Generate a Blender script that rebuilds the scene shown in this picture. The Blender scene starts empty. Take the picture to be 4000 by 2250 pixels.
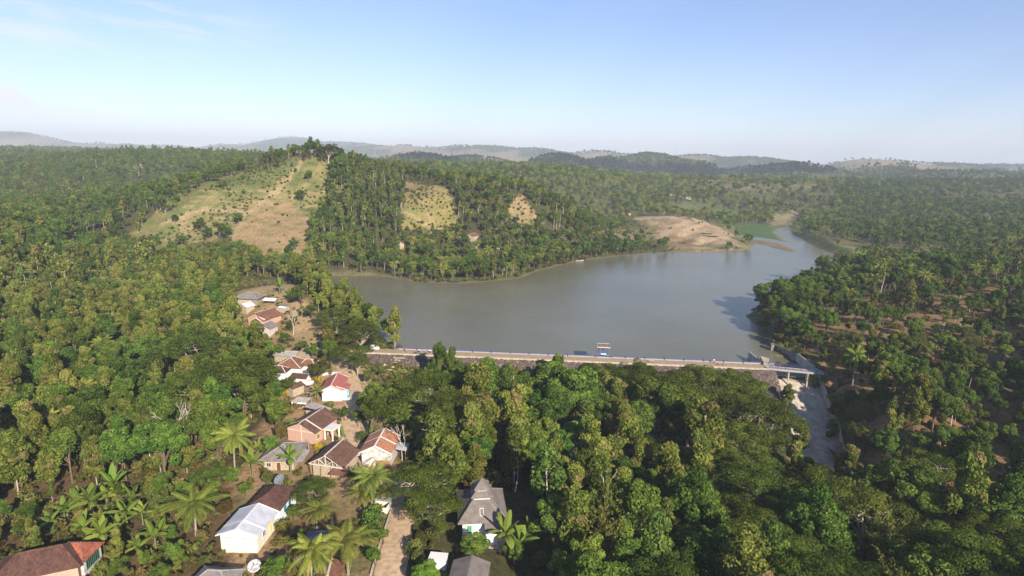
import bpy, bmesh, math, random
import numpy as np
from mathutils import Vector, Matrix
R = math.radians
scene = bpy.context.scene
COL = scene.collection

# ---------------------------------------------------------------- camera
CAM_H = 70.0
PITCH, ROLL, HFOV = 12.3, 1.1, 82.0
cam_data = bpy.data.cameras.new("camera")
cam = bpy.data.objects.new("camera", cam_data)
COL.objects.link(cam)
cam_data.sensor_width = 36
cam_data.angle = R(HFOV)
cam_data.clip_start = 0.5
cam_data.clip_end = 60000
CM = Matrix.Rotation(R(90 - PITCH), 4, 'X') @ Matrix.Rotation(R(ROLL), 4, 'Z')
cam.matrix_world = Matrix.Translation((0, 0, CAM_H)) @ CM
scene.camera = cam

# ---------------------------------------------------------------- sky, sun, exposure
SUN_EL, SUN_AZ = 27.0, 152.0       # azimuth clockwise from +Y: the sun stands behind and to the right of the camera
world = bpy.data.worlds.new("World"); scene.world = world; world.use_nodes = True
wn, wl = world.node_tree.nodes, world.node_tree.links
wn.clear()
wo = wn.new('ShaderNodeOutputWorld'); bg = wn.new('ShaderNodeBackground')
sky = wn.new('ShaderNodeTexSky'); sky.sky_type = 'NISHITA'; sky.sun_disc = False
sky.sun_elevation = R(SUN_EL); sky.sun_rotation = R(SUN_AZ)
sky.altitude = 0; sky.air_density = 1.0; sky.dust_density = 0.1; sky.ozone_density = 4.5
bg.inputs['Strength'].default_value = 0.070
# thin cirrus streaks and one small cumulus bank low on the left, fixed in the sky's own directions
tc = wn.new('ShaderNodeTexCoord')
sepd = wn.new('ShaderNodeSeparateXYZ'); wl.new(tc.outputs['Generated'], sepd.inputs[0])
skt = wn.new('ShaderNodeMixRGB'); skt.blend_type = 'MULTIPLY'; skt.inputs[0].default_value = 1; skt.inputs[2].default_value = (1.11, .985, 1.07, 1); wl.new(sky.outputs[0], skt.inputs[1])
def wmath(op, a, b=None, c=None):
    n = wn.new('ShaderNodeMath'); n.operation = op
    for i, v in enumerate((a, b, c)):
        if v is None: continue
        if isinstance(v, (int, float)): n.inputs[i].default_value = v
        else: wl.new(v, n.inputs[i])
    return n.outputs[0]
az = wmath('ARCTAN2', sepd.outputs[0], sepd.outputs[1])
el = wmath('ARCSINE', sepd.outputs[2])
def wrange(v, a, b, to0=0.0, to1=1.0):
    n = wn.new('ShaderNodeMapRange'); n.interpolation_type = 'SMOOTHSTEP'
    wl.new(v, n.inputs[0]); n.inputs[1].default_value = a; n.inputs[2].default_value = b
    n.inputs[3].default_value = to0; n.inputs[4].default_value = to1
    return n.outputs[0]
cmb = wn.new('ShaderNodeCombineXYZ')
wl.new(wmath('MULTIPLY', az, 5.0), cmb.inputs[0]); wl.new(wmath('MULTIPLY', wmath('ADD', el, wmath('MULTIPLY', az, 0.10)), 34.0), cmb.inputs[1])
nz = wn.new('ShaderNodeTexNoise'); nz.inputs['Scale'].default_value = 1.3; nz.inputs['Detail'].default_value = 7; nz.inputs['Roughness'].default_value = 0.6
wl.new(cmb.outputs[0], nz.inputs['Vector'])
cir = wmath('MULTIPLY', wrange(nz.outputs[0], 0.44, 0.70), wmath('MULTIPLY', wrange(az, -0.30, -0.50), wmath('MULTIPLY', wrange(el, 0.10, 0.16), wrange(el, 0.225, 0.17))))
cmb2 = wn.new('ShaderNodeCombineXYZ')
wl.new(wmath('MULTIPLY', az, 26.0), cmb2.inputs[0]); wl.new(wmath('MULTIPLY', el, 44.0), cmb2.inputs[1]); cmb2.inputs[2].default_value = 3.7
nz2 = wn.new('ShaderNodeTexNoise'); nz2.inputs['Scale'].default_value = 1.0; nz2.inputs['Detail'].default_value = 8; nz2.inputs['Roughness'].default_value = 0.62
wl.new(cmb2.outputs[0], nz2.inputs['Vector'])
cum_h = wmath('SUBTRACT', wmath('ADD', 0.062, wmath('MULTIPLY', wrange(az, -0.58, -0.74), 0.030)), wmath('MULTIPLY', wmath('SUBTRACT', 0.55, nz2.outputs[0]), 0.16))
cum = wmath('MULTIPLY', wrange(wmath('SUBTRACT', cum_h, el), -0.004, 0.008), wmath('MULTIPLY', wrange(az, -0.56, -0.72), wmath('MULTIPLY', wrange(el, 0.030, 0.062), wrange(nz2.outputs[0], 0.30, 0.52))))
mix1 = wn.new('ShaderNodeMixRGB'); wl.new(wmath('MULTIPLY', cir, 0.6), mix1.inputs[0]); wl.new(skt.outputs[0], mix1.inputs[1]); mix1.inputs[2].default_value = (6.6, 6.2, 6.8, 1)
mix2 = wn.new('ShaderNodeMixRGB'); wl.new(wmath('MULTIPLY', cum, 0.70), mix2.inputs[0]); wl.new(mix1.outputs[0], mix2.inputs[1]); mix2.inputs[2].default_value = (7.4, 6.2, 6.2, 1)
wl.new(mix2.outputs[0], bg.inputs[0]); wl.new(bg.outputs[0], wo.inputs[0])

sun_data = bpy.data.lights.new("sun", 'SUN'); sun_data.energy = 4.2; sun_data.angle = R(0.55); sun_data.color = (1.0, 0.89, 0.74)
sun = bpy.data.objects.new("sun", sun_data); COL.objects.link(sun)
S = Vector((math.sin(R(SUN_AZ)) * math.cos(R(SUN_EL)), math.cos(R(SUN_AZ)) * math.cos(R(SUN_EL)), math.sin(R(SUN_EL))))
sun.rotation_euler = S.to_track_quat('Z', 'Y').to_euler(); sun.location = S * 500

scene.view_settings.view_transform = 'Standard'; scene.view_settings.look = 'None'
scene.view_settings.exposure = 1.2; scene.view_settings.gamma = 1
scene.render.engine = 'CYCLES'
cy = scene.cycles
cy.use_denoising = True; cy.max_bounces = 5; cy.diffuse_bounces = 2; cy.glossy_bounces = 2; cy.transmission_bounces = 2
cy.transparent_max_bounces = 6; cy.volume_bounces = 0; cy.use_adaptive_sampling = True; cy.adaptive_threshold = 0.01
cy.caustics_reflective = False; cy.caustics_refractive = False; cy.sample_clamp_indirect = 6

# ---------------------------------------------------------------- helpers
CMn = np.array(CM.to_3x3())
FPX = 2000 / math.tan(R(HFOV / 2))
def ray(px, py):
    """direction through a point of the 4000 x 2250 photograph, measured once to find where things stand"""
    return CMn @ np.array([(px - 2000) / FPX, -(py - 1125) / FPX, -1.0])
def P(px, py, z):
    d = ray(px, py); t = (z - CAM_H) / d[2]
    return np.array([0, 0, CAM_H]) + t * d
def D(px, py, y):
    d = ray(px, py); t = y / d[1]
    return np.array([0, 0, CAM_H]) + t * d
def proj(x, y, z):
    v = np.stack([x, y, z - CAM_H], -1) @ CMn
    w = np.maximum(-v[..., 2], 1e-3)
    return 2000 + FPX * v[..., 0] / w, 1125 - FPX * v[..., 1] / w

def obj(name, V, F, mat=None, parent=None, smooth=False, tint=None, loc=None):
    me = bpy.data.meshes.new(name)
    if isinstance(F, np.ndarray):
        n, k = F.shape
        me.vertices.add(len(V)); me.vertices.foreach_set('co', np.asarray(V, np.float32).ravel())
        me.loops.add(n * k); me.loops.foreach_set('vertex_index', F.astype(np.int32).ravel())
        me.polygons.add(n); me.polygons.foreach_set('loop_start', np.arange(0, n * k, k, dtype=np.int32))
        me.update(calc_edges=True)
    else:
        me.from_pydata([tuple(v) for v in V], [], F); me.update()
    if tint is not None:
        a = me.attributes.new('tint', 'FLOAT', 'FACE'); a.data.foreach_set('value', np.asarray(tint, np.float32))
    if smooth: me.polygons.foreach_set('use_smooth', np.ones(len(me.polygons), bool))
    if mat is not None: me.materials.append(mat)
    o = bpy.data.objects.new(name, me); COL.objects.link(o)
    if parent is not None: o.parent = parent
    if loc is not None: o.location = loc
    return o
def tag(o, label=None, cat=None, group=None, kind=None):
    if label: o['label'] = label
    if cat: o['category'] = cat
    if group: o['group'] = group
    if kind: o['kind'] = kind
    return o
def thing(name, label, cat, loc=(0, 0, 0), rz=0.0, group=None):
    o = bpy.data.objects.new(name, None); COL.objects.link(o)
    o.empty_display_size = 0.2
    o.location = loc; o.rotation_euler = (0, 0, rz)
    return tag(o, label, cat, group)
class MB:
    """collects simple shapes into one mesh"""
    def __init__(s): s.v = []; s.f = []
    def add(s, V, F):
        b = len(s.v); s.v += [tuple(float(c) for c in q) for q in V]; s.f += [tuple(i + b for i in q) for q in F]; return s
    def box(s, x0, x1, y0, y1, z0, z1):
        return s.add([(x0,y0,z0),(x1,y0,z0),(x1,y1,z0),(x0,y1,z0),(x0,y0,z1),(x1,y0,z1),(x1,y1,z1),(x0,y1,z1)],
                     [(0,3,2,1),(4,5,6,7),(0,1,5,4),(1,2,6,5),(2,3,7,6),(3,0,4,7)])
    def beam(s, a, b, w, h=None):
        a, b = Vector(a), Vector(b); h = h or w
        d = (b - a).normalized(); u = d.cross(Vector((0, 0, 1)))
        if u.length < 1e-3: u = Vector((1, 0, 0))
        u = u.normalized() * w / 2; v = u.normalized().cross(d) * h / 2
        V = [a-u-v, a+u-v, a+u+v, a-u+v, b-u-v, b+u-v, b+u+v, b-u+v]
        return s.add(V, [(0,3,2,1),(4,5,6,7),(0,1,5,4),(1,2,6,5),(2,3,7,6),(3,0,4,7)])
    def tube(s, pts, rad, n=6, cap=True):
        pts = [Vector(p) for p in pts]; V = []; F = []
        for i, p in enumerate(pts):
            d = (pts[min(i+1, len(pts)-1)] - pts[max(i-1, 0)]).normalized()
            u = d.orthogonal().normalized() if i == 0 else (u - d * u.dot(d)).normalized()
            w = d.cross(u)
            for k in range(n):
                a = 2 * math.pi * k / n; V.append(p + (u * math.cos(a) + w * math.sin(a)) * rad[i])
        for i in range(len(pts) - 1):
            for k in range(n): F.append((i*n+k, i*n+(k+1) % n, (i+1)*n+(k+1) % n, (i+1)*n+k))
        if cap: F += [tuple(range(n))[::-1], tuple((len(pts)-1)*n + k for k in range(n))]
        return s.add(V, F)
    def slab(s, quad, t):
        """a flat plate: quad counter-clockwise seen from above, thickness t downward along its normal"""
        q = [Vector(p) for p in quad]; n = Vector((0, 0, 0))
        for i in range(len(q)): n += (q[i] - q[0]).cross(q[(i + 1) % len(q)] - q[0])
        n.normalize(); m = len(q)
        V = q + [p - n * t for p in q]
        return s.add(V, [tuple(range(m)), tuple(range(2*m-1, m-1, -1))] + [(i, m+i, m+(i+1) % m, (i+1) % m) for i in range(m)])
    def build(s, name, mat, parent=None, smooth=False, loc=None):
        return obj(name, s.v, s.f, mat, parent, smooth, None, loc)

# numpy value noise
_rs = np.random.RandomState(7); _tab = _rs.rand(256, 256)
def vnoise(x, y):
    xi, yi = np.floor(x).astype(int), np.floor(y).astype(int); fx, fy = x - xi, y - yi
    fx = fx*fx*(3-2*fx); fy = fy*fy*(3-2*fy)
    g = lambda a, b: _tab[a & 255, b & 255]
    return (g(xi,yi)*(1-fx)+g(xi+1,yi)*fx)*(1-fy) + (g(xi,yi+1)*(1-fx)+g(xi+1,yi+1)*fx)*fy
def fbm(x, y, s, o=4, seed=0):
    x = np.asarray(x, float) / s + seed * 17.3; y = np.asarray(y, float) / s + seed * 9.1; t = 0; a = 1; n = 0
    for _ in range(o):
        t = t + a * vnoise(x, y); n += a; a *= 0.5; x = x * 2.03 + 5.1; y = y * 2.03 + 1.7
    return t / n
def inpoly(px, py, poly):
    ins = np.zeros(np.shape(px), bool); n = len(poly)
    for i in range(n):
        x0, y0 = poly[i]; x1, y1 = poly[(i+1) % n]
        if y0 == y1: continue
        c = ((y0 > py) != (y1 > py)) & (px < (x1-x0)*(py-y0)/(y1-y0)+x0); ins ^= c
    return ins
def segdist(px, py, poly, closed=True):
    d = np.full(np.shape(px), 1e9); n = len(poly)
    for i in range(n if closed else n - 1):
        x0, y0 = poly[i]; x1, y1 = poly[(i+1) % n]; dx, dy = x1-x0, y1-y0
        t = np.clip(((px-x0)*dx+(py-y0)*dy)/(dx*dx+dy*dy+1e-9), 0, 1)
        d = np.minimum(d, np.hypot(px-x0-t*dx, py-y0-t*dy))
    return d
def sdist(px, py, poly):
    d = segdist(px, py, poly); return np.where(inpoly(px, py, poly), -d, d)
def srgb(r, g, b):
    return tuple(((c/255/12.92) if c/255 <= 0.04045 else ((c/255+0.055)/1.055)**2.4) for c in (r, g, b)) + (1.0,)

# ---------------------------------------------------------------- shape of the land (metres; water level z = 0)
def W(l, z=0.0): return [tuple(P(a, b, z)[:2]) for a, b in l]
DAM_A, DAM_B = P(1440, 1368, 3)[:2], P(3015, 1432, 3)[:2]      # crest ends
LAKE = W([(1270,1072),(1330,1078),(1450,1075),(1520,1082),(1580,1095),(1650,1103),(1790,1108),(1900,1100),(2030,1088),(2060,1075),
          (2090,1062),(2190,1035),(2290,1015),(2420,1000),(2520,992),(2640,985),(2800,986),(2900,978),(2935,966),(2946,953),
          (3010,958),(3085,952),(3050,930),(3020,908),(3040,893),(3075,886),(3090,895),(3085,908),(3130,932),(3180,960),(3240,985),
          (3300,1003),(3360,1020),(3270,1075),(3120,1135),(3010,1190),(2925,1228),(2915,1240),(2975,1262),(3025,1300),(3000,1340),
          (3020,1385),(3190,1470),(3120,1490),(2960,1468),(1600,1408),(1590,1372),(1540,1350),(1455,1338),(1380,1290),(1330,1210),(1280,1130),(1240,1090)])
STREAM = W([(2885,918),(2960,926),(3040,938),(3110,952),(3105,962),(3020,950),(2940,935),(2885,926)])
BAR = W([(2948,940),(3010,945),(3080,962),(3130,985),(3090,984),(3010,966),(2950,948)])
SAND_C = P(2700, 905, 9)[:2]
MEAD_W = W([(2870,885),(2960,870),(3130,842),(3135,885),(3120,935),(3095,955),(2950,958),(2880,930)], .5)
CP = []
def t_(px, py, z): CP.append(tuple(P(px, py, z)))
def d_(px, py, y): CP.append(tuple(D(px, py, y)))
for q in [(1500,2250,0),(1560,1960,0),(1350,1750,0.3),(1000,2200,0),(700,2250,-1),(1300,1560,1),(1345,1420,2.4),(1180,1470,1.0),(1250,1330,4),
          (1100,1350,3),(1000,1180,10),(1060,1115,11),(1100,1200,9),(1150,1290,5),(900,2050,-0.5),(1900,2050,-0.5),(1850,2200,-0.5),(2100,2150,-3),
          (0,2250,-2),(300,2000,-3),(0,1500,-2),(500,1600,-4),(800,1550,-2),(500,1300,-1),(300,1150,0),(0,1250,2),(600,1050,4),(850,1150,5),(850,1300,1),
          (1200,1050,3),(900,1000,8),(1180,1000,9),(600,965,9),(1500,1010,5),(1320,1010,8),(1900,1010,5),(2100,985,4),(2350,940,5),
          (1700,960,8),(2480,905,4),(2850,975,0.6),(2600,850,16),(2700,862,15),(2800,905,9),(2900,880,1),(3050,860,2),(2700,820,5),(3200,900,4),(3350,985,4),
          (3600,900,10),(3900,900,14),(3500,1100,8),(3900,1100,13),(3150,1200,5),(3400,1300,7),(3700,1300,8),(4000,1300,9),(3400,1600,1.5),(3700,1700,1),(4000,1700,1),
          (3250,1500,1),(3300,1850,-8),(3600,2100,-6),(4000,2200,-2),(3050,1900,-12),(2700,2100,-9),(2300,2100,-5),(1700,1650,-3),(1650,1500,-1.5)]: t_(*q)
for q in [(1215,586,500),(1110,634,490),(1000,684,476),(870,695,462),(740,770,430),(600,900,400),(900,810,425),(1130,800,440),(1000,900,395),
          (1330,650,500),(1480,712,492),(1600,742,480),(1720,716,475),(1700,850,425),(1580,850,420),(1400,820,440),(1300,750,460),(1830,712,480),(2000,760,475),(2120,800,470),
          (2250,850,480),(2000,880,425),(100,900,330),(300,850,420),(0,760,600),(300,760,620),(0,650,900),(0,600,1150),(400,618,950),(620,603,900),(800,640,820),(950,640,720),
          (500,760,560),(1750,668,900),(2200,700,900),(2600,735,1000),(2200,660,1200),(3000,720,1050),(3500,760,950),(4000,780,900),(3900,715,1250)]: d_(*q)
CP += [(-130,660,38,),(0,640,14),(90,620,10),(-260,640,30),(-60,570,45),(60,540,20),(-60,30,-1),(-200,0,-2),(60,40,-4),(200,0,-3),(0,-150,0),(-300,-150,0),(300,-150,-5),
       (20,184,-7),(60,182,-8),(90,180,-8),(40,160,-11),(80,150,-13),(10,150,-8),(70,120,-12),(40,110,-8),(105,120,-12),(130,150,-1),(118,186,1),(135,200,4),(118,215,2.5),(-10,186,-3),(-40,188,-0.5)]
# middle distance and the far ridges
FAR = [(-1500,1500,62),(-800,1500,45),(-300,1400,30),(200,1500,16),(900,1500,16),(-2400,2600,60),(-900,2600,35),(600,2500,22),(2500,2500,22)]
CP += FAR
for q in [(1250,622,1700),(1000,608,2000),(700,602,2200)]: d_(*q)
CP += [(-9000,9000,55),(0,9500,50),(9000,9000,50),(-5000,2500,50),(5000,2500,30),(-3000,500,30),(3000,500,20),(0,3200,25),(1500,2700,22),(-2500,3800,40),(2600,2700,22),(600,1900,20),(1500,1900,18),(2300,1900,18),(0,2100,22),(0,5000,30),(3500,4500,25),(-1500,5500,45)]
CP = np.array(CP)
def _lp(x, y):
    X, Y = np.asarray(x, float), np.asarray(y, float) + 160
    r = np.hypot(X, Y) + 20; return np.arctan2(X, Y) * 3.2, np.log(r) * 3.2
_cu, _cv = _lp(CP[:, 0], CP[:, 1])
_ph = lambda d: np.sqrt(d*d + 0.02)
_A = _ph(np.hypot(_cu[:, None]-_cu[None], _cv[:, None]-_cv[None])) - np.eye(len(CP)) * 0.012
_n = len(CP); _K = np.zeros((_n+1, _n+1)); _K[:_n, :_n] = _A; _K[_n, :_n] = 1; _K[:_n, _n] = 1
_w = np.linalg.solve(_K, np.append(CP[:, 2], 0))
SPILL = [np.array(q, float) for q in [(96,206),(95.5,188),(95,180),(94.5,172),(92,163),(88,150),(82,135)]]
SPZ = [-1.5, -1.0, -5.5, -9.8, -12.5, -14, -14.5]; SPW = [8.5, 7.6, 7.5, 7.2, 6.6, 6, 5.5]   # centre line of the spillway
HILLS = [(1650,598,1900,170),(1850,605,2000,200),(2180,596,2000,130),(2370,610,2100,150),(2540,597,2200,170),(2700,622,2100,110),(3130,631,1900,170),(2960,645,1900,130),(3490,632,2000,160),(3760,662,1700,260),(1250,612,1700,200),(4050,650,2100,200),
         (40,512,5200,150),(-260,530,5200,200),(215,556,5200,110),(390,552,5500,100),(500,560,5600,100),(700,562,5700,120),(940,556,6200,130),(1130,528,6300,120),(1310,552,6000,260),(1600,564,5200,260),(1860,565,4800,230),(2060,576,4500,180),(2330,584,4200,140),
         (2480,596,4000,110),(2720,598,3800,130),(2930,606,3600,150),(3100,622,3400,130),(3400,610,3200,150),(3560,622,3200,110),(3720,630,3200,180),(3930,640,3400,200),(4250,640,3400,250)]
def raw_h(x, y):
    x = np.asarray(x, float); y = np.asarray(y, float); sh = x.shape; x = x.ravel(); y = y.ravel(); out = np.empty(x.shape)
    for i in range(0, len(x), 20000):
        u, v = _lp(x[i:i+20000], y[i:i+20000])
        out[i:i+20000] = _ph(np.hypot(u[:, None]-_cu[None], v[:, None]-_cv[None])) @ _w[:_n] + _w[_n]
    r = np.hypot(x, y)
    amp = np.interp(r, [0, 250, 500, 1200, 2500, 5000, 9000], [0.3, 0.8, 2, 7, 16, 34, 30])
    out = out + amp * (fbm(x, y, 60, 3, 1) - .5) * np.interp(r, [0, 900, 2000], [1, .8, .3]) + amp * (fbm(x, y, 420, 4, 2) - .5) * np.interp(r, [0, 500, 1500], [0, .5, 1.6])
    for px_, py_, y_, wd_ in HILLS:
        c_ = D(px_, py_, y_); zt = c_[2] - (9 if y_ < 2600 else 16); rx = wd_/FPX*y_*(1.45 if y_ > 2600 else 1.15); ry = rx*.8+60; g = np.exp(-(((x-c_[0])/rx)**2+((y-c_[1])/ry)**2)/1.6)
        k = g > .02; n_ = (fbm(x[k], y[k], rx*.45, 4, 41)-.5)*(.5*zt*(1-g[k]*.8)); out[k] = np.maximum(out[k], zt*g[k]+n_)
    sd = sdist(x, y, LAKE); sd2 = sdist(x, y, STREAM); sd3 = sdist(x, y, BAR)
    up = (y > 200)
    floor_ = np.where(up & (x > -140) & (x < 420) & (y < 760), 0.12 + np.clip(sd, 0, 12) * 0.09, -99)
    out = np.maximum(out, floor_)
    near = np.clip(sd / 14, 0, 1); out = np.where((sd >= 0) & up, np.minimum(out, 0.35 + sd * 0.55 + np.clip(sd - 14, 0, 1e9) * 2), out)
    out = np.where(sd < 0, -np.minimum(3.5, 0.05 - sd * 0.22), out)
    out = np.where(y > 400, np.minimum(out, .35 + np.maximum(sdist(x, y, MEAD_W), 0) * .35), out)
    out = np.where(y > 400, out + np.exp(-((x-SAND_C[0])**2+(y-SAND_C[1])**2)/2600.)*(fbm(x, y, 22, 4, 61)-.5)*7*np.clip(sd/15, 0, 1), out)
    out = np.where(sd2 < 0, -0.3, out); out = np.where(sd3 < 0, 0.16, out)
    # under the dam and the spillway the soil stays below the built slopes
    ax, ay = DAM_A; bx, by = DAM_B
    t = ((x-ax)*(bx-ax)+(y-ay)*(by-ay))/((bx-ax)**2+(by-ay)**2); off = ((x-ax)*(by-ay)-(y-ay)*(bx-ax))/math.hypot(bx-ax, by-ay)
    m = (t > -0.01) & (t < 1.16) & (off > -5) & (off < 7)
    out = np.where(m & (off > -5), np.minimum(out, 1.6 - np.clip(off, 0, 99) * 0.75), out)
    ds = segdist(x, y, SPILL, False)
    cz = np.interp(y, [q[1] for q in SPILL[::-1]], SPZ[::-1])
    out = np.where((ds >= 9.5) & (ds < 19) & (x > 92) & (y < 200) & (y > 120), np.minimum(out, cz + 2.8 + (ds-9.5)*1.1), out)
    out = np.where((ds < 9.5) & (y < 208) & (y > 130), np.minimum(out, cz - 1.2 + np.clip(ds - 7.5, 0, 2) * 2.0), out)
    return out.reshape(sh)
def axis(lo, hi, dn0, dn1, step, g):
    a = list(np.arange(dn0, dn1 + .1, step)); s = step; v = a[-1]
    while v < hi: s *= g; v += s; a.append(v)
    s = step; v = a[0]; b = []
    while v > lo: s *= g; v -= s; b.append(v)
    return np.array(b[::-1] + a)
GX = axis(-11000, 11000, -260, 330, 2.5, 1.035); GY = axis(-260, 13000, 60, 560, 2.5, 1.03)
HX, HY = np.meshgrid(GX, GY); HZ = raw_h(HX, HY)
def h(x, y):
    x = np.asarray(x, float); y = np.asarray(y, float)
    i = np.clip(np.searchsorted(GX, x) - 1, 0, len(GX)-2); j = np.clip(np.searchsorted(GY, y) - 1, 0, len(GY)-2)
    fx = (x-GX[i])/(GX[i+1]-GX[i]); fy = (y-GY[j])/(GY[j+1]-GY[j])
    return (HZ[j,i]*(1-fx)+HZ[j,i+1]*fx)*(1-fy)+(HZ[j+1,i]*(1-fx)+HZ[j+1,i+1]*fx)*fy
def hit(px, py):
    """where the line of sight through a photo point meets the land"""
    d = ray(px, py); t = np.linspace(60, 900, 4000); x = t*d[0]; y = t*d[1]; z = CAM_H+t*d[2]
    b = z < h(x, y); k = int(np.argmax(b)) if b.any() else len(t)-1
    return np.array([x[k], y[k], float(h(x[k], y[k]))])
# ---------------------------------------------------------------- materials
def newmat(name):
    m = bpy.data.materials.new(name); m.use_nodes = True; nt = m.node_tree; nt.nodes.clear()
    o = nt.nodes.new('ShaderNodeOutputMaterial'); return m, nt, o
def nd(nt, t, **kw):
    n = nt.nodes.new(t)
    for k, v in kw.items():
        if k.startswith('i_'): n.inputs[k[2:].replace('_', ' ')].default_value = v
        else: setattr(n, k, v)
    return n
def ramp(nt, src, stops):
    r = nt.nodes.new('ShaderNodeValToRGB'); e = r.color_ramp.elements
    while len(e) > 1: e.remove(e[-1])
    e[0].position = stops[0][0]; e[0].color = tuple(stops[0][1]) + (1,) if len(stops[0][1]) == 3 else stops[0][1]
    for p, c in stops[1:]:
        q = e.new(p); q.color = tuple(c) + (1,) if len(c) == 3 else c
    nt.links.new(src, r.inputs[0]); return r.outputs[0]
def surf(name, col, rough=0.8, scale=3.0, var=0.25, bump=0.15, col2=None, metal=0.0, detail=5, spec=0.3, wave=None, streak=False):
    """painted, cast or earthen surface: noise-varied colour, small bump; wave=(axis, scale, depth) adds corrugation or tile rows"""
    m, nt, o = newmat(name); L = nt.links
    b = nd(nt, 'ShaderNodeBsdfPrincipled'); b.inputs['Roughness'].default_value = rough; b.inputs['Metallic'].default_value = metal
    b.inputs['Specular IOR Level'].default_value = spec
    tcn = nd(nt, 'ShaderNodeTexCoord'); n1 = nd(nt, 'ShaderNodeTexNoise'); n1.inputs['Scale'].default_value = scale; n1.inputs['Detail'].default_value = detail
    src = tcn.outputs['Object']
    if streak:
        mp = nd(nt, 'ShaderNodeMapping'); mp.inputs['Scale'].default_value = (1, 1, 0.18); L.new(src, mp.inputs[0]); L.new(mp.outputs[0], n1.inputs['Vector'])
    else: L.new(src, n1.inputs['Vector'])
    c = np.array(col[:3]); c2 = np.array(col2[:3]) if col2 is not None else c * (1 - var)
    out = ramp(nt, n1.outputs[0], [(0.32, tuple(c2)), (0.62, tuple(c))])
    hsrc = n1.outputs[0]
    if wave:
        ax, ws, wd = wave
        w = nd(nt, 'ShaderNodeTexWave'); w.wave_type = 'BANDS'; w.bands_direction = ax; w.inputs['Scale'].default_value = ws; w.inputs['Distortion'].default_value = 0.0
        L.new(tcn.outputs['Object'], w.inputs['Vector'])
        mx = nd(nt, 'ShaderNodeMixRGB', blend_type='MULTIPLY'); mx.inputs[0].default_value = wd; L.new(out, mx.inputs[1])
        L.new(ramp(nt, w.outputs[0], [(0.0, (.45, .45, .45)), (0.5, (1, 1, 1))]), mx.inputs[2]); out = mx.outputs[0]; hsrc = w.outputs[0]
    L.new(out, b.inputs['Base Color'])
    if bump:
        bp = nd(nt, 'ShaderNodeBump'); bp.inputs['Strength'].default_value = bump; bp.inputs['Distance'].default_value = 0.05; L.new(hsrc, bp.inputs['Height']); L.new(bp.outputs[0], b.inputs['Normal'])
    L.new(b.outputs[0], o.inputs[0]); return m

# ---------------------------------------------------------------- ground
PXX, PYY = proj(HX, HY, HZ)
_wx, _wy = fbm(HX, HY, 16, 4, 31)-.5, fbm(HX, HY, 16, 4, 37)-.5
_am = np.where((HY > 330) & (HY < 1300), 55, 30); PXX = PXX + _wx*_am*1.3; PYY = PYY + _wy*_am*.7
RR = np.hypot(HX, HY)
def reg(poly, y0=-1e9, y1=1e9): return inpoly(PXX, PYY, poly) & (HY > y0) & (HY < y1)
FIELD1 = [(1085,635),(1250,635),(1285,700),(1262,800),(1215,900),(1205,990),(1050,1000),(920,985),(905,925),(620,965),(560,930),(640,860),(760,760),(870,700),(1000,650)]
BROWN1 = [(985,800),(1120,770),(1215,860),(1205,985),(1060,995),(925,985),(905,925),(960,870)]
FIELD2 = [(1580,712),(1725,722),(1760,800),(1800,870),(1815,915),(1700,905),(1560,890),(1575,800)]
SANDH = [(2478,850),(2600,842),(2770,866),(2830,900),(2915,968),(2800,985),(2640,985),(2600,955),(2545,900)]
SPUR = [(1990,760),(2060,755),(2110,860),(2110,880),(2000,870)]
MEADOW = [(2855,880),(2960,868),(3020,885),(3045,895),(3025,905),(3060,935),(3090,950),(3020,945),(2900,925)]
BANKR = [(3090,905),(3130,912),(3250,955),(3350,985),(3355,1015),(3310,1010),(3230,985),(3150,945)]
MIDF = [(2560,800),(2760,790),(2900,830),(2860,850),(2700,845)]
MIDB = [(3010,838),(3130,835),(3130,880),(3010,885)]
ORCH = [(3230,1180),(4100,1080),(4100,1950),(3650,1900),(3350,1800),(3230,1500),(3120,1300)]
VILL = [(1520,2260),(1600,1900),(1480,1600),(1420,1380),(1290,1230),(1130,1100),(940,1090),(920,1250),(1060,1350),(1080,1560),(960,1780),(820,2080),(560,2260)]
c = np.zeros(HX.shape + (3,)); c[:] = (0.070, 0.064, 0.030)
def blend(mask, col, amt=1.0):
    m = (mask * amt)[..., None]; c[:] = c * (1 - m) + np.array(col) * m
c[RR > 500] = (0.082, 0.088, 0.036)
n1 = fbm(HX, HY, 22, 4, 3); n2 = fbm(HX, HY, 7, 3, 4); n3 = fbm(HX, HY, 160, 4, 5)
blend(np.clip((n1 - .5) * 5, 0, 1), (0.10, 0.11, 0.04), .8)
blend(np.clip((n3 - .52) * 6, 0, 1) * (RR > 500), (0.25, 0.20, 0.105), .8)
blend(np.clip((fbm(HX, HY, 300, 5, 8) - .50) * 8, 0, 1) * (RR > 2300), (0.27, 0.19, 0.12), .9)
m = reg(ORCH); blend(m, (0.235, 0.135, 0.075)); blend(m * np.clip((n2 - .5) * 5, 0, 1), (0.34, 0.22, 0.11), .8); blend(m * np.clip((n1 - .55) * 8, 0, 1), (0.11, 0.10, 0.04), .7)
m = reg(VILL, 0, 330); blend(m, (0.31, 0.205, 0.12)); blend(m * np.clip((n1 - .55) * 6, 0, 1), (0.12, 0.12, 0.045), .6); blend(m * np.clip((n2 - .56) * 9, 0, 1), (0.19, 0.115, 0.065), .7)
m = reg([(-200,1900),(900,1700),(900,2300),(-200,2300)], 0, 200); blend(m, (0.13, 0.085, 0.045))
m = reg([(1070,600),(1270,610),(1330,720),(1290,850),(1240,1010),(880,1010),(520,990),(480,920),(600,820),(720,720),(850,670),(980,620)], 330, 520); blend(m, (0.125, 0.135, 0.046)); blend(m * np.clip((n2 - .5) * 7, 0, 1), (0.19, 0.155, 0.075), .8)
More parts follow.
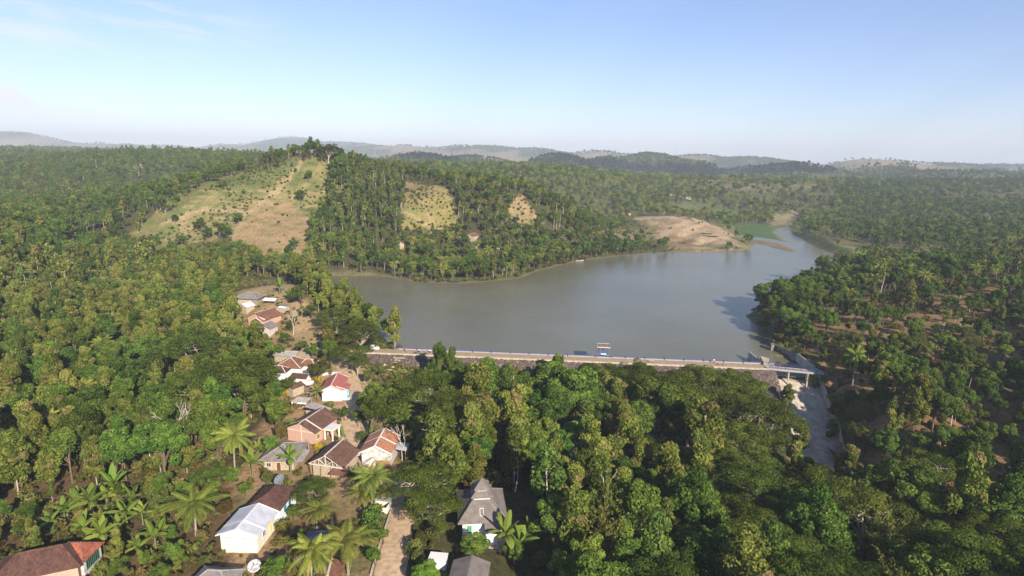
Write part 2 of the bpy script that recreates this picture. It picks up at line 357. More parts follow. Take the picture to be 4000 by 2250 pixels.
m = reg(FIELD1, 340, 520); blend(m, (0.140, 0.150, 0.052)); blend(m * np.clip((n1 - .45) * 7, 0, 1), (0.25, 0.205, 0.095), .8); blend(m * np.clip((n2 - .55) * 9, 0, 1), (0.09, 0.115, 0.035), .8)
terr = (np.sin(HZ * 1.9 + n1 * 4) > .2)
m2 = reg(BROWN1, 340, 520); blend(m2, (0.31, 0.205, 0.115)); blend(m2 * terr, (0.19, 0.16, 0.065), .8); blend(m2 * np.clip((n2-.55)*6,0,1), (0.14,0.14,0.05), .6)
blend(m * terr * (n2 > .42) * (PYY > 740), (0.32, 0.23, 0.13), .75)
m = reg(FIELD2, 380, 530); blend(m, (0.235, 0.20, 0.075)); blend(m * np.clip((n1 - .5) * 6, 0, 1), (0.19, 0.205, 0.05), .8); blend(m * (PYY < 770), (0.26, 0.19, 0.11), .6)
m = reg(SPUR, 380, 560); blend(m, (0.27, 0.20, 0.11))
m = reg(SANDH, 450, 700); blend(m, (0.40, 0.295, 0.20)); blend(m * np.clip((n2 - .48) * 9, 0, 1), (0.24, 0.165, 0.10), .7); blend(m * (PYY > 925) * (PXX < 2720), (0.22, 0.145, 0.08), .75); blend(m * np.clip((n1 - .60) * 12, 0, 1), (0.12, 0.12, 0.05), .8)
m = reg(MEADOW, 480, 800); blend(m, (0.072, 0.135, 0.038)); m = reg(BANKR, 400, 800); blend(m, (0.085, 0.125, 0.038))
m = reg(MIDF, 500, 1300); blend(m, (0.12, 0.16, 0.055)); m = reg(MIDB, 500, 1300); blend(m, (0.26, 0.205, 0.12))
m = reg([(2640,800),(2780,820),(2740,835),(2660,820)], 500, 1300); blend(m, (0.19, 0.105, 0.06))
sdl = sdist(HX, HY, LAKE)
m = np.clip(1 - sdl / 5, 0, 1) * (sdl > -3) * (HY > 205) * (HX < 330); blend(m, (0.17, 0.145, 0.08))
m = np.clip(1 - np.abs(sdl - 9) / 5, 0, 1) * (HY > 300) * (HX < 330) * (HZ < 2); blend(m, (0.11, 0.14, 0.045), .7)
m = (sdist(HX, HY, BAR) < 2).astype(float); blend(m, (0.21, 0.155, 0.10))
m = np.clip(1.5 - segdist(HX, HY, [tuple(P(*q)[:2]) for q in [(1375,1680,.5),(1372,1600,.8),(1385,1500,1.4),(1350,1400,2.4)]], False) / 6, 0, 1) * (HZ > -1); blend(m, (0.42, 0.31, 0.20), .85)
m = (np.hypot(HX+42, HY-207) < 14) & (HZ > 0.1); blend(m.astype(float), (0.14, 0.165, 0.055))
SHED_C = P(1040, 1135, 10); m = np.clip(1.3 - np.hypot(HX-SHED_C[0], HY-SHED_C[1]) / 22, 0, 1); blend(m, (0.38, 0.27, 0.155))
m = np.clip(1.4 - segdist(HX, HY, [tuple(P(*q)[:2]) for q in [(1230,1345,4),(1180,1280,4),(1190,1230,5)]], False) / 5, 0, 1); blend(m, (0.36, 0.255, 0.15))
m = np.clip(1.4 - segdist(HX, HY, [tuple(P(*q)[:2]) for q in [(1560,1470,-1.5),(1650,1490,-1.5),(1500,1470,-1)]], False) / 6, 0, 1); blend(m, (0.30, 0.22, 0.12))
paths = [[(905,985),(955,870),(1040,780),(1130,690),(1210,612)],[(640,905),(800,860),(960,850)],[(1640,735),(1680,800),(1700,890)],[(1580,820),(1700,845)]]
for pl_ in paths:
    l_ = [tuple(D(a_, b_, 500 if b_ < 640 else np.interp(b_, [640, 985], [480, 385]))[:2]) for a_, b_ in pl_]; m = np.clip(1.6 - segdist(HX, HY, l_, False)/1.6, 0, 1); blend(m, (0.36, 0.26, 0.16), .8)
track = [tuple(hit(*q)[:2]) for q in [(3345,1480),(3390,1520),(3400,1570),(3425,1620),(3430,1665)]]
dt_ = np.abs(segdist(HX, HY, track, False) - 1.4); m = np.clip(1.3 - dt_ / 1.3, 0, 1); blend(m, (0.36, 0.22, 0.12))

gm, nt, o = newmat('soil'); L = nt.links
b = nd(nt, 'ShaderNodeBsdfPrincipled'); b.inputs['Roughness'].default_value = 0.95; b.inputs['Specular IOR Level'].default_value = 0.15
at = nd(nt, 'ShaderNodeAttribute', attribute_name='soil'); geo = nd(nt, 'ShaderNodeNewGeometry')
nA = nd(nt, 'ShaderNodeTexNoise'); nA.inputs['Scale'].default_value = 0.7; nA.inputs['Detail'].default_value = 8; nA.inputs['Roughness'].default_value = 0.65; L.new(geo.outputs['Position'], nA.inputs['Vector'])
nB = nd(nt, 'ShaderNodeTexNoise'); nB.inputs['Scale'].default_value = 0.09; nB.inputs['Detail'].default_value = 6; L.new(geo.outputs['Position'], nB.inputs['Vector'])
mA = nd(nt, 'ShaderNodeMixRGB', blend_type='MULTIPLY'); mA.inputs[0].default_value = 1; L.new(at.outputs['Color'], mA.inputs[1]); L.new(ramp(nt, nA.outputs[0], [(0.3, (.50, .56, .46)), (0.52, (1, 1, 1)), (0.72, (1.35, 1.25, 1.15))]), mA.inputs[2])
mB = nd(nt, 'ShaderNodeMixRGB', blend_type='MULTIPLY'); mB.inputs[0].default_value = .8; L.new(mA.outputs[0], mB.inputs[1]); L.new(ramp(nt, nB.outputs[0], [(0.35, (.70, .78, .64)), (0.6, (1.1, 1.08, 1.05))]), mB.inputs[2])
nC = nd(nt, 'ShaderNodeTexNoise'); nC.inputs['Scale'].default_value = 3.2; nC.inputs['Detail'].default_value = 6; nC.inputs['Roughness'].default_value = .7; L.new(geo.outputs['Position'], nC.inputs['Vector'])
mC = nd(nt, 'ShaderNodeMixRGB', blend_type='MULTIPLY'); mC.inputs[0].default_value = .85; L.new(mB.outputs[0], mC.inputs[1]); L.new(ramp(nt, nC.outputs[0], [(0.36, (.55, .60, .50)), (0.5, (1, 1, 1)), (0.66, (1.3, 1.22, 1.12))]), mC.inputs[2])
L.new(mC.outputs[0], b.inputs['Base Color'])
bp = nd(nt, 'ShaderNodeBump'); bp.inputs['Strength'].default_value = 0.6; bp.inputs['Distance'].default_value = 0.5; L.new(nA.outputs[0], bp.inputs['Height']); L.new(bp.outputs[0], b.inputs['Normal'])
L.new(b.outputs[0], o.inputs[0])
ny, nx = HX.shape; idx = np.arange(ny * nx).reshape(ny, nx)
F = np.stack([idx[:-1,:-1], idx[:-1,1:], idx[1:,1:], idx[1:,:-1]], -1).reshape(-1, 4)
ground = obj('ground', np.stack([HX, HY, HZ], -1).reshape(-1, 3), F, gm, smooth=True)
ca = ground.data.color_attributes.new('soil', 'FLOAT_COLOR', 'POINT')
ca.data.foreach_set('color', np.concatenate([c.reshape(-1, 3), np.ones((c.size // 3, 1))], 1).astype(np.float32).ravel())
tag(ground, 'brown and grassy land around the lake rising to wooded hills', 'ground', kind='structure')

# ---------------------------------------------------------------- water
wm, nt, o = newmat('lake_water'); L = nt.links
b = nd(nt, 'ShaderNodeBsdfPrincipled'); b.inputs['Roughness'].default_value = 0.16; b.inputs['IOR'].default_value = 1.33; b.inputs['Specular IOR Level'].default_value = 0.4
geo = nd(nt, 'ShaderNodeNewGeometry')
nA = nd(nt, 'ShaderNodeTexNoise'); nA.inputs['Scale'].default_value = 0.012; nA.inputs['Detail'].default_value = 4; L.new(geo.outputs['Position'], nA.inputs['Vector'])
L.new(ramp(nt, nA.outputs[0], [(0.35, (0.118, 0.112, 0.068)), (0.65, (0.150, 0.143, 0.095))]), b.inputs['Base Color'])
mp = nd(nt, 'ShaderNodeMapping'); mp.inputs['Scale'].default_value = (0.45, 1.1, 1); mp.inputs['Rotation'].default_value = (0, 0, 0.25); L.new(geo.outputs['Position'], mp.inputs[0])
nB = nd(nt, 'ShaderNodeTexNoise'); nB.inputs['Scale'].default_value = 1.1; nB.inputs['Detail'].default_value = 4; L.new(mp.outputs[0], nB.inputs['Vector'])
bp = nd(nt, 'ShaderNodeBump'); bp.inputs['Strength'].default_value = 0.55; bp.inputs['Distance'].default_value = 0.22; L.new(nB.outputs[0], bp.inputs['Height']); L.new(bp.outputs[0], b.inputs['Normal'])
L.new(b.outputs[0], o.inputs[0])
def offset_poly(poly, d):
    cx, cy_ = np.mean(poly, 0); out = []; n = len(poly)
    area = sum(poly[i][0]*poly[(i+1) % n][1]-poly[(i+1) % n][0]*poly[i][1] for i in range(n))
    s = 1 if area > 0 else -1
    for i in range(n):
        p0, p1, p2 = [np.array(poly[(i+k) % n]) for k in (-1, 0, 1)]
        e1 = p1-p0; e2 = p2-p1; n1_ = np.array([e1[1], -e1[0]])/np.hypot(*e1)*s; n2_ = np.array([e2[1], -e2[0]])/np.hypot(*e2)*s
        q = n1_+n2_; q /= max(np.hypot(*q), .3); out.append(tuple(p1+q*d))
    return out
wp = offset_poly(LAKE, 1.8)
water = MB(); V = [(x, max(y, 190.5 if x < 88 else 188), 0) for x, y in wp]
bmw = bmesh.new(); vs = [bmw.verts.new(v) for v in V]; bmw.faces.new(vs); bmesh.ops.triangulate(bmw, faces=bmw.faces[:])
sw = [bmw.verts.new((x, y, 0.004)) for x, y in offset_poly(STREAM, 1.0)]; bmw.faces.new(sw); bmw.normal_update()
for f in bmw.faces:
    if f.normal.z < 0: f.normal_flip()
me = bpy.data.meshes.new('water'); bmw.to_mesh(me); bmw.free(); me.materials.append(wm)
wo_ = bpy.data.objects.new('water', me); COL.objects.link(wo_); tag(wo_, 'calm grey green lake filling the valley behind the dam', 'lake', kind='structure')

# ---------------------------------------------------------------- roads
M_ROAD = surf('dirt_road', (0.53, 0.375, 0.235), 0.95, 0.9, 0.38, 0.4, detail=9)
M_SAND = surf('sandy_crest', (0.36, 0.275, 0.165), 0.95, 0.9, 0.25, 0.3, detail=9)
M_CONC = surf('weathered_concrete', (0.46, 0.40, 0.31), 0.9, 1.2, 0.35, 0.2, detail=8, streak=True)
M_CONCD = surf('dark_concrete', (0.25, 0.235, 0.21), 0.9, 0.9, 0.35, 0.3, detail=8)
M_CURB = surf('pale_painted_kerb', (0.37, 0.34, 0.35), 0.8, 3, 0.3, 0.1)
M_BLUE = surf('blue_paint', (0.085, 0.10, 0.26), 0.5, 4, 0.35, 0.05)
M_DBLUE = surf('dark_blue_paint', (0.035, 0.06, 0.17), 0.5, 4, 0.35, 0.05)
def smooth_line(pts, step=1.5):
    pts = [np.array(p[:2], float) for p in pts]; out = []
    for i in range(len(pts)-1):
        p0, p1, p2, p3 = pts[max(i-1,0)], pts[i], pts[i+1], pts[min(i+2, len(pts)-1)]
        n = max(2, int(np.hypot(*(p2-p1))/step))
        for k in range(n):
            t = k/n; out.append(.5*((2*p1)+(-p0+p2)*t+(2*p0-5*p1+4*p2-p3)*t*t+(-p0+3*p1-3*p2+p3)*t**3))
    out.append(pts[-1]); return np.array(out)
ROADS = []
def road(name, label, pts, w, mat, lift=0.12):
    l = smooth_line(pts); ROADS.append((l, w)); d = np.gradient(l, axis=0); d /= np.hypot(d[:,0], d[:,1])[:,None]; nrm = np.stack([-d[:,1], d[:,0]], 1)
    m = 7; V = []; rr = np.random.RandomState(len(ROADS)); jl = fbm(np.arange(len(l)), np.zeros(len(l)), 4, 3, 3)-.5; jr = fbm(np.arange(len(l)), np.zeros(len(l)), 4, 3, 6)-.5
    for k in range(m):
        s = -1 + 2*k/(m-1); ww = w/2*s + (jl*1.2 if k == 0 else jr*1.2 if k == m-1 else 0)
        q = l + nrm*(np.zeros(len(l))+ww)[:,None]; z = h(q[:,0], q[:,1]) + lift*(1 if abs(s) < 1 else -0.3) + 0.05*(1-s*s) - 0.04*(abs(abs(s)-0.45) < .2)
        V.append(np.c_[q, z])
    V = np.array(V).transpose(1,0,2).reshape(-1,3); n = len(l); ii = np.arange(n*m).reshape(n,m)
    F = np.stack([ii[:-1,:-1], ii[:-1,1:], ii[1:,1:], ii[1:,:-1]], -1).reshape(-1,4)[:, ::-1]
    o = obj(name, V, F, mat, smooth=True); return tag(o, label, 'road', kind='structure')
RP = [P(*q) for q in [(1495,2330,0),(1532,2200,0),(1562,2060,0),(1575,1960,0),(1530,1880,0),(1440,1830,0.2),(1388,1760,.3),(1375,1700,.5),(1372,1640,.6),(1385,1580,.8),(1385,1530,1.2),(1365,1470,1.6),(1345,1420,2.2),(1370,1378,2.9),(1430,1369,3)]]
road('dirt_road', 'pale dirt road climbing through the village to the dam', RP, 5.4, M_ROAD)
def road_dist(x, y):
    d = np.full(np.shape(x), 1e9)
    for l, w in ROADS: d = np.minimum(d, segdist(x, y, [tuple(q) for q in l[::3]], False) - w/2)
    return d

# ---------------------------------------------------------------- dam
dv = DAM_B - DAM_A; DL = float(np.hypot(*dv)); DRZ = math.atan2(dv[1], dv[0])
dam = thing('dam', 'long straight rockfill dam with a sandy crest holding back the lake', 'dam', (DAM_A[0], DAM_A[1], 0), DRZ)
M_ROCK, nt, o = newmat('rubble_stone'); L = nt.links
b = nd(nt, 'ShaderNodeBsdfPrincipled'); b.inputs['Roughness'].default_value = 0.95
tcn = nd(nt, 'ShaderNodeTexCoord'); vo = nd(nt, 'ShaderNodeTexVoronoi'); vo.inputs['Scale'].default_value = 2.2; L.new(tcn.outputs['Object'], vo.inputs['Vector'])
bw = nd(nt, 'ShaderNodeRGBToBW'); L.new(vo.outputs['Color'], bw.inputs[0])
L.new(ramp(nt, bw.outputs[0], [(0.15, (0.040, 0.028, 0.024)), (0.5, (0.085, 0.060, 0.050)), (0.82, (0.125, 0.090, 0.074)), (0.95, (0.27, 0.215, 0.18))]), b.inputs['Base Color']); L.new(b.outputs[0], o.inputs[0])
mb = MB().box(-3, DL+1.5, -2.2, 2.2, 2.2, 3.0); mb.build('crest_road', M_SAND, dam)
mb = MB().box(-2, DL+1, -2.55, -2.2, 2.5, 3.12); mb.build('kerb', M_CONC, dam)
rng = np.random.RandomState(3)
def rubble(y0, z0, y1, z1, name):
    nu, nv = int(DL/0.45), 26; u = np.linspace(-2, DL+0.5, nu); v = np.linspace(0, 1, nv); U, Vv = np.meshgrid(u, v)
    j = rng.rand(*U.shape); Y = y0+(y1-y0)*Vv + (rng.rand(*U.shape)-.5)*.25; Z = z0+(z1-z0)*Vv + j*0.38; U = U + (rng.rand(*U.shape)-.5)*.3
    ii = np.arange(nu*nv).reshape(nv, nu); F = np.stack([ii[:-1,:-1], ii[:-1,1:], ii[1:,1:], ii[1:,:-1]], -1).reshape(-1,4)
    if y1 < y0: F = F[:, ::-1]
    return obj(name, np.stack([U, Y, Z], -1).reshape(-1,3), F, M_ROCK, dam)
rubble(-2.4, 2.5, -18, -7.9, 'rubble_face'); rubble(2.6, 2.3, 11, -3.4, 'lake_side_face')
# the small outline of an old inscription set in pale stones on the face, left end
mb = MB()
for x0, x1, t0, t1 in [(10.0,14.0,1.35,1.55),(9.2,9.5,2.1,3.0),(9.2,12.4,2.9,3.1),(10.6,12.4,2.1,2.3),(12.2,12.5,2.1,3.0),(10.6,10.8,2.1,2.5)]:
    s = -0.668; mb.slab([(x0, -2.4-t1, 2.95+t1*s), (x1, -2.4-t1, 2.95+t1*s), (x1, -2.4-t0, 2.95+t0*s), (x0, -2.4-t0, 2.95+t0*s)], 0.3)
mb.build('pale_stone_outline', M_CONC, dam)
par = thing('parapet_wall', 'low lavender and blue parapet wall running along the lake side of the dam', 'wall', (DAM_A[0], DAM_A[1], 3.0), DRZ)
MB().box(9.5, DL+1.5, 2.15, 2.5, -0.3, 0.34).build('kerb', M_CURB, par)
MB().box(9.5, DL+1.5, 2.32, 2.47, 0.34, 0.60).build('wall', M_BLUE, par)
k = 0
for x in np.arange(10, DL+1, 6.7):
    if 73 < x < 79: continue
    MB().box(x-.14, x+.14, 2.06, 2.53, -0.35, 0.92).build('post', M_DBLUE, par)
def to_dam(s, off, z): c_, s_ = math.cos(DRZ), math.sin(DRZ); return (DAM_A[0]+c_*s-s_*off, DAM_A[1]+s_*s+c_*off, z)

# gate house on the dam: four blue columns under a grey flat roof, hoist frame, stairs, name board
gs = float((P(2357, 1400, 3)[:2]-DAM_A) @ dv / DL)
gate = thing('gate_house', 'blue intake gate shelter with a flat brown roof standing on the dam crest', 'gate house', to_dam(gs, 3.6, 3.0), DRZ)
M_GROOF = surf('stained_roof_sheet', (0.23, 0.17, 0.13), 0.85, 1.6, 0.5, 0.2, detail=7)
MB().box(-2.0, 2.0, -1.9, 1.9, -4.5, 0.25).build('platform', M_CONC, gate)
for sx in (-1.45, 1.45):
    for sy in (-1.3, 1.3): MB().box(sx-.14, sx+.14, sy-.14, sy+.14, 0.25, 3.7).build('column', M_BLUE, gate)
MB().box(-1.75, 1.75, -1.6, -1.35, 3.45, 3.8).box(-1.75, 1.75, 1.35, 1.6, 3.45, 3.8).box(-1.75, -1.5, -1.35, 1.35, 3.45, 3.8).box(1.5, 1.75, -1.35, 1.35, 3.45, 3.8).build('beam', M_BLUE, gate)
roof = MB().slab([(-2.1,-1.9,3.95),(2.1,-1.9,3.95),(2.1,1.9,4.1),(-2.1,1.9,4.1)], .14).build('roof', M_GROOF, gate)
MB().box(-2.2,2.2,-2.02,-1.9,3.75,4.06).box(-2.2,2.2,1.9,2.02,3.9,4.2).box(-2.2,-2.1,-1.9,1.9,3.8,4.16).box(2.1,2.2,-1.9,1.9,3.8,4.16).build('roof_edge', surf('pale_roof_edge', (0.55,0.48,0.44), .8), roof)
M_SKY = surf('sky_blue_board', (0.36, 0.66, 0.83), 0.6, 6, .15, 0)
bd = MB().box(-0.95, 0.95, -1.66, -1.62, 1.15, 1.65).build('name_board', M_SKY, gate)
tx = MB()
for i, w_ in enumerate((.28,.18,.34,.22)): tx.box(-.8+i*.4, -.8+i*.4+w_, -1.675, -1.661, 1.36, 1.46)
MB().beam((-.3,0,.25),(-.3,0,2.6),.08).beam((.3,0,.25),(.3,0,2.6),.08).beam((-.5,0,2.6),(.5,0,2.6),.15).beam((0,0,2.5),(0,0,3.5),.06).box(-.5,.5,-.3,.3,.25,.95).build('hoist', M_DBLUE, gate)
for sx in (-1, 1):
    q = MB()
    for k in range(5): q.box(sx*1.9 if sx > 0 else -3.1+k*.0, 3.1 if sx > 0 else -1.9, -1.7+k*.0, -1.1, -0.0+k*.0, .02) if k == 0 else q.box(min(sx*(2.0+(4-k)*.25), sx*2.0), max(sx*(2.0+(4-k)*.25), sx*2.0)+1e-3, -1.7, -.9, 0.02+(k-1)*.12, .14+(k-1)*.12)
    q.build('steps', M_CONC, gate)
    q = MB(); [q.beam((sx*(2.0+i*.55), -1.75, 0.0), (sx*(2.0+i*.55), -1.75, 1.3-i*.3), .07) for i in range(3)]; q.beam((sx*2.0,-1.75,1.3),(sx*3.1,-1.75,.7),.07).beam((sx*2.0,-1.75,.8),(sx*3.1,-1.75,.25),.06); q.build('handrail', M_BLUE, gate)

# ---------------------------------------------------------------- spillway and bridge
sp = thing('spillway', 'pale concrete spillway chute dropping away below the bridge', 'spillway')
ctr = smooth_line(SPILL, 1.0); yy = ctr[:,1]; sy = np.array([q[1] for q in SPILL])[::-1]
fz = np.interp(yy, sy, SPZ[::-1]); hw = np.interp(yy, sy, SPW[::-1]); n = len(ctr)
dd = np.gradient(ctr, axis=0); dd /= np.hypot(dd[:,0], dd[:,1])[:,None]; nr = np.stack([-dd[:,1], dd[:,0]], 1)   # nr points to the right bank side (+x when heading to -y)
V = []; m = 9
for k in range(m):
    s = -1+2*k/(m-1); q = ctr+nr*(hw*s)[:,None]; V.append(np.c_[q, fz+0.05*rng.rand(n)])
V = np.array(V).transpose(1,0,2).reshape(-1,3); ii = np.arange(n*m).reshape(n,m); F = np.stack([ii[:-1,:-1], ii[:-1,1:], ii[1:,1:], ii[1:,:-1]], -1).reshape(-1,4)[:, ::-1]
obj('chute_floor', V, F, surf('chute_concrete', (0.47,0.41,0.32), .92, .5, .4, .3, detail=9), sp, smooth=True)
for s, mt in ((1, M_CONC), (-1, M_CONC)):
    top = np.where(yy > 187, 2.9, np.maximum(fz+3.4, -12)); q0 = ctr+nr*(s*hw)[:,None]; q1 = ctr+nr*(s*(hw+.45))[:,None]; q2 = ctr+nr*(s*(hw+.5))[:,None]
    V = np.concatenate([np.c_[q0, fz-.5], np.c_[q0, top], np.c_[q1, top], np.c_[q2, fz-3]], 0); F = []
    for a in range(3):
        f = np.stack([a*n+np.arange(n-1), a*n+np.arange(1,n), (a+1)*n+np.arange(1,n), (a+1)*n+np.arange(n-1)], -1); F.append(f if s > 0 else f[:, ::-1])
    obj('side_wall', V, np.concatenate(F), mt, sp)
B0, B1 = np.array([87.2,188.9,3.0]), np.array([103.4,184.8,3.0]); BL = float(np.hypot(*(B1-B0)[:2])); BRZ = math.atan2(B1[1]-B0[1], B1[0]-B0[0])
br = thing('footbridge', 'narrow concrete bridge with dark blue railings crossing the spillway', 'bridge', tuple(B0), BRZ)
MB().box(-1.0, BL, -1.4, 1.4, -0.35, 0.16).build('deck', M_CONC, br)
MB().box(-1.0, BL, -1.55, -1.4, -0.3, 0.32).box(-1.0, BL, 1.4, 1.55, -0.3, 0.32).build('edge_beam', M_CURB, br)
for f in (.37, .72):
    MB().box(BL*f-.2, BL*f+.2, -1.2, -.8, -6.5, -.35).box(BL*f-.2, BL*f+.2, -.8, 1.2, -3, -.35).build('pier', M_CONC, br)
for sy_ in (-1.47, 1.47):
    q = MB()
    for x in np.arange(0, BL+.5, 2.4): q.box(x-.07, x+.07, sy_-.07, sy_+.07, .32, 1.25)
    q.beam((0,sy_,1.22),(BL,sy_,1.22),.10).beam((0,sy_,.8),(BL,sy_,.8),.08); q.build('railing', M_DBLUE, br)
wing = MB().beam(P(2985,1432,2.6), P(2972,1405,2.4), .5, 2.6); wing.beam(P(2972,1405,2.4), P(3003,1412,2.2), .5, 2.2)
tag(wing.build('wing_wall', M_CONC), 'short pale concrete wing wall beside the bridge at the water', 'wall')
# curved training wall on the right bank
wl_ = smooth_line([P(3185,1430,2.4), P(3160,1408,2.4), P(3090,1372,2.4), P(3030,1345,2.5), P(3017,1338,2.5), P(3014,1346,2.5), P(3022,1358,1.2)], 1.0)
q = MB()
for a, b_ in zip(wl_[:-1], wl_[1:]): q.beam((a[0],a[1],.7), (b_[0],b_[1],.7), .45, 3.6)
tag(q.build('training_wall', M_CONCD), 'curved grey retaining wall leading into the spillway on the right bank', 'wall')
# ---------------------------------------------------------------- houses
HOUSE_SPOTS = []
def tilemat(name, c, c2, c3=None, sc=1.0):
    """clay tiles: rows and columns of tiles, each a little different, with dark weathering"""
    m, nt, o = newmat(name); L = nt.links; b = nd(nt, 'ShaderNodeBsdfPrincipled'); b.inputs['Roughness'].default_value = .9; b.inputs['Specular IOR Level'].default_value = .2
    tcn = nd(nt, 'ShaderNodeTexCoord'); vo = nd(nt, 'ShaderNodeTexVoronoi'); vo.inputs['Scale'].default_value = 3.2*sc; L.new(tcn.outputs['Object'], vo.inputs['Vector']); bw = nd(nt, 'ShaderNodeRGBToBW'); L.new(vo.outputs['Color'], bw.inputs[0])
    n1_ = nd(nt, 'ShaderNodeTexNoise'); n1_.inputs['Scale'].default_value = .8; n1_.inputs['Detail'].default_value = 7; n1_.inputs['Roughness'].default_value = .7; L.new(tcn.outputs['Object'], n1_.inputs['Vector'])
    base = ramp(nt, n1_.outputs[0], [(.30, c2[:3]), (.52, c[:3]), (.75, (c3 or c)[:3])])
    mx = nd(nt, 'ShaderNodeMixRGB', blend_type='MULTIPLY'); mx.inputs[0].default_value = 1; L.new(base, mx.inputs[1]); L.new(ramp(nt, bw.outputs[0], [(.1, (.72,.70,.70)), (.6, (1,1,1)), (.9, (1.18,1.12,1.08))]), mx.inputs[2])
    w1 = nd(nt, 'ShaderNodeTexWave'); w1.wave_type = 'BANDS'; w1.bands_direction = 'X'; w1.inputs['Scale'].default_value = 1.05*sc; L.new(tcn.outputs['Object'], w1.inputs['Vector'])
    w2 = nd(nt, 'ShaderNodeTexWave'); w2.wave_type = 'BANDS'; w2.bands_direction = 'Y'; w2.inputs['Scale'].default_value = 1.3*sc; L.new(tcn.outputs['Object'], w2.inputs['Vector'])
    ad = nd(nt, 'ShaderNodeMath', operation='ADD'); L.new(w1.outputs['Fac'], ad.inputs[0]); L.new(w2.outputs['Fac'], ad.inputs[1])
    m3 = nd(nt, 'ShaderNodeMixRGB', blend_type='MULTIPLY'); m3.inputs[0].default_value = .55; L.new(mx.outputs[0], m3.inputs[1]); L.new(ramp(nt, ad.outputs[0], [(.1, (.55,.52,.52)), (.9, (1,1,1))]), m3.inputs[2]); L.new(m3.outputs[0], b.inputs['Base Color'])
    bp = nd(nt, 'ShaderNodeBump'); bp.inputs['Strength'].default_value = .5; bp.inputs['Distance'].default_value = .05; L.new(ad.outputs[0], bp.inputs['Height']); L.new(bp.outputs[0], b.inputs['Normal']); L.new(b.outputs[0], o.inputs[0]); return m
T_BROWN = tilemat('weathered_brown_tiles', (.135,.075,.052), (.075,.045,.035), (.19,.11,.075))
T_DBROWN = tilemat('dark_brown_tiles', (.105,.052,.040), (.062,.036,.030), (.14,.075,.055))
T_MAROON = tilemat('mottled_red_brown_tiles', (.20,.095,.062), (.12,.062,.045), (.27,.14,.09))
T_ORANGE = tilemat('orange_clay_tiles', (.44,.205,.115), (.34,.15,.085), (.50,.26,.155))
T_PALE = tilemat('pale_red_painted_tiles', (.40,.135,.110), (.34,.115,.095), (.46,.175,.14))
T_RED = tilemat('red_clay_tiles', (.33,.105,.062), (.20,.07,.045), (.42,.16,.09))
T_GREY = surf('grey_cement_sheets', (.23,.205,.19), .92, 1.1, .35, .35, detail=8, wave=('Y', 1.6, .35))
T_LGREY = surf('pale_cement_sheets', (.36,.335,.31), .92, 1.3, .35, .3, detail=8, wave=('Y', 1.6, .3))
T_SHINGLE = surf('grey_shingle_sheets', (.205,.175,.155), .92, .9, .3, .35, detail=8, wave=('Z', 3.2, .35))
T_ZINC = surf('white_zinc_sheets', (.62,.62,.66), .5, .7, .22, .5, metal=.15, detail=8, wave=('Y', 1.25, .45))
W_CREAM = surf('cream_plaster', (.70,.66,.56), .9, 1.1, .18, .15, detail=8, streak=True)
W_WHITE = surf('white_plaster', (.72,.72,.70), .85, 1.5, .14, .1, detail=8, streak=True)
W_WBLUE = surf('bluish_white_plaster', (.70,.77,.80), .85, 1.5, .08, .1, streak=True)
W_PEEL = surf('peeling_white_wall', (.60,.55,.52), .9, 1.3, .4, .3, detail=9)
W_BRICK = surf('pink_brick', (.58,.37,.27), .95, 3.5, .25, .4, detail=8, wave=('Z', 3.8, .3))
W_RBRICK = surf('raw_red_brick', (.40,.19,.12), .95, 4, .35, .4, detail=8, wave=('Z', 3.8, .4))
W_PLANK = surf('woven_plank_wall', (.46,.38,.27), .95, 2.2, .35, .4, detail=8, wave=('X', 1.5, .4))
M_TRIM = surf('pale_trim', (.66,.58,.50), .85, 4, .25, .1)
M_WTRIM = surf('white_trim', (.76,.73,.70), .85, 4, .15, .1)
M_WOOD = surf('raw_timber', (.40,.28,.17), .9, 4, .35, .2)
M_GLASS = surf('dark_glass', (.035,.04,.045), .15, 4, .1, 0, spec=.6)
M_GREEN = surf('green_paint', (.07,.24,.16), .6, 5, .2, 0); M_LGREEN = surf('light_green_paint', (.22,.50,.12), .6, 5, .2, 0)
M_TURQ = surf('turquoise_paint', (.12,.50,.62), .7, 3, .15, 0); M_BROWNW = surf('brown_door', (.13,.06,.035), .7, 4, .3, 0); M_YEL = surf('pale_yellow_paint', (.72,.64,.30), .8, 3, .15, 0)
def fit(a, b, c_, eave, gz=None):
    z = 0.0 if gz is None else gz
    for _ in range(6):
        A_, B_, C_ = [P(q[0], q[1], z+eave)[:2] for q in (a, b, c_)]; m = (A_+C_)/2
        if gz is None: z = .5*z+.5*float(h(m[0], m[1]))
    u, v = B_-A_, C_-B_; a1 = math.atan2(u[1], u[0]); a2 = math.atan2(v[1], v[0])-math.pi/2; return m[0], m[1], z, (a1+a2)/2, float(np.hypot(*u)), float(np.hypot(*v))
def quadprism(mb, quad, t): mb.slab(quad, t)
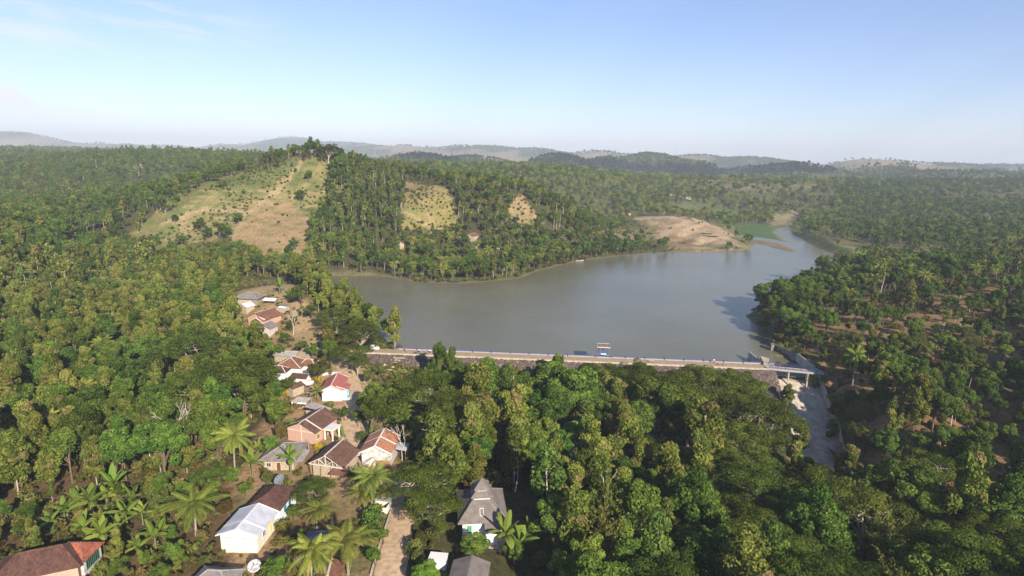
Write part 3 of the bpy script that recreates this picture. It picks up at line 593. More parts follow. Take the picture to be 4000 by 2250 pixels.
def gable(t, w, l, ev, rise, rm, wm_, oh=.55, trim=None, bands=(), gable_open=False, wall_drop=1.2, y0=None, y1=None, walls=True, ridge=None):
    hw_, hl = w/2, l/2; y0 = -hl if y0 is None else y0; y1 = hl if y1 is None else y1; s = rise/hw_
    r = MB(); r.slab([(-hw_,y0,ev),(0,y0,ev+rise),(0,y1,ev+rise),(-hw_,y1,ev)][::-1], .12); r.slab([(0,y0,ev+rise),(hw_,y0,ev),(hw_,y1,ev),(0,y1,ev+rise)][::-1], .12); ro = r.build('roof', rm, t)
    MB().beam((0,y0-.02,ev+rise+.02),(0,y1+.02,ev+rise+.02),.34,.16).build('ridge_cap', ridge or M_TRIM, ro)
    if trim:
        for yy_ in (y0, y1)+tuple(bands):
            q = MB()
            for sg in (-1, 1): q.beam((0,yy_,ev+rise+.05),(sg*hw_,yy_,ev+.05),.42,.16)
            q.build('roof_band', trim, ro)
    if walls:
        a, b_, c_, d_ = -hw_+oh, hw_-oh, y0+oh, y1-oh; ze = ev+s*oh-.13; zp = ev+rise-.13; m = MB()
        if gable_open: m.box(a, b_, c_, d_, -wall_drop, ev-.15)
        else: m.add([(a,c_,-wall_drop),(b_,c_,-wall_drop),(b_,c_,ze),(0,c_,zp),(a,c_,ze),(a,d_,-wall_drop),(b_,d_,-wall_drop),(b_,d_,ze),(0,d_,zp),(a,d_,ze)],
                    [(0,1,2,3,4),(9,8,7,6,5),(1,6,7,2),(5,0,4,9),(2,7,8,3),(4,3,8,9),(0,5,6,1)])
        m.build('wall', wm_, t)
    return ro
def hip(t, w, l, ev, rise, rm, wm_, oh=.55, rid=None, cap=None, wall_drop=1.2, x=0, y=0, axis_='y', walls=True, name='roof'):
    hw_, hl = w/2, l/2; rid = max(0.02, (l-w) if rid is None else rid)/2; A_ = [(-hw_,-hl,ev),(hw_,-hl,ev),(hw_,hl,ev),(-hw_,hl,ev)]; tops = [(0,-rid,ev+rise),(0,rid,ev+rise)] if axis_ == 'y' else [(-rid,0,ev+rise),(rid,0,ev+rise)]
    o_ = lambda q: (q[0]+x, q[1]+y, q[2]); A_ = [o_(q) for q in A_]; T0, T1 = [o_(q) for q in tops]; r = MB()
    fs = [[A_[0],A_[1],T0],[A_[1],A_[2],T1,T0],[A_[2],A_[3],T1],[A_[3],A_[0],T0,T1]] if axis_ == 'y' else [[A_[0],A_[1],T1,T0],[A_[1],A_[2],T1],[A_[2],A_[3],T0,T1],[A_[3],A_[0],T0]]
    for f in fs: r.slab(f, .11)
    ro = r.build(name, rm, t); q = MB(); q.beam(T0, T1, .24, .13) if rid > .05 else None
    for k_, T in ((0,T0),(1,T0 if axis_ == 'y' else T1),(2,T1),(3,T1 if axis_ == 'y' else T0)): q.beam(np.array(A_[k_])+[0,0,.03], np.array(T)+[0,0,.03], .2, .1)
    q.build('ridge_cap', cap or rm, ro)
    if walls: MB().box(x-hw_+oh, x+hw_-oh, y-hl+oh, y+hl-oh, -wall_drop, ev+.02).build('wall', wm_, t)
    return ro
def opening(t, kind_, x, y, z0, wd, ht, face, frame=None, pane=None, bars=1):
    """a framed window or door on the front (-y), right (+x) or left wall"""
    f = MB(); p = MB(); e = .05; fw = .09
    def bx(m, u0, u1, v0, v1, d0, d1):
        if face == 'front': m.box(x+u0, x+u1, y-d1, y-d0, v0, v1)
        elif face == 'right': m.box(x+d0, x+d1, y+u0, y+u1, v0, v1)
        else: m.box(x-d1, x-d0, y+u0, y+u1, v0, v1)
    for a in ((-wd/2-fw, -wd/2, z0, z0+ht), (wd/2, wd/2+fw, z0, z0+ht), (-wd/2-fw, wd/2+fw, z0+ht, z0+ht+fw), (-wd/2-fw, wd/2+fw, z0-fw, z0)): bx(f, *a, .003, .07)
    for k_ in range(1, bars+1): bx(f, -wd/2+wd*k_/(bars+1)-.03, -wd/2+wd*k_/(bars+1)+.03, z0, z0+ht, .025, .06)
    fo = f.build(kind_, frame or M_WTRIM, t); bx(p, -wd/2, wd/2, z0, z0+ht, .003, .02); p.build('pane' if kind_ == 'window' else 'door_leaf', pane or M_GLASS, fo)
def house(nm, label, cat, c, rad_=None):
    x, y, z, yaw, w, l = c; t = thing(nm, label, cat, (x, y, z), yaw); HOUSE_SPOTS.append((label, x, y, rad_ or max(w, l)*.62)); return t, w, l

# white metal roof house and the brown hipped house joined behind it
f1 = fit((848,2090),(1008,2105),(1083,2002), 3.0, 0.2); t, w, l = house('metal_roofed_house', 'cream house with a white corrugated metal roof at the lower left', 'house', f1)
gable(t, w, l, 3.0, 1.5, T_ZINC, W_CREAM, .5, M_WTRIM, (-l*.18,), wall_drop=2.6, ridge=M_WTRIM)
yw = -l/2+.5
opening(t, 'window', w/2-.5, -l*.1, 1.2, 1.0, 1.1, 'right', M_WTRIM)
opening(t, 'door', w/2-.5, l*.22, 0.1, .9, 2.0, 'right', M_YEL, M_YEL, 0)
for xx in (-2.2, -1.4, 1.3, 2.1): MB().box(xx-.22, xx+.22, yw-.05, yw-.004, 2.35, 2.45).build('vent', M_CONCD, t)
MB().box(-.12, .12, yw-.10, yw-.004, -2.0, 3.4).build('pilaster', W_CREAM, t)
f2 = fit((985,1975),(1100,1998),(1128,1893), 3.2, 0.3); x, y, z, yaw, w2, l2 = f2; cx, cy = P(1063,1942,3.4)[:2]
t, w, l = house('brown_hip_roofed_house', 'house with a dark brown hipped tile roof joined to the white metal roof', 'house', (cx, cy, 0.3, f1[3], 7.2, 8.2))
hip(t, w, l, 2.9, 2.0, T_DBROWN, W_WBLUE, .5, 2.6, T_DBROWN); opening(t, 'window', w/2-.5, -1.2, 1.0, .9, 1.2, 'right', M_TURQ); opening(t, 'door', w/2-.5, .8, .1, .9, 2.0, 'right', M_TURQ, M_BROWNW, 0)
# orange tiled house
f3 = fit((1408,1768),(1533,1778),(1557,1706), 3.0, 0.2); t, w, l = house('orange_tiled_house', 'peeling white house with a bright orange tiled roof crossed by a white band', 'house', f3)
gable(t, w, l, 3.0, 1.9, T_ORANGE, W_PEEL, .55, M_WTRIM, (.2,), wall_drop=1.5, ridge=M_WTRIM)
MB().box(.1, w/2-.5, -l/2+.48, -l/2+.55, -1.2, 1.1).build('exposed_brick', W_RBRICK, t)
lt = MB().slab([(w/2-.2,-.6,2.3),(w/2+2.6,-.9,2.05),(w/2+2.6,3.0,2.05),(w/2-.2,3.0,2.3)], .06).build('lean_to_roof', T_ZINC, t); [MB().beam((w/2+2.4,yy_,-.6),(w/2+2.4,yy_,2.0),.1).build('post', M_WOOD, lt) for yy_ in (-.6,1.2,2.8)]
MB().slab([(-w/2-1.1,-l/2+.5,1.9),(-w/2+.1,-l/2+.5,2.2),(-w/2+.1,-l/2+1.9,2.2),(-w/2-1.1,-l/2+1.9,1.9)], .05).build('awning', M_WTRIM, t); opening(t, 'window', w/2-.55, -2.5, 1.0, .9, 1.1, 'right')
# open gabled house
f4 = fit((1207,1807),(1342,1823),(1401,1770), 3.0, 0.2); f4 = f4[:4]+(8.6, 7.6); t, w, l = house('open_gabled_house', 'brown tiled house with bare roof trusses showing in its open front gable', 'house', f4)
gable(t, w, l, 3.0, 2.5, T_BROWN, W_PLANK, .7, None, (), True, ridge=M_TRIM, y0=-l/2, y1=l/2+.6)
for yy_ in (-l/2+.12, 0.0, l/2-.3):
    q = MB(); q.beam((-w/2+.3,yy_,2.92),(w/2-.3,yy_,2.92),.16,.2); q.beam((0,yy_,2.9),(0,yy_,5.3),.14)
    for sg in (-1, 1): q.beam((0,yy_,5.32),(sg*(w/2-.2),yy_,2.98),.15,.16).beam((sg*.05,yy_,3.1),(sg*1.7,yy_,4.3),.11).beam((sg*1.7,yy_,2.95),(sg*1.7,yy_,4.3),.1).beam((sg*2.7,yy_,2.95),(sg*2.7,yy_,3.7),.1)
    q.build('truss', M_TRIM, t)
[MB().beam((-w/2+.6+i*(w-1.2)/3,-l/2+.2,-.5),(-w/2+.6+i*(w-1.2)/3,-l/2+.2,2.85),.16).build('post', M_WOOD, t) for i in range(4)]
MB().slab([(w/2-2.4,-l/2-1.7,2.2),(w/2+.9,-l/2-1.5,2.2),(w/2+.9,-l/2+.4,2.75),(w/2-2.4,-l/2+.2,2.75)], .1).build('front_lean_to_roof', T_MAROON, t)
# pink brick house with a carport
f5 = fit((1128,1669),(1245,1708),(1299,1636), 3.0, 0.5); f5 = (f5[0]+.3, f5[1]+.2, .5, R(-17), 9.2, 10.4); t, w, l = house('brick_gabled_house', 'pink brick house with a long brown roof and a flat white carport', 'house', f5)
gable(t, w, l, 3.0, 2.1, T_BROWN, W_BRICK, .6, None, (), wall_drop=1.6, ridge=M_TRIM)
for yy_, tr_ in ((-l/2+2.4, M_TRIM), (l/2-1.6, T_MAROON)):
    q = MB()
    for sg in (-1, 1): q.beam((0,yy_,5.16),(sg*w/2,yy_,3.07),.4,.18)
    q.build('roof_band', tr_, t)
q = MB(); yf = -l/2+.6; q.box(-.1,.1,yf-.06,yf-.004,-1.2,4.6).box(-w/2+.6,w/2-.6,yf-.06,yf-.004,2.7,2.9); q.build('concrete_frame', M_TRIM, t); cpx = w/2
cp = MB().box(cpx-.7, cpx+2.7, -1.9, 1.6, 2.75, 2.93).build('carport_roof', surf('lavender_white_slab', (.66,.62,.66), .8, 2, .12, .05), t); MB().box(cpx-.55, cpx+2.55, -1.78, 1.5, 2.45, 2.75).build('fascia', M_YEL, cp)
for a, b_ in ((2.3,-1.6),(2.3,1.2),(.1,-1.6)): MB().box(cpx+a-.14, cpx+a+.14, b_-.14, b_+.14, -.8, 2.45).build('column', M_WTRIM, cp)
opening(t, 'window', w/2-.6, -3.4, .9, 1.0, 1.2, 'right', M_YEL); opening(t, 'door', w/2-.6, -.2, -.3, 1.0, 2.1, 'right', M_YEL, M_BROWNW, 0)
# grey hip roofed house
f6 = fit((1012,1798),(1160,1803),(1203,1725), 2.7, 0.1); t, w, l = house('grey_hip_roofed_house', 'plank walled house under a broad grey cement sheet hipped roof', 'house', f6)
hip(t, w, l, 2.6, 2.0, T_GREY, W_PLANK, .9, .6, T_LGREY); opening(t, 'door', 0, -l/2+.9, -.2, .9, 2.0, 'front', M_TRIM, M_BROWNW, 0); opening(t, 'window', -2.2, -l/2+.9, .8, .9, .9, 'front', M_TRIM)
MB().slab([(w/2-.4,-l/2+.3,2.35),(w/2+1.1,-l/2+.8,2.0),(w/2+1.1,l/2-3,2.0),(w/2-.4,l/2-3,2.35)], .06).build('lean_to_roof', T_LGREY, t)
# grey awning roof behind the brick house, and the stall
cx, cy = P(1243,1598,3.1)[:2]; t, w, l = house('grey_awning_roof', 'bent grey sheet roof on posts directly behind the pink brick house', 'shelter', (cx, cy, .7, R(-17), 6.4, 3.2), 3.2)
ro = MB().slab([(-3.2,-1.5,3.2),(0,-1.5,2.95),(0,1.6,3.05),(-3.2,1.6,3.4)], .06).slab([(.003,-1.5,2.95),(3.2,-1.5,2.3),(3.2,1.6,2.45),(.003,1.6,3.05)], .06).build('roof', T_LGREY, t)
for a in (-3, 0, 3): MB().box(a-.06, a+.06, 1.3, 1.42, -.8, 2.3).build('post', M_WOOD, t)
MB().box(-3, 3, -1.3, -1.22, -.8, 2.2).build('wall', W_PLANK, t)
cx, cy = P(1178,1568,2.4)[:2]; t, w, l = house('grey_stall', 'small open stall with a sagging grey roof and a white valance', 'stall', (cx, cy, .9, R(-6), 4.6, 3.4), 2.6)
hip(t, 4.6, 3.4, 2.0, .75, T_LGREY, W_PLANK, .3, 2.0, T_LGREY, axis_='x', walls=False); MB().box(-2.15,2.15,-1.66,-1.6,1.45,2.0).build('valance', M_WTRIM, t)
for a in (-2.1, 2.1):
    for b_ in (-1.5, 1.5): MB().box(a-.06,a+.06,b_-.06,b_+.06,-.6,2.1).build('post', M_WOOD, t)
MB().box(-1.9,1.9,-1.3,-.9,.5,.6).box(-1.9,1.9,-1.3,-1.24,-.4,.5).build('counter', M_WOOD, t)
# pale red house
f9 = fit((1256,1534),(1335,1528),(1355,1472), 3.0, 1.0); f9 = f9[:3]+(R(6), 6.4, 10.6); t, w, l = house('pale_red_roofed_house', 'bluish white house with a pale red roof and a turquoise side wall', 'house', f9)
gable(t, w, l, 3.0, 1.7, T_PALE, W_WBLUE, .5, M_TRIM, (), wall_drop=2.0); yf = -l/2+.5
hx = w/2-.5
s = MB(); s.slab([(1.2,-l/2+1.0,4.1),(1.2,.8,4.1),(hx+2.0,.8,2.75),(hx+2.0,-l/2+1.0,2.75)][::-1], .12); wr = s.build('wing_roof', T_PALE, t); MB().beam((1.2,-l/2+1.0,4.15),(hx+2.0,-l/2+1.0,2.8),.24,.12).build('roof_band', M_WTRIM, wr)
wg = MB().box(hx+.003, hx+1.6, -l/2+1.5, .4, -1.6, 2.75).build('side_wing', M_TURQ, t); MB().box(hx+.2, hx+1.4, -l/2+1.44, -l/2+1.497, -1.2, 2.5).build('wing_front', W_WBLUE, wg)
MB().box(-.3,.3,yf-.03,yf-.004,1.7,1.76).box(-.3,.25,yf-.03,yf-.004,1.5,1.56).build('vent', M_CONCD, t); opening(t, 'window', hx+1.6, -2.6, .8, 1.0, 1.1, 'right', M_WTRIM); opening(t, 'door', hx, 2.2, -.3, .9, 2.0, 'right', M_WTRIM, M_TURQ, 0)
q = MB(); rs2 = random.Random(4); q.box(-2.2,2.5,-1.3,.3,-1.1,-.98)
for k in range(110): a = rs2.uniform(-2.1, 2.2); b_ = rs2.uniform(-1.2, .1); q.box(a, a+.24, b_, b_+.12, -1.04, -1.0+rs2.uniform(.1,.6))
o = q.build('brick_pile', W_RBRICK); p = P(1308,1572,.9); o.location = (p[0], p[1], float(h(p[0], p[1]))+.95); tag(o, 'low pile of red bricks in front of the bluish white house', 'brick pile')
# brown hip roofed house with two wings
def blk(px_, py_, z_): return P(px_, py_, z_)[:2]
cx, cy = blk(1142,1420,4.4); t, w, l = house('brown_tiled_compound', 'white house under several joined hipped roofs of mottled brown tiles', 'house', (cx, cy, 1.2, R(-5), 9.6, 7.6), 6.6)
hip(t, 9.0, 7.4, 3.0, 2.5, T_MAROON, W_WHITE, .6, 1.6, M_TRIM); hip(t, 5.8, 4.4, 3.0, 1.7, T_MAROON, W_WHITE, .5, 1.6, M_TRIM, x=5.2, y=1.0, axis_='x', name='wing_roof'); hip(t, 6.2, 4.2, 2.6, 1.6, T_DBROWN, W_WHITE, .5, 1.8, M_TRIM, x=-2.0, y=-5.0, axis_='x', name='front_roof')
opening(t, 'window', 6.2, -.7, .7, .8, 1.6, 'front', M_BROWNW, M_BROWNW); opening(t, 'window', 7.6, 1.0, .9, .9, 1.2, 'right', M_TURQ)
cx, cy = blk(1122,1388,3.4); t, w, l = house('long_grey_roofed_house', 'long low house with a grey sheet roof behind the brown tiled roofs', 'house', (cx, cy, 1.3, R(-3), 8.0, 4.4), 4)
gable(t, 4.6, 8.0, 2.6, 1.0, T_LGREY, W_PLANK, .4); t.rotation_euler[2] += math.pi/2
cx, cy = blk(1206,1379,3.4); t, w, l = house('end_grey_roofed_house', 'short house with a weathered grey gable roof beside the lane trees', 'house', (cx, cy, 1.5, R(-28), 5.0, 5.5), 3.4); gable(t, 5.0, 5.4, 2.7, 1.3, T_GREY, W_PLANK, .4, None, ())
cx, cy = blk(1176,1474,3.2); t, w, l = house('dark_roofed_outhouse', 'small dark brown roofed outhouse with a white wall in the shade', 'house', (cx, cy, 1.0, R(-10), 5.6, 4.0), 3.2); gable(t, 4.0, 5.6, 2.5, 1.0, T_DBROWN, W_WHITE, .35, None, ()); t.rotation_euler[2] += math.pi/2
cx, cy = blk(1152,1510,2.9); t, w, l = house('lower_brown_outhouse', 'lowest small brown roofed outhouse beside the satellite dish', 'house', (cx, cy, .9, R(-32), 4.4, 3.6), 2.8); gable(t, 3.6, 4.4, 2.2, .9, T_BROWN, W_PLANK, .3, None, ())
# the knoll houses
cx, cy = blk(976,1152,12.6); t, w, l = house('knoll_hut', 'grey hip roofed hut on the bare sandy knoll', 'house', (cx, cy, float(h(cx, cy)), R(-4), 10.6, 8.0), 6); hip(t, 10.6, 8, 2.7, 2.1, T_GREY, W_PLANK, .9, 1.0, T_LGREY, axis_='x')
MB().box(2.2,4.3,-3.2,-3.08,-.1,2.3).build('front_shade_panel', M_CONCD, t)  # solid dark panel on the wall, standing in for the shade of an opening
cx, cy = blk(962,1184,10.6); t, w, l = house('white_tent_roof', 'small white peaked roof below the grey hut on the knoll', 'shelter', (cx, cy, float(h(cx, cy)), R(-25), 5, 4.6), 2.8); gable(t, 5, 4.6, 2.1, 1.2, M_WTRIM, W_PLANK, .3)
cx, cy = blk(1032,1208,11.2); t, w, l = house('red_brown_roofed_house', 'large house with a red brown roof and white edged porch gables on the knoll', 'house', (cx, cy, float(h(cx, cy)), R(-22), 9.8, 9.4), 6.4); gable(t, 9.6, 9.4, 2.9, 2.3, T_MAROON, W_BRICK, .5, None, ())
pg = MB().slab([(2.0,-6.3,3.9),(4.6,-6.3,2.6),(4.6,-2,2.6),(2.0,-2,3.9)][::-1], .1).slab([(-.6,-6.3,2.6),(2.0,-6.3,3.9),(2.0,-2,3.9),(-.6,-2,2.6)][::-1], .1).build('porch_roof', T_RED, t); q = MB()
for sg in (-1, 1): q.beam((2.0,-6.3,3.97),(2+sg*2.6,-6.3,2.66),.3,.16)
for a, b_ in (((2.0,-4.72,3.9),(4.8,-4.72,3.2)),): q.beam(a, b_, .25, .3)
q.build('white_edge', M_WTRIM, pg); MB().add([(-.1,-5.9,-1),(4.1,-5.9,-1),(4.1,-5.9,2.75),(2,-5.9,3.75),(-.1,-5.9,2.75),(-.1,-4.4,-1),(4.1,-4.4,-1),(4.1,-4.4,2.75),(2,-4.4,3.75),(-.1,-4.4,2.75)], [(0,1,2,3,4),(9,8,7,6,5),(1,6,7,2),(5,0,4,9)]).build('porch_wall', surf('pink_plaster', (.62,.42,.36), .9, 2, .2, .1), t)
cx, cy = blk(1038,1258,8.4); t, w, l = house('cream_walled_hut', 'cream board walled hut under a dark grey roof at the knoll foot', 'house', (cx, cy, float(h(cx, cy)), R(-12), 7.4, 5.8), 4); gable(t, 7.2, 5.8, 2.6, 1.6, T_GREY, surf('pale_board_wall', (.56,.48,.44), .9, 2, .25, .3, wave=('X',1.4,.3)), .4)
cx, cy = blk(1058,1167,11.8); t, w, l = house('white_tarpaulin_shed', 'shed covered with a white tarpaulin over stacked poles on the knoll', 'shed', (cx, cy, float(h(cx, cy)), R(-8), 5.6, 3.4), 3); gable(t, 3.4, 5.4, 1.6, .8, M_WTRIM, W_PLANK, .3, walls=False); t.rotation_euler[2] += math.pi/2
[MB().beam((a, b_, -.4), (a, b_, 1.6), .09).build('post', M_WOOD, t) for a in (-1.4, 1.4) for b_ in (-2.4, 0, 2.4)]
cx, cy = blk(1102,1190,10.8); t, w, l = house('small_knoll_shed', 'small shed with one grey and one white roof sheet at the end of the knoll', 'shed', (cx, cy, float(h(cx, cy)), R(-15), 4.8, 3.6), 2.8); MB().slab([(-2.4,-.2,2.3),(1.2,-.2,2.0),(1.4,1.9,2.2),(-2.2,1.9,2.5)], .06).build('roof', T_GREY, t)
MB().slab([(-1,-1.8,1.6),(2.6,-1.9,1.45),(2.4,-.3,1.8),(-.9,-.3,1.95)], .06).build('white_roof_sheet', M_WTRIM, t); MB().box(-2,2.2,-1.4,1.6,-.6,1.4).build('wall', W_PLANK, t)
q = MB(); p0 = P(1052,1192,10); cc = float(h(p0[0], p0[1]))
for i in range(9): q.beam((i*.9,0,-.3),(i*.9,0,1.0),.07)
for z_ in (.3,.6,.9): q.beam((-.2,0,z_),(7.5,0,z_),.06)
o = q.build('pole_fence', M_WOOD, loc=(p0[0], p0[1], cc+.1)); tag(o, 'rough pole fence below the white tarpaulin shed', 'fence')
# the mosque with the tiered roof
f20 = fit((1809,2045),(1992,2030),(1945,1910), 3.4, -0.4); f20 = (f20[0], f20[1], -.4, R(7), 9.6, 11.6); t, w, l = house('mosque', 'small white mosque with a three tiered grey roof at the lower middle', 'mosque', f20, 7.5)
def tier(z0, z1, a0, b0, a1, b1, nm):
    A0 = [(-a0,-b0,z0),(a0,-b0,z0),(a0,b0,z0),(-a0,b0,z0)]; A1 = [(-a1,-b1,z1),(a1,-b1,z1),(a1,b1,z1),(-a1,b1,z1)]; r = MB(); [r.slab([A0[i],A0[(i+1)%4],A1[(i+1)%4],A1[i]], .1) for i in range(4)]
    ro = r.build(nm, T_SHINGLE, t); q = MB(); [q.beam(np.array(A0[i])+[0,0,.05], np.array(A1[i])+[0,0,.05], .24, .16) for i in range(4)]; q.build('ridge_cap', T_GREY, ro)
tier(3.3, 5.9, w/2, l/2, 1.75, 1.95, 'lower_roof'); MB().box(-1.6,1.6,-1.8,1.8,5.6,6.5).build('drum_wall', M_WTRIM, t); tier(6.35, 7.25, 2.1, 2.3, 1.1, 1.2, 'middle_roof'); MB().box(-1.0,1.0,-1.1,1.1,7.1,7.75).build('upper_drum_wall', M_WTRIM, t); tier(7.6, 9.1, 1.5, 1.6, .04, .04, 'top_roof')
MB().tube([(0,0,9.0),(0,0,9.35),(0,0,9.5),(0,0,10.0)], [.1,.13,.05,.02], 8).build('finial', T_GREY, t)
MB().box(-w/2+.9, w/2-.9, -l/2+.9, l/2-.9, -1.5, 3.45).build('wall', W_WHITE, t); yf = -l/2+.9
MB().slab([(.2,-l/2-1.6,2.5),(3.0,-l/2-1.6,2.5),(3.0,-l/2+.4,3.35),(.2,-l/2+.4,3.35)], .1).build('porch_roof', T_SHINGLE, t)
MB().box(.4,2.6,-l/2-1.3,yf-.003,-1.5,2.3).build('porch', W_WHITE, t); MB().box(2.7,4.4,-l/2-2.4,-l/2-2.2,-1.5,.2).box(-2.2,4.4,-l/2-2.2,-l/2+.6,-1.6,-.5).build('step', M_CONC, t)
opening(t, 'window', 3.25, yf, 1.0, .75, 1.35, 'front', M_LGREEN, M_GREEN); opening(t, 'window', -2.6, yf, 1.0, .75, 1.3, 'front', M_LGREEN, M_GREEN); opening(t, 'window', w/2-.9, -2.0, 1.0, .8, 1.3, 'right', M_LGREEN, M_GREEN); opening(t, 'window', w/2-.9, 2.0, 1.0, .8, 1.3, 'right', M_LGREEN, M_GREEN)
q = MB(); zz = lambda yy_: 3.3+(yy_+l/2)*(2.6/(l/2-1.95))+.03
for a in (-.55, .15): q.beam((a,-4.6,zz(-4.6)),(a,-3.4,zz(-3.4)),.07)
q.beam((-.55,-4.6,zz(-4.6)),(.15,-4.6,zz(-4.6)),.07).beam((-.55,-3.4,zz(-3.4)),(.15,-3.4,zz(-3.4)),.07); q.build('skylight', M_WTRIM, t)
cx, cy = P(1712,2168,2.0)[:2]; o = MB().box(-1.5,1.5,-.9,.9,-2,2.1).box(-1.6,1.6,-1.0,1.0,2.1,2.22).build('water_tank', M_WTRIM, loc=(cx, cy, -.4)); o.rotation_euler[2] = R(-6); tag(o, 'white plastered water tank block left of the lowest right house', 'water tank'); HOUSE_SPOTS.append(('tank', cx, cy, 2.4))
# house cut by the lower edge, right
cx, cy = P(1835,2215,3.0)[:2]; t, w, l = house('lowest_grey_brown_house', 'grey brown sheet roofed house with small red tiled porch roofs, cut by the lower edge', 'house', (cx, cy-1.0, -.6, R(-4), 6.6, 6.4), 5); gable(t, 6.4, 6.6, 2.9, 1.2, T_SHINGLE, W_BRICK, .4, None, (), ridge=T_GREY); 
MB().slab([(.6,-5.2,2.5),(3.6,-5.2,2.0),(4.0,-2.2,3.0),(.9,-2.2,3.5)][::1], .1).slab([(-2.4,-5.2,2.0),(.57,-5.2,2.5),(.87,-3.2,3.2),(-1.6,-3.2,2.6)], .1).build('porch_roof', T_MAROON, t)
# lower left house
g22 = (P(150,2180,4.5)[0], P(150,2180,4.5)[1]); t, w, l = house('long_tiled_house', 'long dark brown tiled house with a brighter red tiled end at the lower left corner', 'house', (g22[0]-1.9, g22[1]+2.6, -1.4, R(24), 12.0, 7.6), 7.2)
hip(t, 12.6, 7.8, 3.1, 2.6, T_DBROWN, W_BRICK, .6, 6.0, T_BROWN, axis_='x', wall_drop=2)
cx, cy = P(292,2118,3.6)[:2]; t, w, l = house('red_tiled_annex', 'red tiled annex with green framed windows joined to the long brown house', 'house', (cx, cy, -1.4, R(2), 5.8, 5.4), 4.2)
hip(t, 6.2, 5.6, 3.0, 2.0, T_RED, W_PEEL, .5, 2.2, T_MAROON, axis_='x', wall_drop=2); opening(t, 'window', .9, -2.3, .8, 1.0, 1.6, 'front', M_GREEN, M_GLASS); opening(t, 'window', -1.3, -2.3, .9, 1.0, 1.3, 'front', M_TRIM, M_BROWNW, 2); opening(t, 'window', 2.6, 0, .8, 3.2, 1.7, 'right', M_GREEN, M_GLASS, 6)
# lowest grey roof and its lean-to
cx, cy = P(845,2225,3.3)[:2]; t, w, l = house('lowest_grey_roofed_house', 'grey sheet hip roofed house cut by the lower edge below the cream gable', 'house', (cx, cy-.6, -.6, R(-5), 7.6, 5.6), 4.6); hip(t, 7.4, 5.8, 2.6, 1.7, T_GREY, W_PLANK, .5, 2.2, T_LGREY, axis_='x')
MB().slab([(3.4,-2.6,2.3),(5.0,-2.6,2.0),(5.0,.2,2.0),(3.4,.2,2.3)], .06).build('lean_to_roof', T_LGREY, t)
cx, cy = P(1288,2212,3.0)[:2]; t, w, l = house('red_tiled_shed', 'small red brown tiled roof half hidden under the large roadside palm', 'shed', (cx, cy, -.3, R(8), 4.4, 4), 2.6); gable(t, 4.4, 4.4, 2.2, 1.0, T_MAROON, W_BRICK, .3)
cx, cy = P(1243,2098,2.6)[:2]; t, w, l = house('blue_shed', 'blue grey roofed shed in deep shade behind the large roadside palm', 'shed', (cx, cy, -.2, R(12), 4.2, 4), 2.8); MB().slab([(-2.1,-2,2.1),(2.1,-2,2.1),(2.1,2,2.7),(-2.1,2,2.7)], .07).build('roof', surf('blue_grey_sheet', (.12,.14,.20), .7, 2, .3, .2, wave=('X',1.5,.3)), t); MB().box(-1.8,1.8,-1.7,1.7,-.5,2.1).build('wall', W_PLANK, t)
cx, cy = P(1492,1968,1.4)[:2]; t, w, l = house('roofless_block_hut', 'unfinished low block hut beside the road bend', 'hut', (cx, cy, .1, R(-10), 3.4, 3), 2); q = MB(); q.box(-1.6,1.6,-1.3,-1.15,-.5,1.3).box(-1.6,1.6,1.15,1.3,-.5,1.6).box(-1.6,-1.45,-1.15,1.15,-.5,1.5).box(1.45,1.6,-1.15,1.15,-.5,1.5); q.build('wall', W_CREAM, t); MB().slab([(-1.7,.2,1.75),(1.7,.2,1.75),(1.7,1.5,1.95),(-1.7,1.5,1.95)], .06).build('roof', T_LGREY, t)
# far side houses
for px_, py_, w_, l_, yaw_, rm_, wm2, nm, lb in [(2445,842,8,10,-38,T_RED,W_PLANK,'far_shore_house','lone red roofed house with a cream gable left of the sandy hill'),(1845,935,7,9,-25,T_MAROON,W_PLANK,'far_shore_house','brown roofed house between palms on the far shore'),(1795,945,5,5,15,T_GREY,W_PLANK,'far_shore_house','small grey roofed hut left of the brown roofed one on the far shore'),
        (1938,965,5,5,10,T_GREY,W_PLANK,'far_shore_house','pale roofed hut among bananas on the far shore'),(1855,962,5,6,-10,T_GREY,W_PLANK,'far_shore_house','low grey roof just below the brown roofed house on the far shore'),(2618,760,12,9,5,T_RED,W_PLANK,'far_plain_house','wide red roof at the edge of the green field behind the lake'),(2648,757,7,7,30,T_RED,W_PLANK,'far_plain_house','smaller red roof right of the wide one behind the lake'),
        (2693,727,9,8,-10,T_LGREY,W_PLANK,'far_plain_house','pale roofed house deep among the palms of the plain'),(1560,965,6,7,20,T_MAROON,W_PLANK,'far_shore_house','small brown house behind the left part of the far shore'),(552,655,9,9,10,T_MAROON,W_BRICK,'far_slope_house','reddish house beside the old white bare tree on the far slope'),(470,683,7,7,0,T_LGREY,W_PLANK,'far_slope_house','white roofed house among the trees of the far left slope')]:
    x, y, z = hit(px_, py_); z_ = float(h(x, y)); t, w, l = house(nm, lb, 'house', (x, y, z_, R(yaw_), w_, l_), max(w_, l_)*.8); gable(t, w_, l_, 2.6, w_*.22, rm_, wm2, .4, M_TRIM if rm_ is T_RED else None); pass

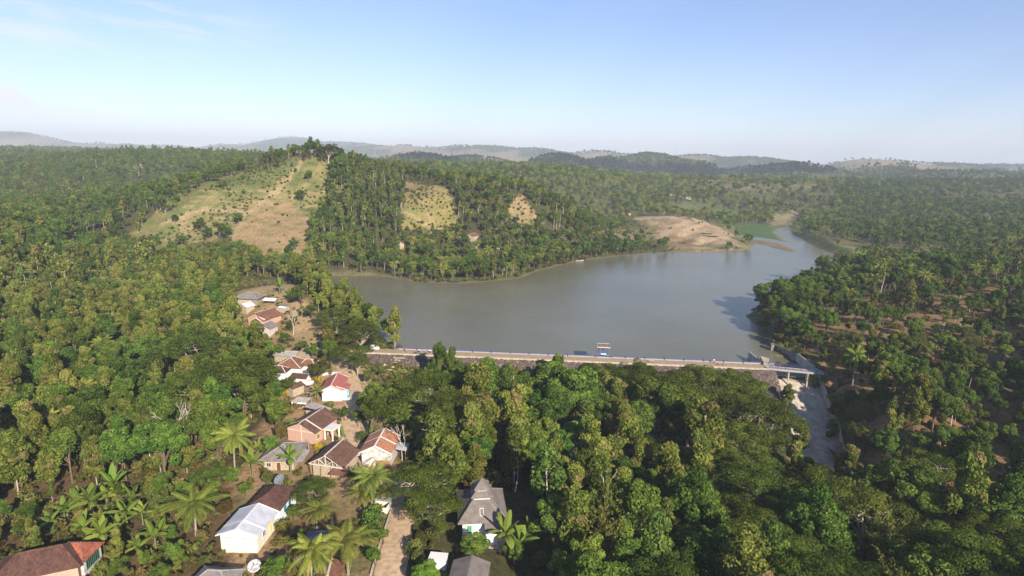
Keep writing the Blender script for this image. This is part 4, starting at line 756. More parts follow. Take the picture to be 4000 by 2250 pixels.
# ---------------------------------------------------------------- yard things
def dish(nm, px_, py_, z_, r_, col, label, tilt, rz):
    x, y, z = P(px_, py_, z_); t = thing(nm, label, 'satellite dish', (x, y, z), rz); V = []; F = []; n = 20; m = 5
    for i in range(m+1):
        rr_ = r_*i/m
        for k in range(n): a = 2*math.pi*k/n; V.append(Vector((rr_*math.cos(a), rr_*math.sin(a), .28*r_*(i/m)**2)))
    for i in range(m):
        for k in range(n): F.append((i*n+k, i*n+(k+1) % n, (i+1)*n+(k+1) % n, (i+1)*n+k))
    rot = Matrix.Rotation(tilt, 3, 'X'); V = [rot @ v for v in V]; bowl = obj('dish_bowl', V, F, col, t, True); md = bowl.modifiers.new('thickness', 'SOLIDIFY'); md.thickness = .03
    f_ = rot @ Vector((0,0,r_*.85)); q = MB(); [q.beam(rot @ Vector((r_*.9*math.cos(a), r_*.9*math.sin(a), .25*r_)), f_, .035) for a in (0, 2.1, 4.2)]; q.box(f_.x-.09, f_.x+.09, f_.y-.09, f_.y+.09, f_.z-.1, f_.z+.1); q.build('feed_arm', M_CONCD, bowl)
    MB().tube([(0,0,-z_-.2+float(h(x, y))-0 if z_ < 3 else -1.2),(0,0,-.03)], [.07,.07], 8).build('mast', M_CONCD, t); return t
M_MESH = surf('grey_mesh', (.20,.22,.25), .6, 6, .4, 0); M_MESHW = surf('pale_mesh', (.50,.50,.48), .6, 3, .5, 0)
dish('satellite_dish', 1093, 1874, 4.6, 1.15, M_MESH, 'dark mesh satellite dish behind the brown hipped roof', R(38), R(-25)); dish('satellite_dish', 994, 2213, 2.6, 1.1, M_MESHW, 'speckled mesh satellite dish on a barrel next to the lowest grey roof', R(32), R(15)); dish('satellite_dish', 1210, 1500, 2.6, 1.35, M_WTRIM, 'white satellite dish in the yard of the brown tiled compound', R(14), R(-20))
x, y, z = P(994,2213,2.6); o = MB().tube([(0,0,-3.4),(0,0,-1.9),(0,0,-.9)], [.55,.6,.55], 14).build('barrel', M_WOOD, loc=(x, y, z-.25)); tag(o, 'brown barrel stand under the speckled satellite dish', 'barrel')
x, y, z = hit(1222,1560); t = thing('clothes_frame', 'small canopy with purple and grey cloth in the middle yard', 'canopy', (x, y, z), R(-8)); MB().slab([(-1.4,-.9,2.2),(1.4,-.9,2.2),(1.4,.9,2.35),(-1.4,.9,2.35)], .05).build('canopy_sheet', T_LGREY, t); [MB().beam((a,b_,0),(a,b_,2.2),.08).build('post', M_WOOD, t) for a in (-1.3,1.3) for b_ in (-.8,.8)]; MB().slab([(-.7,-.95,2.24),(.1,-.95,2.24),(.1,.2,2.34),(-.7,.2,2.34)], .03).build('cloth', surf('purple_cloth', (.22,.13,.45), .9, 3, .2, 0), t)
def wallrun(nm, lb, cat, pts, wd, ht, mat, zs=0):
    q = MB(); pts = [np.array(p_) for p_ in pts]
    for a, b_ in zip(pts[:-1], pts[1:]):
        n = max(1, int(np.hypot(*(b_-a)[:2])/3)); 
        for k in range(n): p_ = a+(b_-a)*k/n; r_ = a+(b_-a)*(k+1)/n; za = float(h(p_[0], p_[1])); zb = float(h(r_[0], r_[1])); q.beam((p_[0],p_[1],za+ht/2-.15+zs),(r_[0],r_[1],zb+ht/2-.15+zs), wd, ht+.3)
    return tag(q.build(nm, mat), lb, cat)
wallrun('roadside_wall', 'low concrete edge wall along the left side of the dirt road', 'wall', [hit(1448,2250), hit(1478,2150), hit(1515,2040), hit(1532,1985)], .3, .45, M_CONC)
wallrun('yard_wall', 'low brick yard wall left of the dirt road near the dam', 'wall', [hit(1235,1475), hit(1270,1466), hit(1320,1462)], .25, .9, W_PEEL)
wallrun('doorstep_wall', 'low pale wall in front of the turquoise wing', 'wall', [hit(1340,1562), hit(1375,1560)], .3, .5, M_WTRIM)
# ledges and pole railing below the stone face
wallrun('drain_wall', 'long pale concrete ledge at the foot of the stone face', 'wall', [P(1500,1436,0), P(1560,1443,-.3), P(1640,1453,-.8), P(1680,1458,-1)], .35, .5, M_CONC, .5)
t = thing('pole_railing', 'terrace railing of pale bamboo poles below the stone face of the dam', 'railing', (0,0,0)); a0, a1 = P(1512,1443,.4), P(1645,1456,-.2); b0, b1 = P(1538,1459,-.6), P(1638,1468,-1.2); c0, c1 = P(1535,1474,-1.5), P(1618,1484,-2)
for p_, r_ in ((a0,a1),(b0,b1),(c0,c1)): MB().tube([p_, (np.array(p_)+r_)/2+[0,0,-.06], r_], [.10,.10,.09], 6).build('rail', M_TRIM, t)
for k in range(5):
    f = .12+k*.19; p_ = a0+(a1-a0)*f; MB().beam(p_+[0,0,.1], (b0+(b1-b0)*f)+[0,-.3,-1.2], .11).build('post', M_TRIM, t)
# power poles and utility things
for bx, by_, tx_, ty_, lb in [(1375,1758,1370,1668,'thin wooden pole standing in the village road between the brown roofs'),(3770,1560,3795,1478,'leaning pale pole on the right hillside'),(1206,1760,1204,1714,'short black pole at the corner of the grey hip roofed house')]:
    g = hit(bx, by_); r_ = np.hypot(g[0], g[1]); d = ray(tx_, ty_); tq = r_/np.hypot(d[0], d[1]); top = np.array([0,0,CAM_H])+tq*d; tag(MB().tube([(0,0,-.3),tuple(top-g)], [.13,.08], 8).build('wooden_pole', M_WOOD, loc=tuple(g)), lb, 'pole')
m_ = D(2640,606,3850); md_ = thing('radio_mast', 'thin lattice radio mast on the far ridge', 'mast', tuple(m_)); q = MB(); [q.beam((a,b_,-20),(a*.2,b_*.2,62),.5) for a, b_ in ((-2.4,-2.4),(2.4,-2.4),(0,2.6))]; [q.beam((-2.4*(1-k/14),-2.4*(1-k/14),k*5),(2.4*(1-k/14),-2.4*(1-k/14),k*5+5),.3) for k in range(12)]; q.build('lattice', M_CONC, md_)

# ---------------------------------------------------------------- people, car, motorbikes, benches on the dam
SKIN = surf('skin', (.22,.12,.075), .7, 5, .1, 0)
def person(x, y, z, rz, shirt, trousers, label, pose='stand'):
    """one skinned body with joints; shirt, trousers and hair over it"""
    if pose == 'stand': J = {'pel':(0,0,.93),'che':(0,.02,1.25),'nek':(0,.01,1.47),'hed':(0,-.01,1.62),'top':(0,0,1.73),'shL':(-.19,0,1.42),'elL':(-.25,.03,1.14),'haL':(-.24,-.06,.88),'shR':(.19,0,1.42),'elR':(.26,.03,1.14),'haR':(.25,-.08,.89),'hiL':(-.1,0,.88),'knL':(-.11,-.03,.48),'anL':(-.12,.03,.08),'toL':(-.13,-.14,.03),'hiR':(.1,0,.88),'knR':(.11,-.01,.48),'anR':(.12,.06,.08),'toR':(.13,-.11,.03)}
    else: J = {'pel':(0,.1,.52),'che':(0,.06,.86),'nek':(0,.02,1.07),'hed':(0,-.02,1.22),'top':(0,-.01,1.33),'shL':(-.19,.04,1.02),'elL':(-.24,-.08,.78),'haL':(-.15,-.30,.66),'shR':(.19,.04,1.02),'elR':(.24,-.08,.78),'haR':(.15,-.30,.66),'hiL':(-.1,.06,.5),'knL':(-.14,-.38,.5),'anL':(-.14,-.42,.1),'toL':(-.15,-.58,.05),'hiR':(.1,.06,.5),'knR':(.14,-.38,.5),'anR':(.14,-.42,.1),'toR':(.15,-.58,.05)}
    E_ = [('pel','che'),('che','nek'),('nek','hed'),('hed','top'),('che','shL'),('shL','elL'),('elL','haL'),('che','shR'),('shR','elR'),('elR','haR'),('pel','hiL'),('hiL','knL'),('knL','anL'),('anL','toL'),('pel','hiR'),('hiR','knR'),('knR','anR'),('anR','toR')]
    RD = {'pel':.13,'che':.15,'nek':.06,'hed':.10,'top':.07,'sh':.07,'el':.045,'ha':.035,'hi':.10,'kn':.065,'an':.045,'to':.04}
    def skin(nm, keys, extra, mat, par):
        ks = [k for k in J if k in keys]; me = bpy.data.meshes.new(nm); me.from_pydata([J[k] for k in ks], [(ks.index(a), ks.index(b_)) for a, b_ in E_ if a in ks and b_ in ks], []); me.materials.append(mat); o = bpy.data.objects.new(nm, me); COL.objects.link(o)
        if par: o.parent = par
        md = o.modifiers.new('skin', 'SKIN'); me.skin_vertices or None
        for i, k in enumerate(ks): r_ = RD.get(k, RD.get(k[:2], .05))+extra; me.skin_vertices[0].data[i].radius = (r_, r_)
        me.skin_vertices[0].data[0].use_root = True; o.modifiers.new('sub', 'SUBSURF').levels = 1; return o
    def hasskin(me): return len(me.skin_vertices) > 0
    body = None
    try:
        body = skin('person', list(J), 0, SKIN, None)
    except Exception:
        pass
    if body is None: return None
    body.location = (x, y, z); body.rotation_euler[2] = rz; skin('shirt', ['che','pel','shL','shR','elL','elR'], .022, shirt, body); skin('trousers', ['pel','hiL','hiR','knL','knR','anL','anR'], .02, trousers, body)
    hd = J['hed']; q = MB(); V = []; 
    hr = bmesh.new(); bmesh.ops.create_icosphere(hr, subdivisions=2, radius=.125, matrix=Matrix.Translation((hd[0], hd[1]+.025, hd[2]+.045))); me = bpy.data.meshes.new('hair'); hr.to_mesh(me); hr.free(); me.materials.append(surf('black_hair', (.015,.012,.01), .6, 5, .1, 0)); o = bpy.data.objects.new('hair', me); COL.objects.link(o); o.parent = body
    return tag(body, label, 'person')
CLO = {k_: surf(k_+'_cloth', c_, .85, 4, .15, 0) for k_, c_ in {'red': (.62,.035,.035), 'white': (.75,.75,.78), 'black': (.03,.03,.035), 'tan': (.40,.28,.18), 'navy': (.04,.05,.12), 'maroon': (.22,.03,.03)}.items()}
def on_dam(px_, py_, dy=0): p_ = P(px_, py_, 3.0); return float(p_[0]), float(p_[1])+dy, 3.0
person(*on_dam(1587,1374), R(20), CLO['red'], CLO['tan'], 'person in a red shirt and tan trousers standing on the dam crest')
person(*on_dam(1639,1377), R(-30), CLO['white'], CLO['navy'], 'person in a white shirt sitting by the parapet right of the one in red', 'sit'); person(*on_dam(1680,1378), R(10), CLO['white'], CLO['black'], 'person in white half hidden by the slender tree on the dam', 'sit')
person(*on_dam(2788,1420), R(15), CLO['white'], CLO['black'], 'person in a white shirt standing alone on the right part of the dam')
def motorbike(x, y, z, rz, col, label):
    t = thing('motorbike', label, 'motorbike', (x, y, z), rz)
    for yy_ in (-.62, .62):
        V = MB(); V.tube([(math.cos(a)*0, yy_+math.cos(a)*.27, .29+math.sin(a)*.27) for a in np.linspace(0, 2*math.pi, 15)], [.05]*15, 6, False); wl2 = V.build('wheel', CLO['black'], t); MB().tube([(-.05,yy_,.29),(.05,yy_,.29)], [.1,.1], 8).build('hub', M_CONC, wl2)
    MB().beam((0,.62,.3),(0,.1,.5),.12,.14).beam((0,.1,.5),(0,-.35,.75),.16,.2).beam((0,-.35,.85),(0,-.62,.3),.09).beam((0,-.1,.45),(0,.3,.3),.2,.25).build('body', col, t); MB().box(-.13,.13,-.15,.62,.72,.82).build('seat', CLO['black'], t); MB().beam((-.32,-.32,1.0),(.32,-.32,1.0),.05).beam((0,-.36,.8),(0,-.32,1.0),.06).build('handlebar', CLO['black'], t); return t
b0 = np.array([*P(3045,1428,3.16)[:2], 3.16]); motorbike(float(b0[0]), float(b0[1]), 3.17, BRZ-R(90), CLO['red'], 'red motorbike being ridden across the footbridge'); person(float(b0[0]), float(b0[1])+.0, 3.45, BRZ-R(90), CLO['maroon'], CLO['black'], 'person in dark red riding the motorbike on the footbridge', 'sit')
x, y, z = on_dam(1625,1383, -.1); motorbike(x, y, z, R(80), CLO['navy'], 'dark motorbike parked on the dam below the seated people'); x, y, z = on_dam(1662,1386, -.2); motorbike(x, y, z, R(95), CLO['black'], 'black motorbike parked under the slender tree on the dam')
x, y, z = hit(1369,1462); motorbike(x, y, z+.15, R(60), CLO['black'], 'black motorbike on the village road behind the pale red roof')
for px_, lb in ((2545,'small brown wooden bench on the dam right of the gate shelter'),(2808,'low reddish stone heap on the dam beside the person in white')):
    x, y, z = on_dam(px_, 1417 if px_ < 2600 else 1425); q = MB()
    if px_ < 2600: t = thing('bench', lb, 'bench', (x, y, z), DRZ); MB().box(-.9,.9,-.2,.2,.42,.48).build('seat', M_WOOD, t); [MB().beam((a,-.15,0),(a+.1,.15,.44),.08).build('leg', M_WOOD, t) for a in (-.8,.7)]; MB().box(-.9,.9,.22,.27,.55,.9).build('backrest', M_WOOD, t)
    else:
        for k in range(26): a = rs2.gauss(0, .7); b_ = rs2.gauss(0, .25); s_ = rs2.uniform(.12,.3); q.beam((a,b_,0),(a+s_,b_+.1,s_), s_)
        tag(q.build('stone_heap', W_RBRICK, loc=(x, y, z-.02)), lb, 'stone heap')
# white pickup at the left end of the dam
x, y, z = on_dam(1455,1366, -.4); M_WCAR = surf('white_car_paint', (.75,.76,.78), .3, 2, .05, 0, spec=.6); t = thing('pickup_truck', 'white pickup truck parked under the rain tree at the left end of the dam', 'pickup truck', (x, y, z), DRZ+R(2))
bm_ = bmesh.new(); prof = [(-2.5,.42),(-2.5,1.05),(-.55,1.08),(-.45,1.75),(.75,1.78),(1.35,1.15),(2.4,1.0),(2.5,.75),(2.5,.42)]
Vb = [(a, s*.86, b_) for s in (-1, 1) for a, b_ in prof]; n = len(prof); body = obj('body', Vb, [tuple(range(n)), tuple(range(2*n-1, n-1, -1))]+[(i, n+i, n+(i+1) % n, (i+1) % n) for i in range(n)], M_WCAR, t); bv = body.modifiers.new('bevel', 'BEVEL'); bv.width = .06; bv.segments = 2; bm_.free()
for s in (-1, 1): MB().slab([(-.35,s*.875,1.15),(1.15,s*.875,1.15),(.68,s*.875,1.68),(-.35,s*.875,1.68)] if s > 0 else [(-.35,-.865,1.68),(.68,-.865,1.68),(1.15,-.865,1.15),(-.35,-.865,1.15)], .01).build('side_window', M_GLASS, t)
MB().slab([(.80,-.74,1.735),(1.30,-.74,1.235),(1.30,.74,1.235),(.80,.74,1.735)], .01).build('windscreen', M_GLASS, t); MB().box(-2.4,-.62,-.74,.74,1.06,1.075).build('load_bed', CLO['black'], t)
for a in (-1.5, 1.55):
    for s in (-1, 1): wl2 = MB().tube([(a, s*.70, .34),(a, s*.90, .34)], [.34,.34], 14).build('wheel', CLO['black'], t); MB().tube([(a, s*.902, .34),(a, s*.915, .34)], [.19,.19], 10).build('rim', M_CONC, wl2)
for s in (-.6, .6): MB().box(2.48,2.53,s-.16,s+.16,.72,.88).build('headlight', M_WTRIM, t)
# small boats and rafts drawn up on the shores
for px_, py_, L_, rz_, lb in [(2775,925,13,-.35,'long dark wooden boat lying on the sandy hill'),(2760,915,9,-.3,'second dark boat beside the long one on the sandy hill'),(2255,1021,9,.1,'pale narrow boat moored at the far shore'),(1773,1103,7,.0,'dark raft at the tip of the far shore')]:
    x, y, z = hit(px_, py_); V = []; F = []; n = 9
    for i in range(n):
        t_q = i/(n-1)*2-1; wd = .9*(1-abs(t_q)**2.4)*L_/11+.03; sh_ = .35*abs(t_q)**2; V += [(t_q*L_/2, -wd, .65+sh_), (t_q*L_/2, -wd*.5, .02+sh_*.6), (t_q*L_/2, wd*.5, .02+sh_*.6), (t_q*L_/2, wd, .65+sh_), (t_q*L_/2, wd*.85, .6+sh_), (t_q*L_/2, -wd*.85, .6+sh_)]
    for i in range(n-1): F += [(i*6+a, i*6+(a+1) % 6, (i+1)*6+(a+1) % 6, (i+1)*6+a) for a in (0,1,2,3,5)]; F += [(i*6+4, i*6+5, (i+1)*6+5, (i+1)*6+4)]
    tag(obj('wooden_boat', V, F, surf('tarred_wood' if 'dark' in lb else 'pale_boat_wood', (.05,.045,.05) if 'dark' in lb else (.5,.45,.4), .8, 3, .3, .1), loc=(x, y, max(z, 0)+.05)), lb, 'boat'); COL.objects[-1].rotation_euler[2] = rz_
# ---------------------------------------------------------------- vegetation: leaf and bark materials
def leafmat(name, stops, trans=0.28, var=0.5, yellow=0.25):
    m, nt, o = newmat(name); L = nt.links
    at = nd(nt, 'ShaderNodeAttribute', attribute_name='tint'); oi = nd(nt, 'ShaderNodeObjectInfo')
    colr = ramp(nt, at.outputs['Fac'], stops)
    hs = nd(nt, 'ShaderNodeHueSaturation'); L.new(colr, hs.inputs['Color'])
    r1 = nd(nt, 'ShaderNodeMapRange'); r1.inputs[3].default_value = 1 - var*.55; r1.inputs[4].default_value = 1 + var*.6; L.new(oi.outputs['Random'], r1.inputs[0]); L.new(r1.outputs[0], hs.inputs['Value'])
    w = nd(nt, 'ShaderNodeMath', operation='MULTIPLY'); w.inputs[1].default_value = 7.31; L.new(oi.outputs['Random'], w.inputs[0])
    fr = nd(nt, 'ShaderNodeMath', operation='FRACT'); L.new(w.outputs[0], fr.inputs[0])
    r2 = nd(nt, 'ShaderNodeMapRange'); r2.inputs[3].default_value = 0.5 - yellow*.11; r2.inputs[4].default_value = 0.5 + yellow*.012; L.new(fr.outputs[0], r2.inputs[0]); L.new(r2.outputs[0], hs.inputs['Hue'])
    d = nd(nt, 'ShaderNodeBsdfDiffuse'); t = nd(nt, 'ShaderNodeBsdfTranslucent'); mx = nd(nt, 'ShaderNodeMixShader'); mx.inputs[0].default_value = trans
    L.new(hs.outputs[0], d.inputs[0]); L.new(hs.outputs[0], t.inputs[0]); L.new(d.outputs[0], mx.inputs[1]); L.new(t.outputs[0], mx.inputs[2]); L.new(mx.outputs[0], o.inputs[0])
    return m
def barkmat(name, c, c2): return surf(name, c, 0.95, 3, .3, 0, col2=c2, detail=4)
LM = {
 'rain': leafmat('feathery_dark_leaves', [(0, (.026,.048,.008)), (.6, (.066,.100,.016)), (1, (.13,.165,.026))], .25, .4),
 'teak': leafmat('large_teak_leaves', [(0, (.045,.075,.012)), (.45, (.115,.155,.026)), (.8, (.22,.24,.048)), (.86, (.19,.15,.060)), (1, (.23,.17,.08))], .25, .45, .25),
 'broad': leafmat('glossy_green_leaves', [(0, (.024,.058,.010)), (.5, (.064,.120,.020)), (1, (.155,.225,.038))], .25, .6, .28),
 'mahog': leafmat('plantation_leaves', [(0, (.034,.070,.014)), (.5, (.088,.138,.028)), (1, (.18,.23,.046))], .25, .45, .4),
 'palm': leafmat('palm_fronds', [(0, (.085,.135,.022)), (.6, (.18,.24,.042)), (1, (.31,.32,.07))], .32, .4, .3),
 'banana': leafmat('banana_leaves', [(0, (.075,.145,.025)), (.6, (.16,.26,.045)), (1, (.32,.36,.07))], .38, .3, .3),
 'bamboo': leafmat('bamboo_leaves', [(0, (.075,.095,.020)), (.6, (.145,.160,.036)), (1, (.21,.20,.055))], .28, .3, .2),
 'shrub': leafmat('scrub_leaves', [(0, (.045,.070,.014)), (.6, (.095,.125,.028)), (1, (.20,.19,.06))], .25, .7, .8),
 'lime': leafmat('bright_lime_leaves', [(0, (.10,.19,.02)), (1, (.19,.32,.04))], .3, .1, 0),
 'yellow': leafmat('yellow_flowers', [(0, (.12,.13,.02)), (.4, (.42,.28,.02)), (1, (.62,.42,.03))], .2, .1, 0),
 'grass': leafmat('dry_grass_blades', [(0, (.12,.13,.035)), (.6, (.20,.19,.06)), (1, (.30,.25,.10))], .3, .5, .5)}
BK = {'pale': barkmat('pale_bark', (.42,.36,.28), (.25,.20,.15)), 'brown': barkmat('brown_bark', (.17,.12,.085), (.09,.065,.045)), 'palm': barkmat('palm_bark', (.30,.26,.20), (.16,.13,.10)),
      'white': barkmat('whitish_bark', (.58,.51,.42), (.36,.30,.24)), 'green': barkmat('green_stems', (.16,.20,.07), (.10,.10,.05))}

# ---------------------------------------------------------------- vegetation: shapes (numpy)
def unit(v): return v / np.maximum(np.linalg.norm(v, axis=-1, keepdims=True), 1e-9)
def leaves(C, N, size, rng, aspect=.62, droop=0.0, jitter=.8):
    """kite-shaped leaf faces at C, facing roughly N"""
    n = len(C); nn = unit(N + rng.normal(0, jitter, (n, 3))); a = unit(np.cross(nn, rng.normal(0, 1, (n, 3)) + [0, 0, .01])); 
    if droop: a = unit(a - np.array([0, 0, droop])); 
    b = unit(np.cross(nn, a)); s = size * (0.7 + .6 * rng.rand(n))[:, None]
    V = np.stack([C - a*s*.5, C + b*s*aspect*.5 + a*s*.02, C + a*s*.5, C - b*s*aspect*.5 + a*s*.02], 1).reshape(-1, 3)
    return V, np.arange(4*n).reshape(n, 4)
def tube_np(pts, rad, n=5):
    pts = np.array(pts, float); k = len(pts); d = unit(np.gradient(pts, axis=0)); u = unit(np.cross(d, np.array([.31, .9, .13]))); w = np.cross(d, u)
    a = np.arange(n)*2*np.pi/n; r = np.array(rad, float)[:, None, None]
    V = pts[:, None] + r*(np.cos(a)[None, :, None]*u[:, None] + np.sin(a)[None, :, None]*w[:, None]); i = np.arange(k*n).reshape(k, n); j = np.roll(i, -1, 1)
    return V.reshape(-1, 3), np.stack([i[:-1], j[:-1], j[1:], i[1:]], -1).reshape(-1, 4)
class Mesh:
    def __init__(s): s.V = []; s.F = []; s.T = []; s.n = 0
    def add(s, VF, tint=0.5):
        V, F = VF; s.V.append(V); s.F.append(F + s.n); s.n += len(V); s.T.append(np.broadcast_to(np.asarray(tint, float), (len(F),)).copy()); return s
    def arr(s):
        if not s.V: return np.zeros((0, 3)), np.zeros((0, 4), int), np.zeros(0)
        return np.concatenate(s.V), np.concatenate(s.F), np.concatenate(s.T)
def limb(m, a, b, ra, rb, rng, k=4, bend=.08, n=5):
    a, b = np.array(a, float), np.array(b, float); L_ = np.linalg.norm(b-a); t = np.linspace(0, 1, k)[:, None]
    p = a+(b-a)*t + np.sin(t*np.pi)*rng.normal(0, bend*L_, 3); m.add(tube_np(p, ra+(rb-ra)*t[:, 0], n)); return p
def clumpy(centres, radii, nleaf, size, rng, flat=1.0, up=.5, aspect=.62, droop=0, tipbrown=0, zr=None, jitter=.75):
    """leaf faces on the outer shells of many small clumps; a clump is light or dark as a whole"""
    m = Mesh(); allz = centres[:, 2]; z0, z1 = allz.min(), allz.max()+1e-6
    for c_, r in zip(centres, radii):
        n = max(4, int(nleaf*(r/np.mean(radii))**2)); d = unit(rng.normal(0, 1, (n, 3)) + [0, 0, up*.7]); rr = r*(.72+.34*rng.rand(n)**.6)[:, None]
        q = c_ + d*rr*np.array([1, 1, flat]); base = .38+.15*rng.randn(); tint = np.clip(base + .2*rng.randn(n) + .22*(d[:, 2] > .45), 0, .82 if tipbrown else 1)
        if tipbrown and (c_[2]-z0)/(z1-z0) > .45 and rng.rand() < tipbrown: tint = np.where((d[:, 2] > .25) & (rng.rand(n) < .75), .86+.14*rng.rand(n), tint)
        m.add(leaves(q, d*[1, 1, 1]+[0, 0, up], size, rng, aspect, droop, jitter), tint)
    return m
def ell(n, rx, rz, zc, rng, low=-.35, power=.5):
    d = unit(rng.normal(0, 1, (n*4, 3))); d = d[d[:, 2] > low][:n]; r = (rng.rand(len(d))**power)[:, None]
    return d*r*[rx, rx, rz] + [0, 0, zc]
def tree_shape(kind, seed, lod):
    """returns trunk Mesh, crown Mesh; lod 0 near, 1 distant"""
    rng = np.random.RandomState(seed*13+5); tr = Mesh(); q = 1.0 if lod == 0 else .17; sz = 1.0 if lod == 0 else 2.1
    if kind == 'broad':
        el_ = 1+.35*(seed % 3 == 0); n = 30 + rng.randint(10); ax_ = 3.0+rng.rand(); C = ell(n, ax_*(.85 if el_ > 1 else 1.08), (3.0+.9*rng.rand())*el_, 7.2, rng); C += np.sign(rng.rand()-.5)*np.array([.9, .6, 0])*(C[:, 2:3] > 8)*rng.rand(); C += rng.normal(0, .35, C.shape); C[:, 0] += rng.normal(0, .5); R_ = .7+.85*rng.rand(len(C))**1.3
        limb(tr, (0,0,-1), (0,0,6), .26, .15, rng)
        for c_ in C[:9]: limb(tr, (0, 0, 3+2.5*rng.rand()), c_, .12, .03, rng, 4, .06)
        cr = clumpy(C, R_*.92, 260*q, .40*(sz if lod == 0 else 2.3), rng, .85, .5)
    elif kind == 'teak':
        n = 26+rng.randint(8); z = 4.0+9.5*rng.rand(n)**.85; rad = np.interp(z, [4, 7, 10.5, 14], [1.3, 2.5, 2.1, .6]); a = rng.rand(n)*6.28; rr = rad*np.sqrt(rng.rand(n))
        C = np.c_[np.cos(a)*rr, np.sin(a)*rr, z]; R_ = .75+.6*rng.rand(n)
        limb(tr, (0,0,-1), (0,0,12.5), .20, .05, rng, 6, .015)
        for c_ in C[:12]: limb(tr, (0, 0, max(2.5, c_[2]-1.5)), c_, .07, .02, rng)
        cr = clumpy(C, R_*.9, 190*(q if lod == 0 else .11), .50*(sz if lod == 0 else 2.3), rng, 1.0, .3, .7, .5, .26)
    elif kind == 'mahog':
        n = 18+rng.randint(7); z = 6.0+7.0*rng.rand(n); rad = np.interp(z, [6, 9, 13], [1.0, 2.2, .9]); a = rng.rand(n)*6.28; rr = rad*np.sqrt(rng.rand(n))
        C = np.c_[np.cos(a)*rr, np.sin(a)*rr, z]; R_ = .75+.5*rng.rand(n); limb(tr, (0,0,-1), (rng.normal(0,.5), rng.normal(0,.5), 11.5), .20, .05, rng, 6, .02)
        for c_ in C[:8]: limb(tr, (0, 0, max(4, c_[2]-1.5)), c_, .06, .02, rng)
        cr = clumpy(C, R_, 120*q, .46*sz, rng, .9, .5)
    elif kind == 'rain':
        n = 62; a = rng.rand(n)*6.28; rr = 8.0*np.sqrt(rng.rand(n)); C = np.c_[np.cos(a)*rr, np.sin(a)*rr*.9, 9.4 - (rr/8)**2*2.6 + rng.normal(0, .55, n)]; R_ = 1.25+.75*rng.rand(n)
        limb(tr, (0,0,-1), (0,0,3.2), .5, .42, rng)
        for k in range(7):
            b_ = C[k*3]*[.55,.55,.85]; limb(tr, (0,0,3), b_, .30, .14, rng, 5, .05)
            for j in range(3): limb(tr, b_, C[(k*3+j*7) % n]-[0,0,.3], .12, .04, rng, 4, .05)
        cr = clumpy(C, R_, 215*(q if lod == 0 else .12), .37*(sz if lod == 0 else 2.6), rng, .34, 1.0, .5, 0, 0, None, .5)
    elif kind == 'bare':
        cr = Mesh(); cc = []
        def grow(p, d, L_, r, k):
            e = p+d*L_; limb(tr, p, e, r, r*.68, rng, 4, .05, 5)
            if k == 0: cc.append(e); return
            for _ in range(2 + (rng.rand() < .55)):
                grow(e, unit(d+rng.normal(0, .42, 3)+[0, 0, .12]), L_*(.66+.16*rng.rand()), r*.62, k-1)
        grow(np.array([0,0,-1.]), unit(np.array([rng.normal(0,.06), rng.normal(0,.06), 1])), 5.2, .26, 4 if lod == 0 else 3)
        cc = np.array(cc); sel = cc[rng.rand(len(cc)) < .22]
        if len(sel): cr = clumpy(sel, np.full(len(sel), .6), 14*q*2, .35*sz, rng, .8, .4)
    elif kind == 'bamboo':
        cr = Mesh(); nc = 34 if lod == 0 else 10
        for k in range(nc):
            a = rng.rand()*6.28; b0 = np.array([np.cos(a), np.sin(a), 0])*rng.rand()*1.3; out = 1.0+2.6*rng.rand(); hh = 6.5+4.5*rng.rand(); t = np.linspace(0, 1, 7)
            p = b0 + np.c_[np.cos(a)*out*t**2.2, np.sin(a)*out*t**2.2, hh*(t-.16*t**4)*1.1-.5]; 
            if k % (2 if lod == 0 else 3) == 0: tr.add(tube_np(p, np.linspace(.055, .015, 7), 4))
            nl = 85 if lod == 0 else 30; tt = rng.rand(nl)**.7*.75+.27; tt = np.minimum(tt, 1); c_ = np.stack([np.interp(tt, t, p[:, i]) for i in range(3)], 1)+rng.normal(0, .26, (nl, 3))
            cr.add(leaves(c_, np.tile([np.cos(a)*.5, np.sin(a)*.5, .6], (nl, 1)), .52*(1 if lod == 0 else 1.5), rng, .26 if lod == 0 else .4, .9), np.clip(.35+.3*rng.rand()+.14*rng.randn(nl), 0, 1))
    elif kind == 'palm':
        cr = Mesh(); Ht = 8.0; ln = rng.normal(0, .5, 2); t = np.linspace(0, 1, 7); p = np.c_[ln[0]*t**1.7, ln[1]*t**1.7, -.6+(Ht+.6)*t]; tr.add(tube_np(p, np.interp(t, [0, .12, 1], [.24, .17, .12]), 6)); top = p[-1]
        nf = 28
        for k in range(nf):
            a = k*2.39996 + rng.normal(0, .25); e0 = np.interp(k, [0, nf-1], [1.3, -.75]) + rng.normal(0, .16); dr = 1.0+.75*rng.rand(); Lf = 4.3*(.72+.4*rng.rand())*(.8 if k < 3 else 1)
            m_ = 9; s = np.linspace(0, 1, m_); ang = e0 - dr*s**1.4; ds = Lf/(m_-1); xy = np.cumsum(np.r_[0, np.cos(ang[:-1])*ds]); zz = np.cumsum(np.r_[0, np.sin(ang[:-1])*ds]); dirh = np.array([np.cos(a), np.sin(a), 0]); side = np.array([-np.sin(a), np.cos(a), 0])
            rp = top + dirh*xy[:, None] + np.array([0,0,1])*zz[:, None]; cr.add(tube_np(rp, np.linspace(.045, .012, m_), 3), .95)
            nl = 38 if lod == 0 else 10; st = np.linspace(.10, 1, nl); c_ = np.stack([np.interp(st, s, rp[:, i]) for i in range(3)], 1); ll = .92*np.sin(np.pi*np.clip(st*.86+.12, 0, 1))**.6; wd = .09 if lod == 0 else .30
            tang = unit(np.stack([np.interp(st, s, np.gradient(rp[:, i])) for i in range(3)], 1)); old = k > nf-4
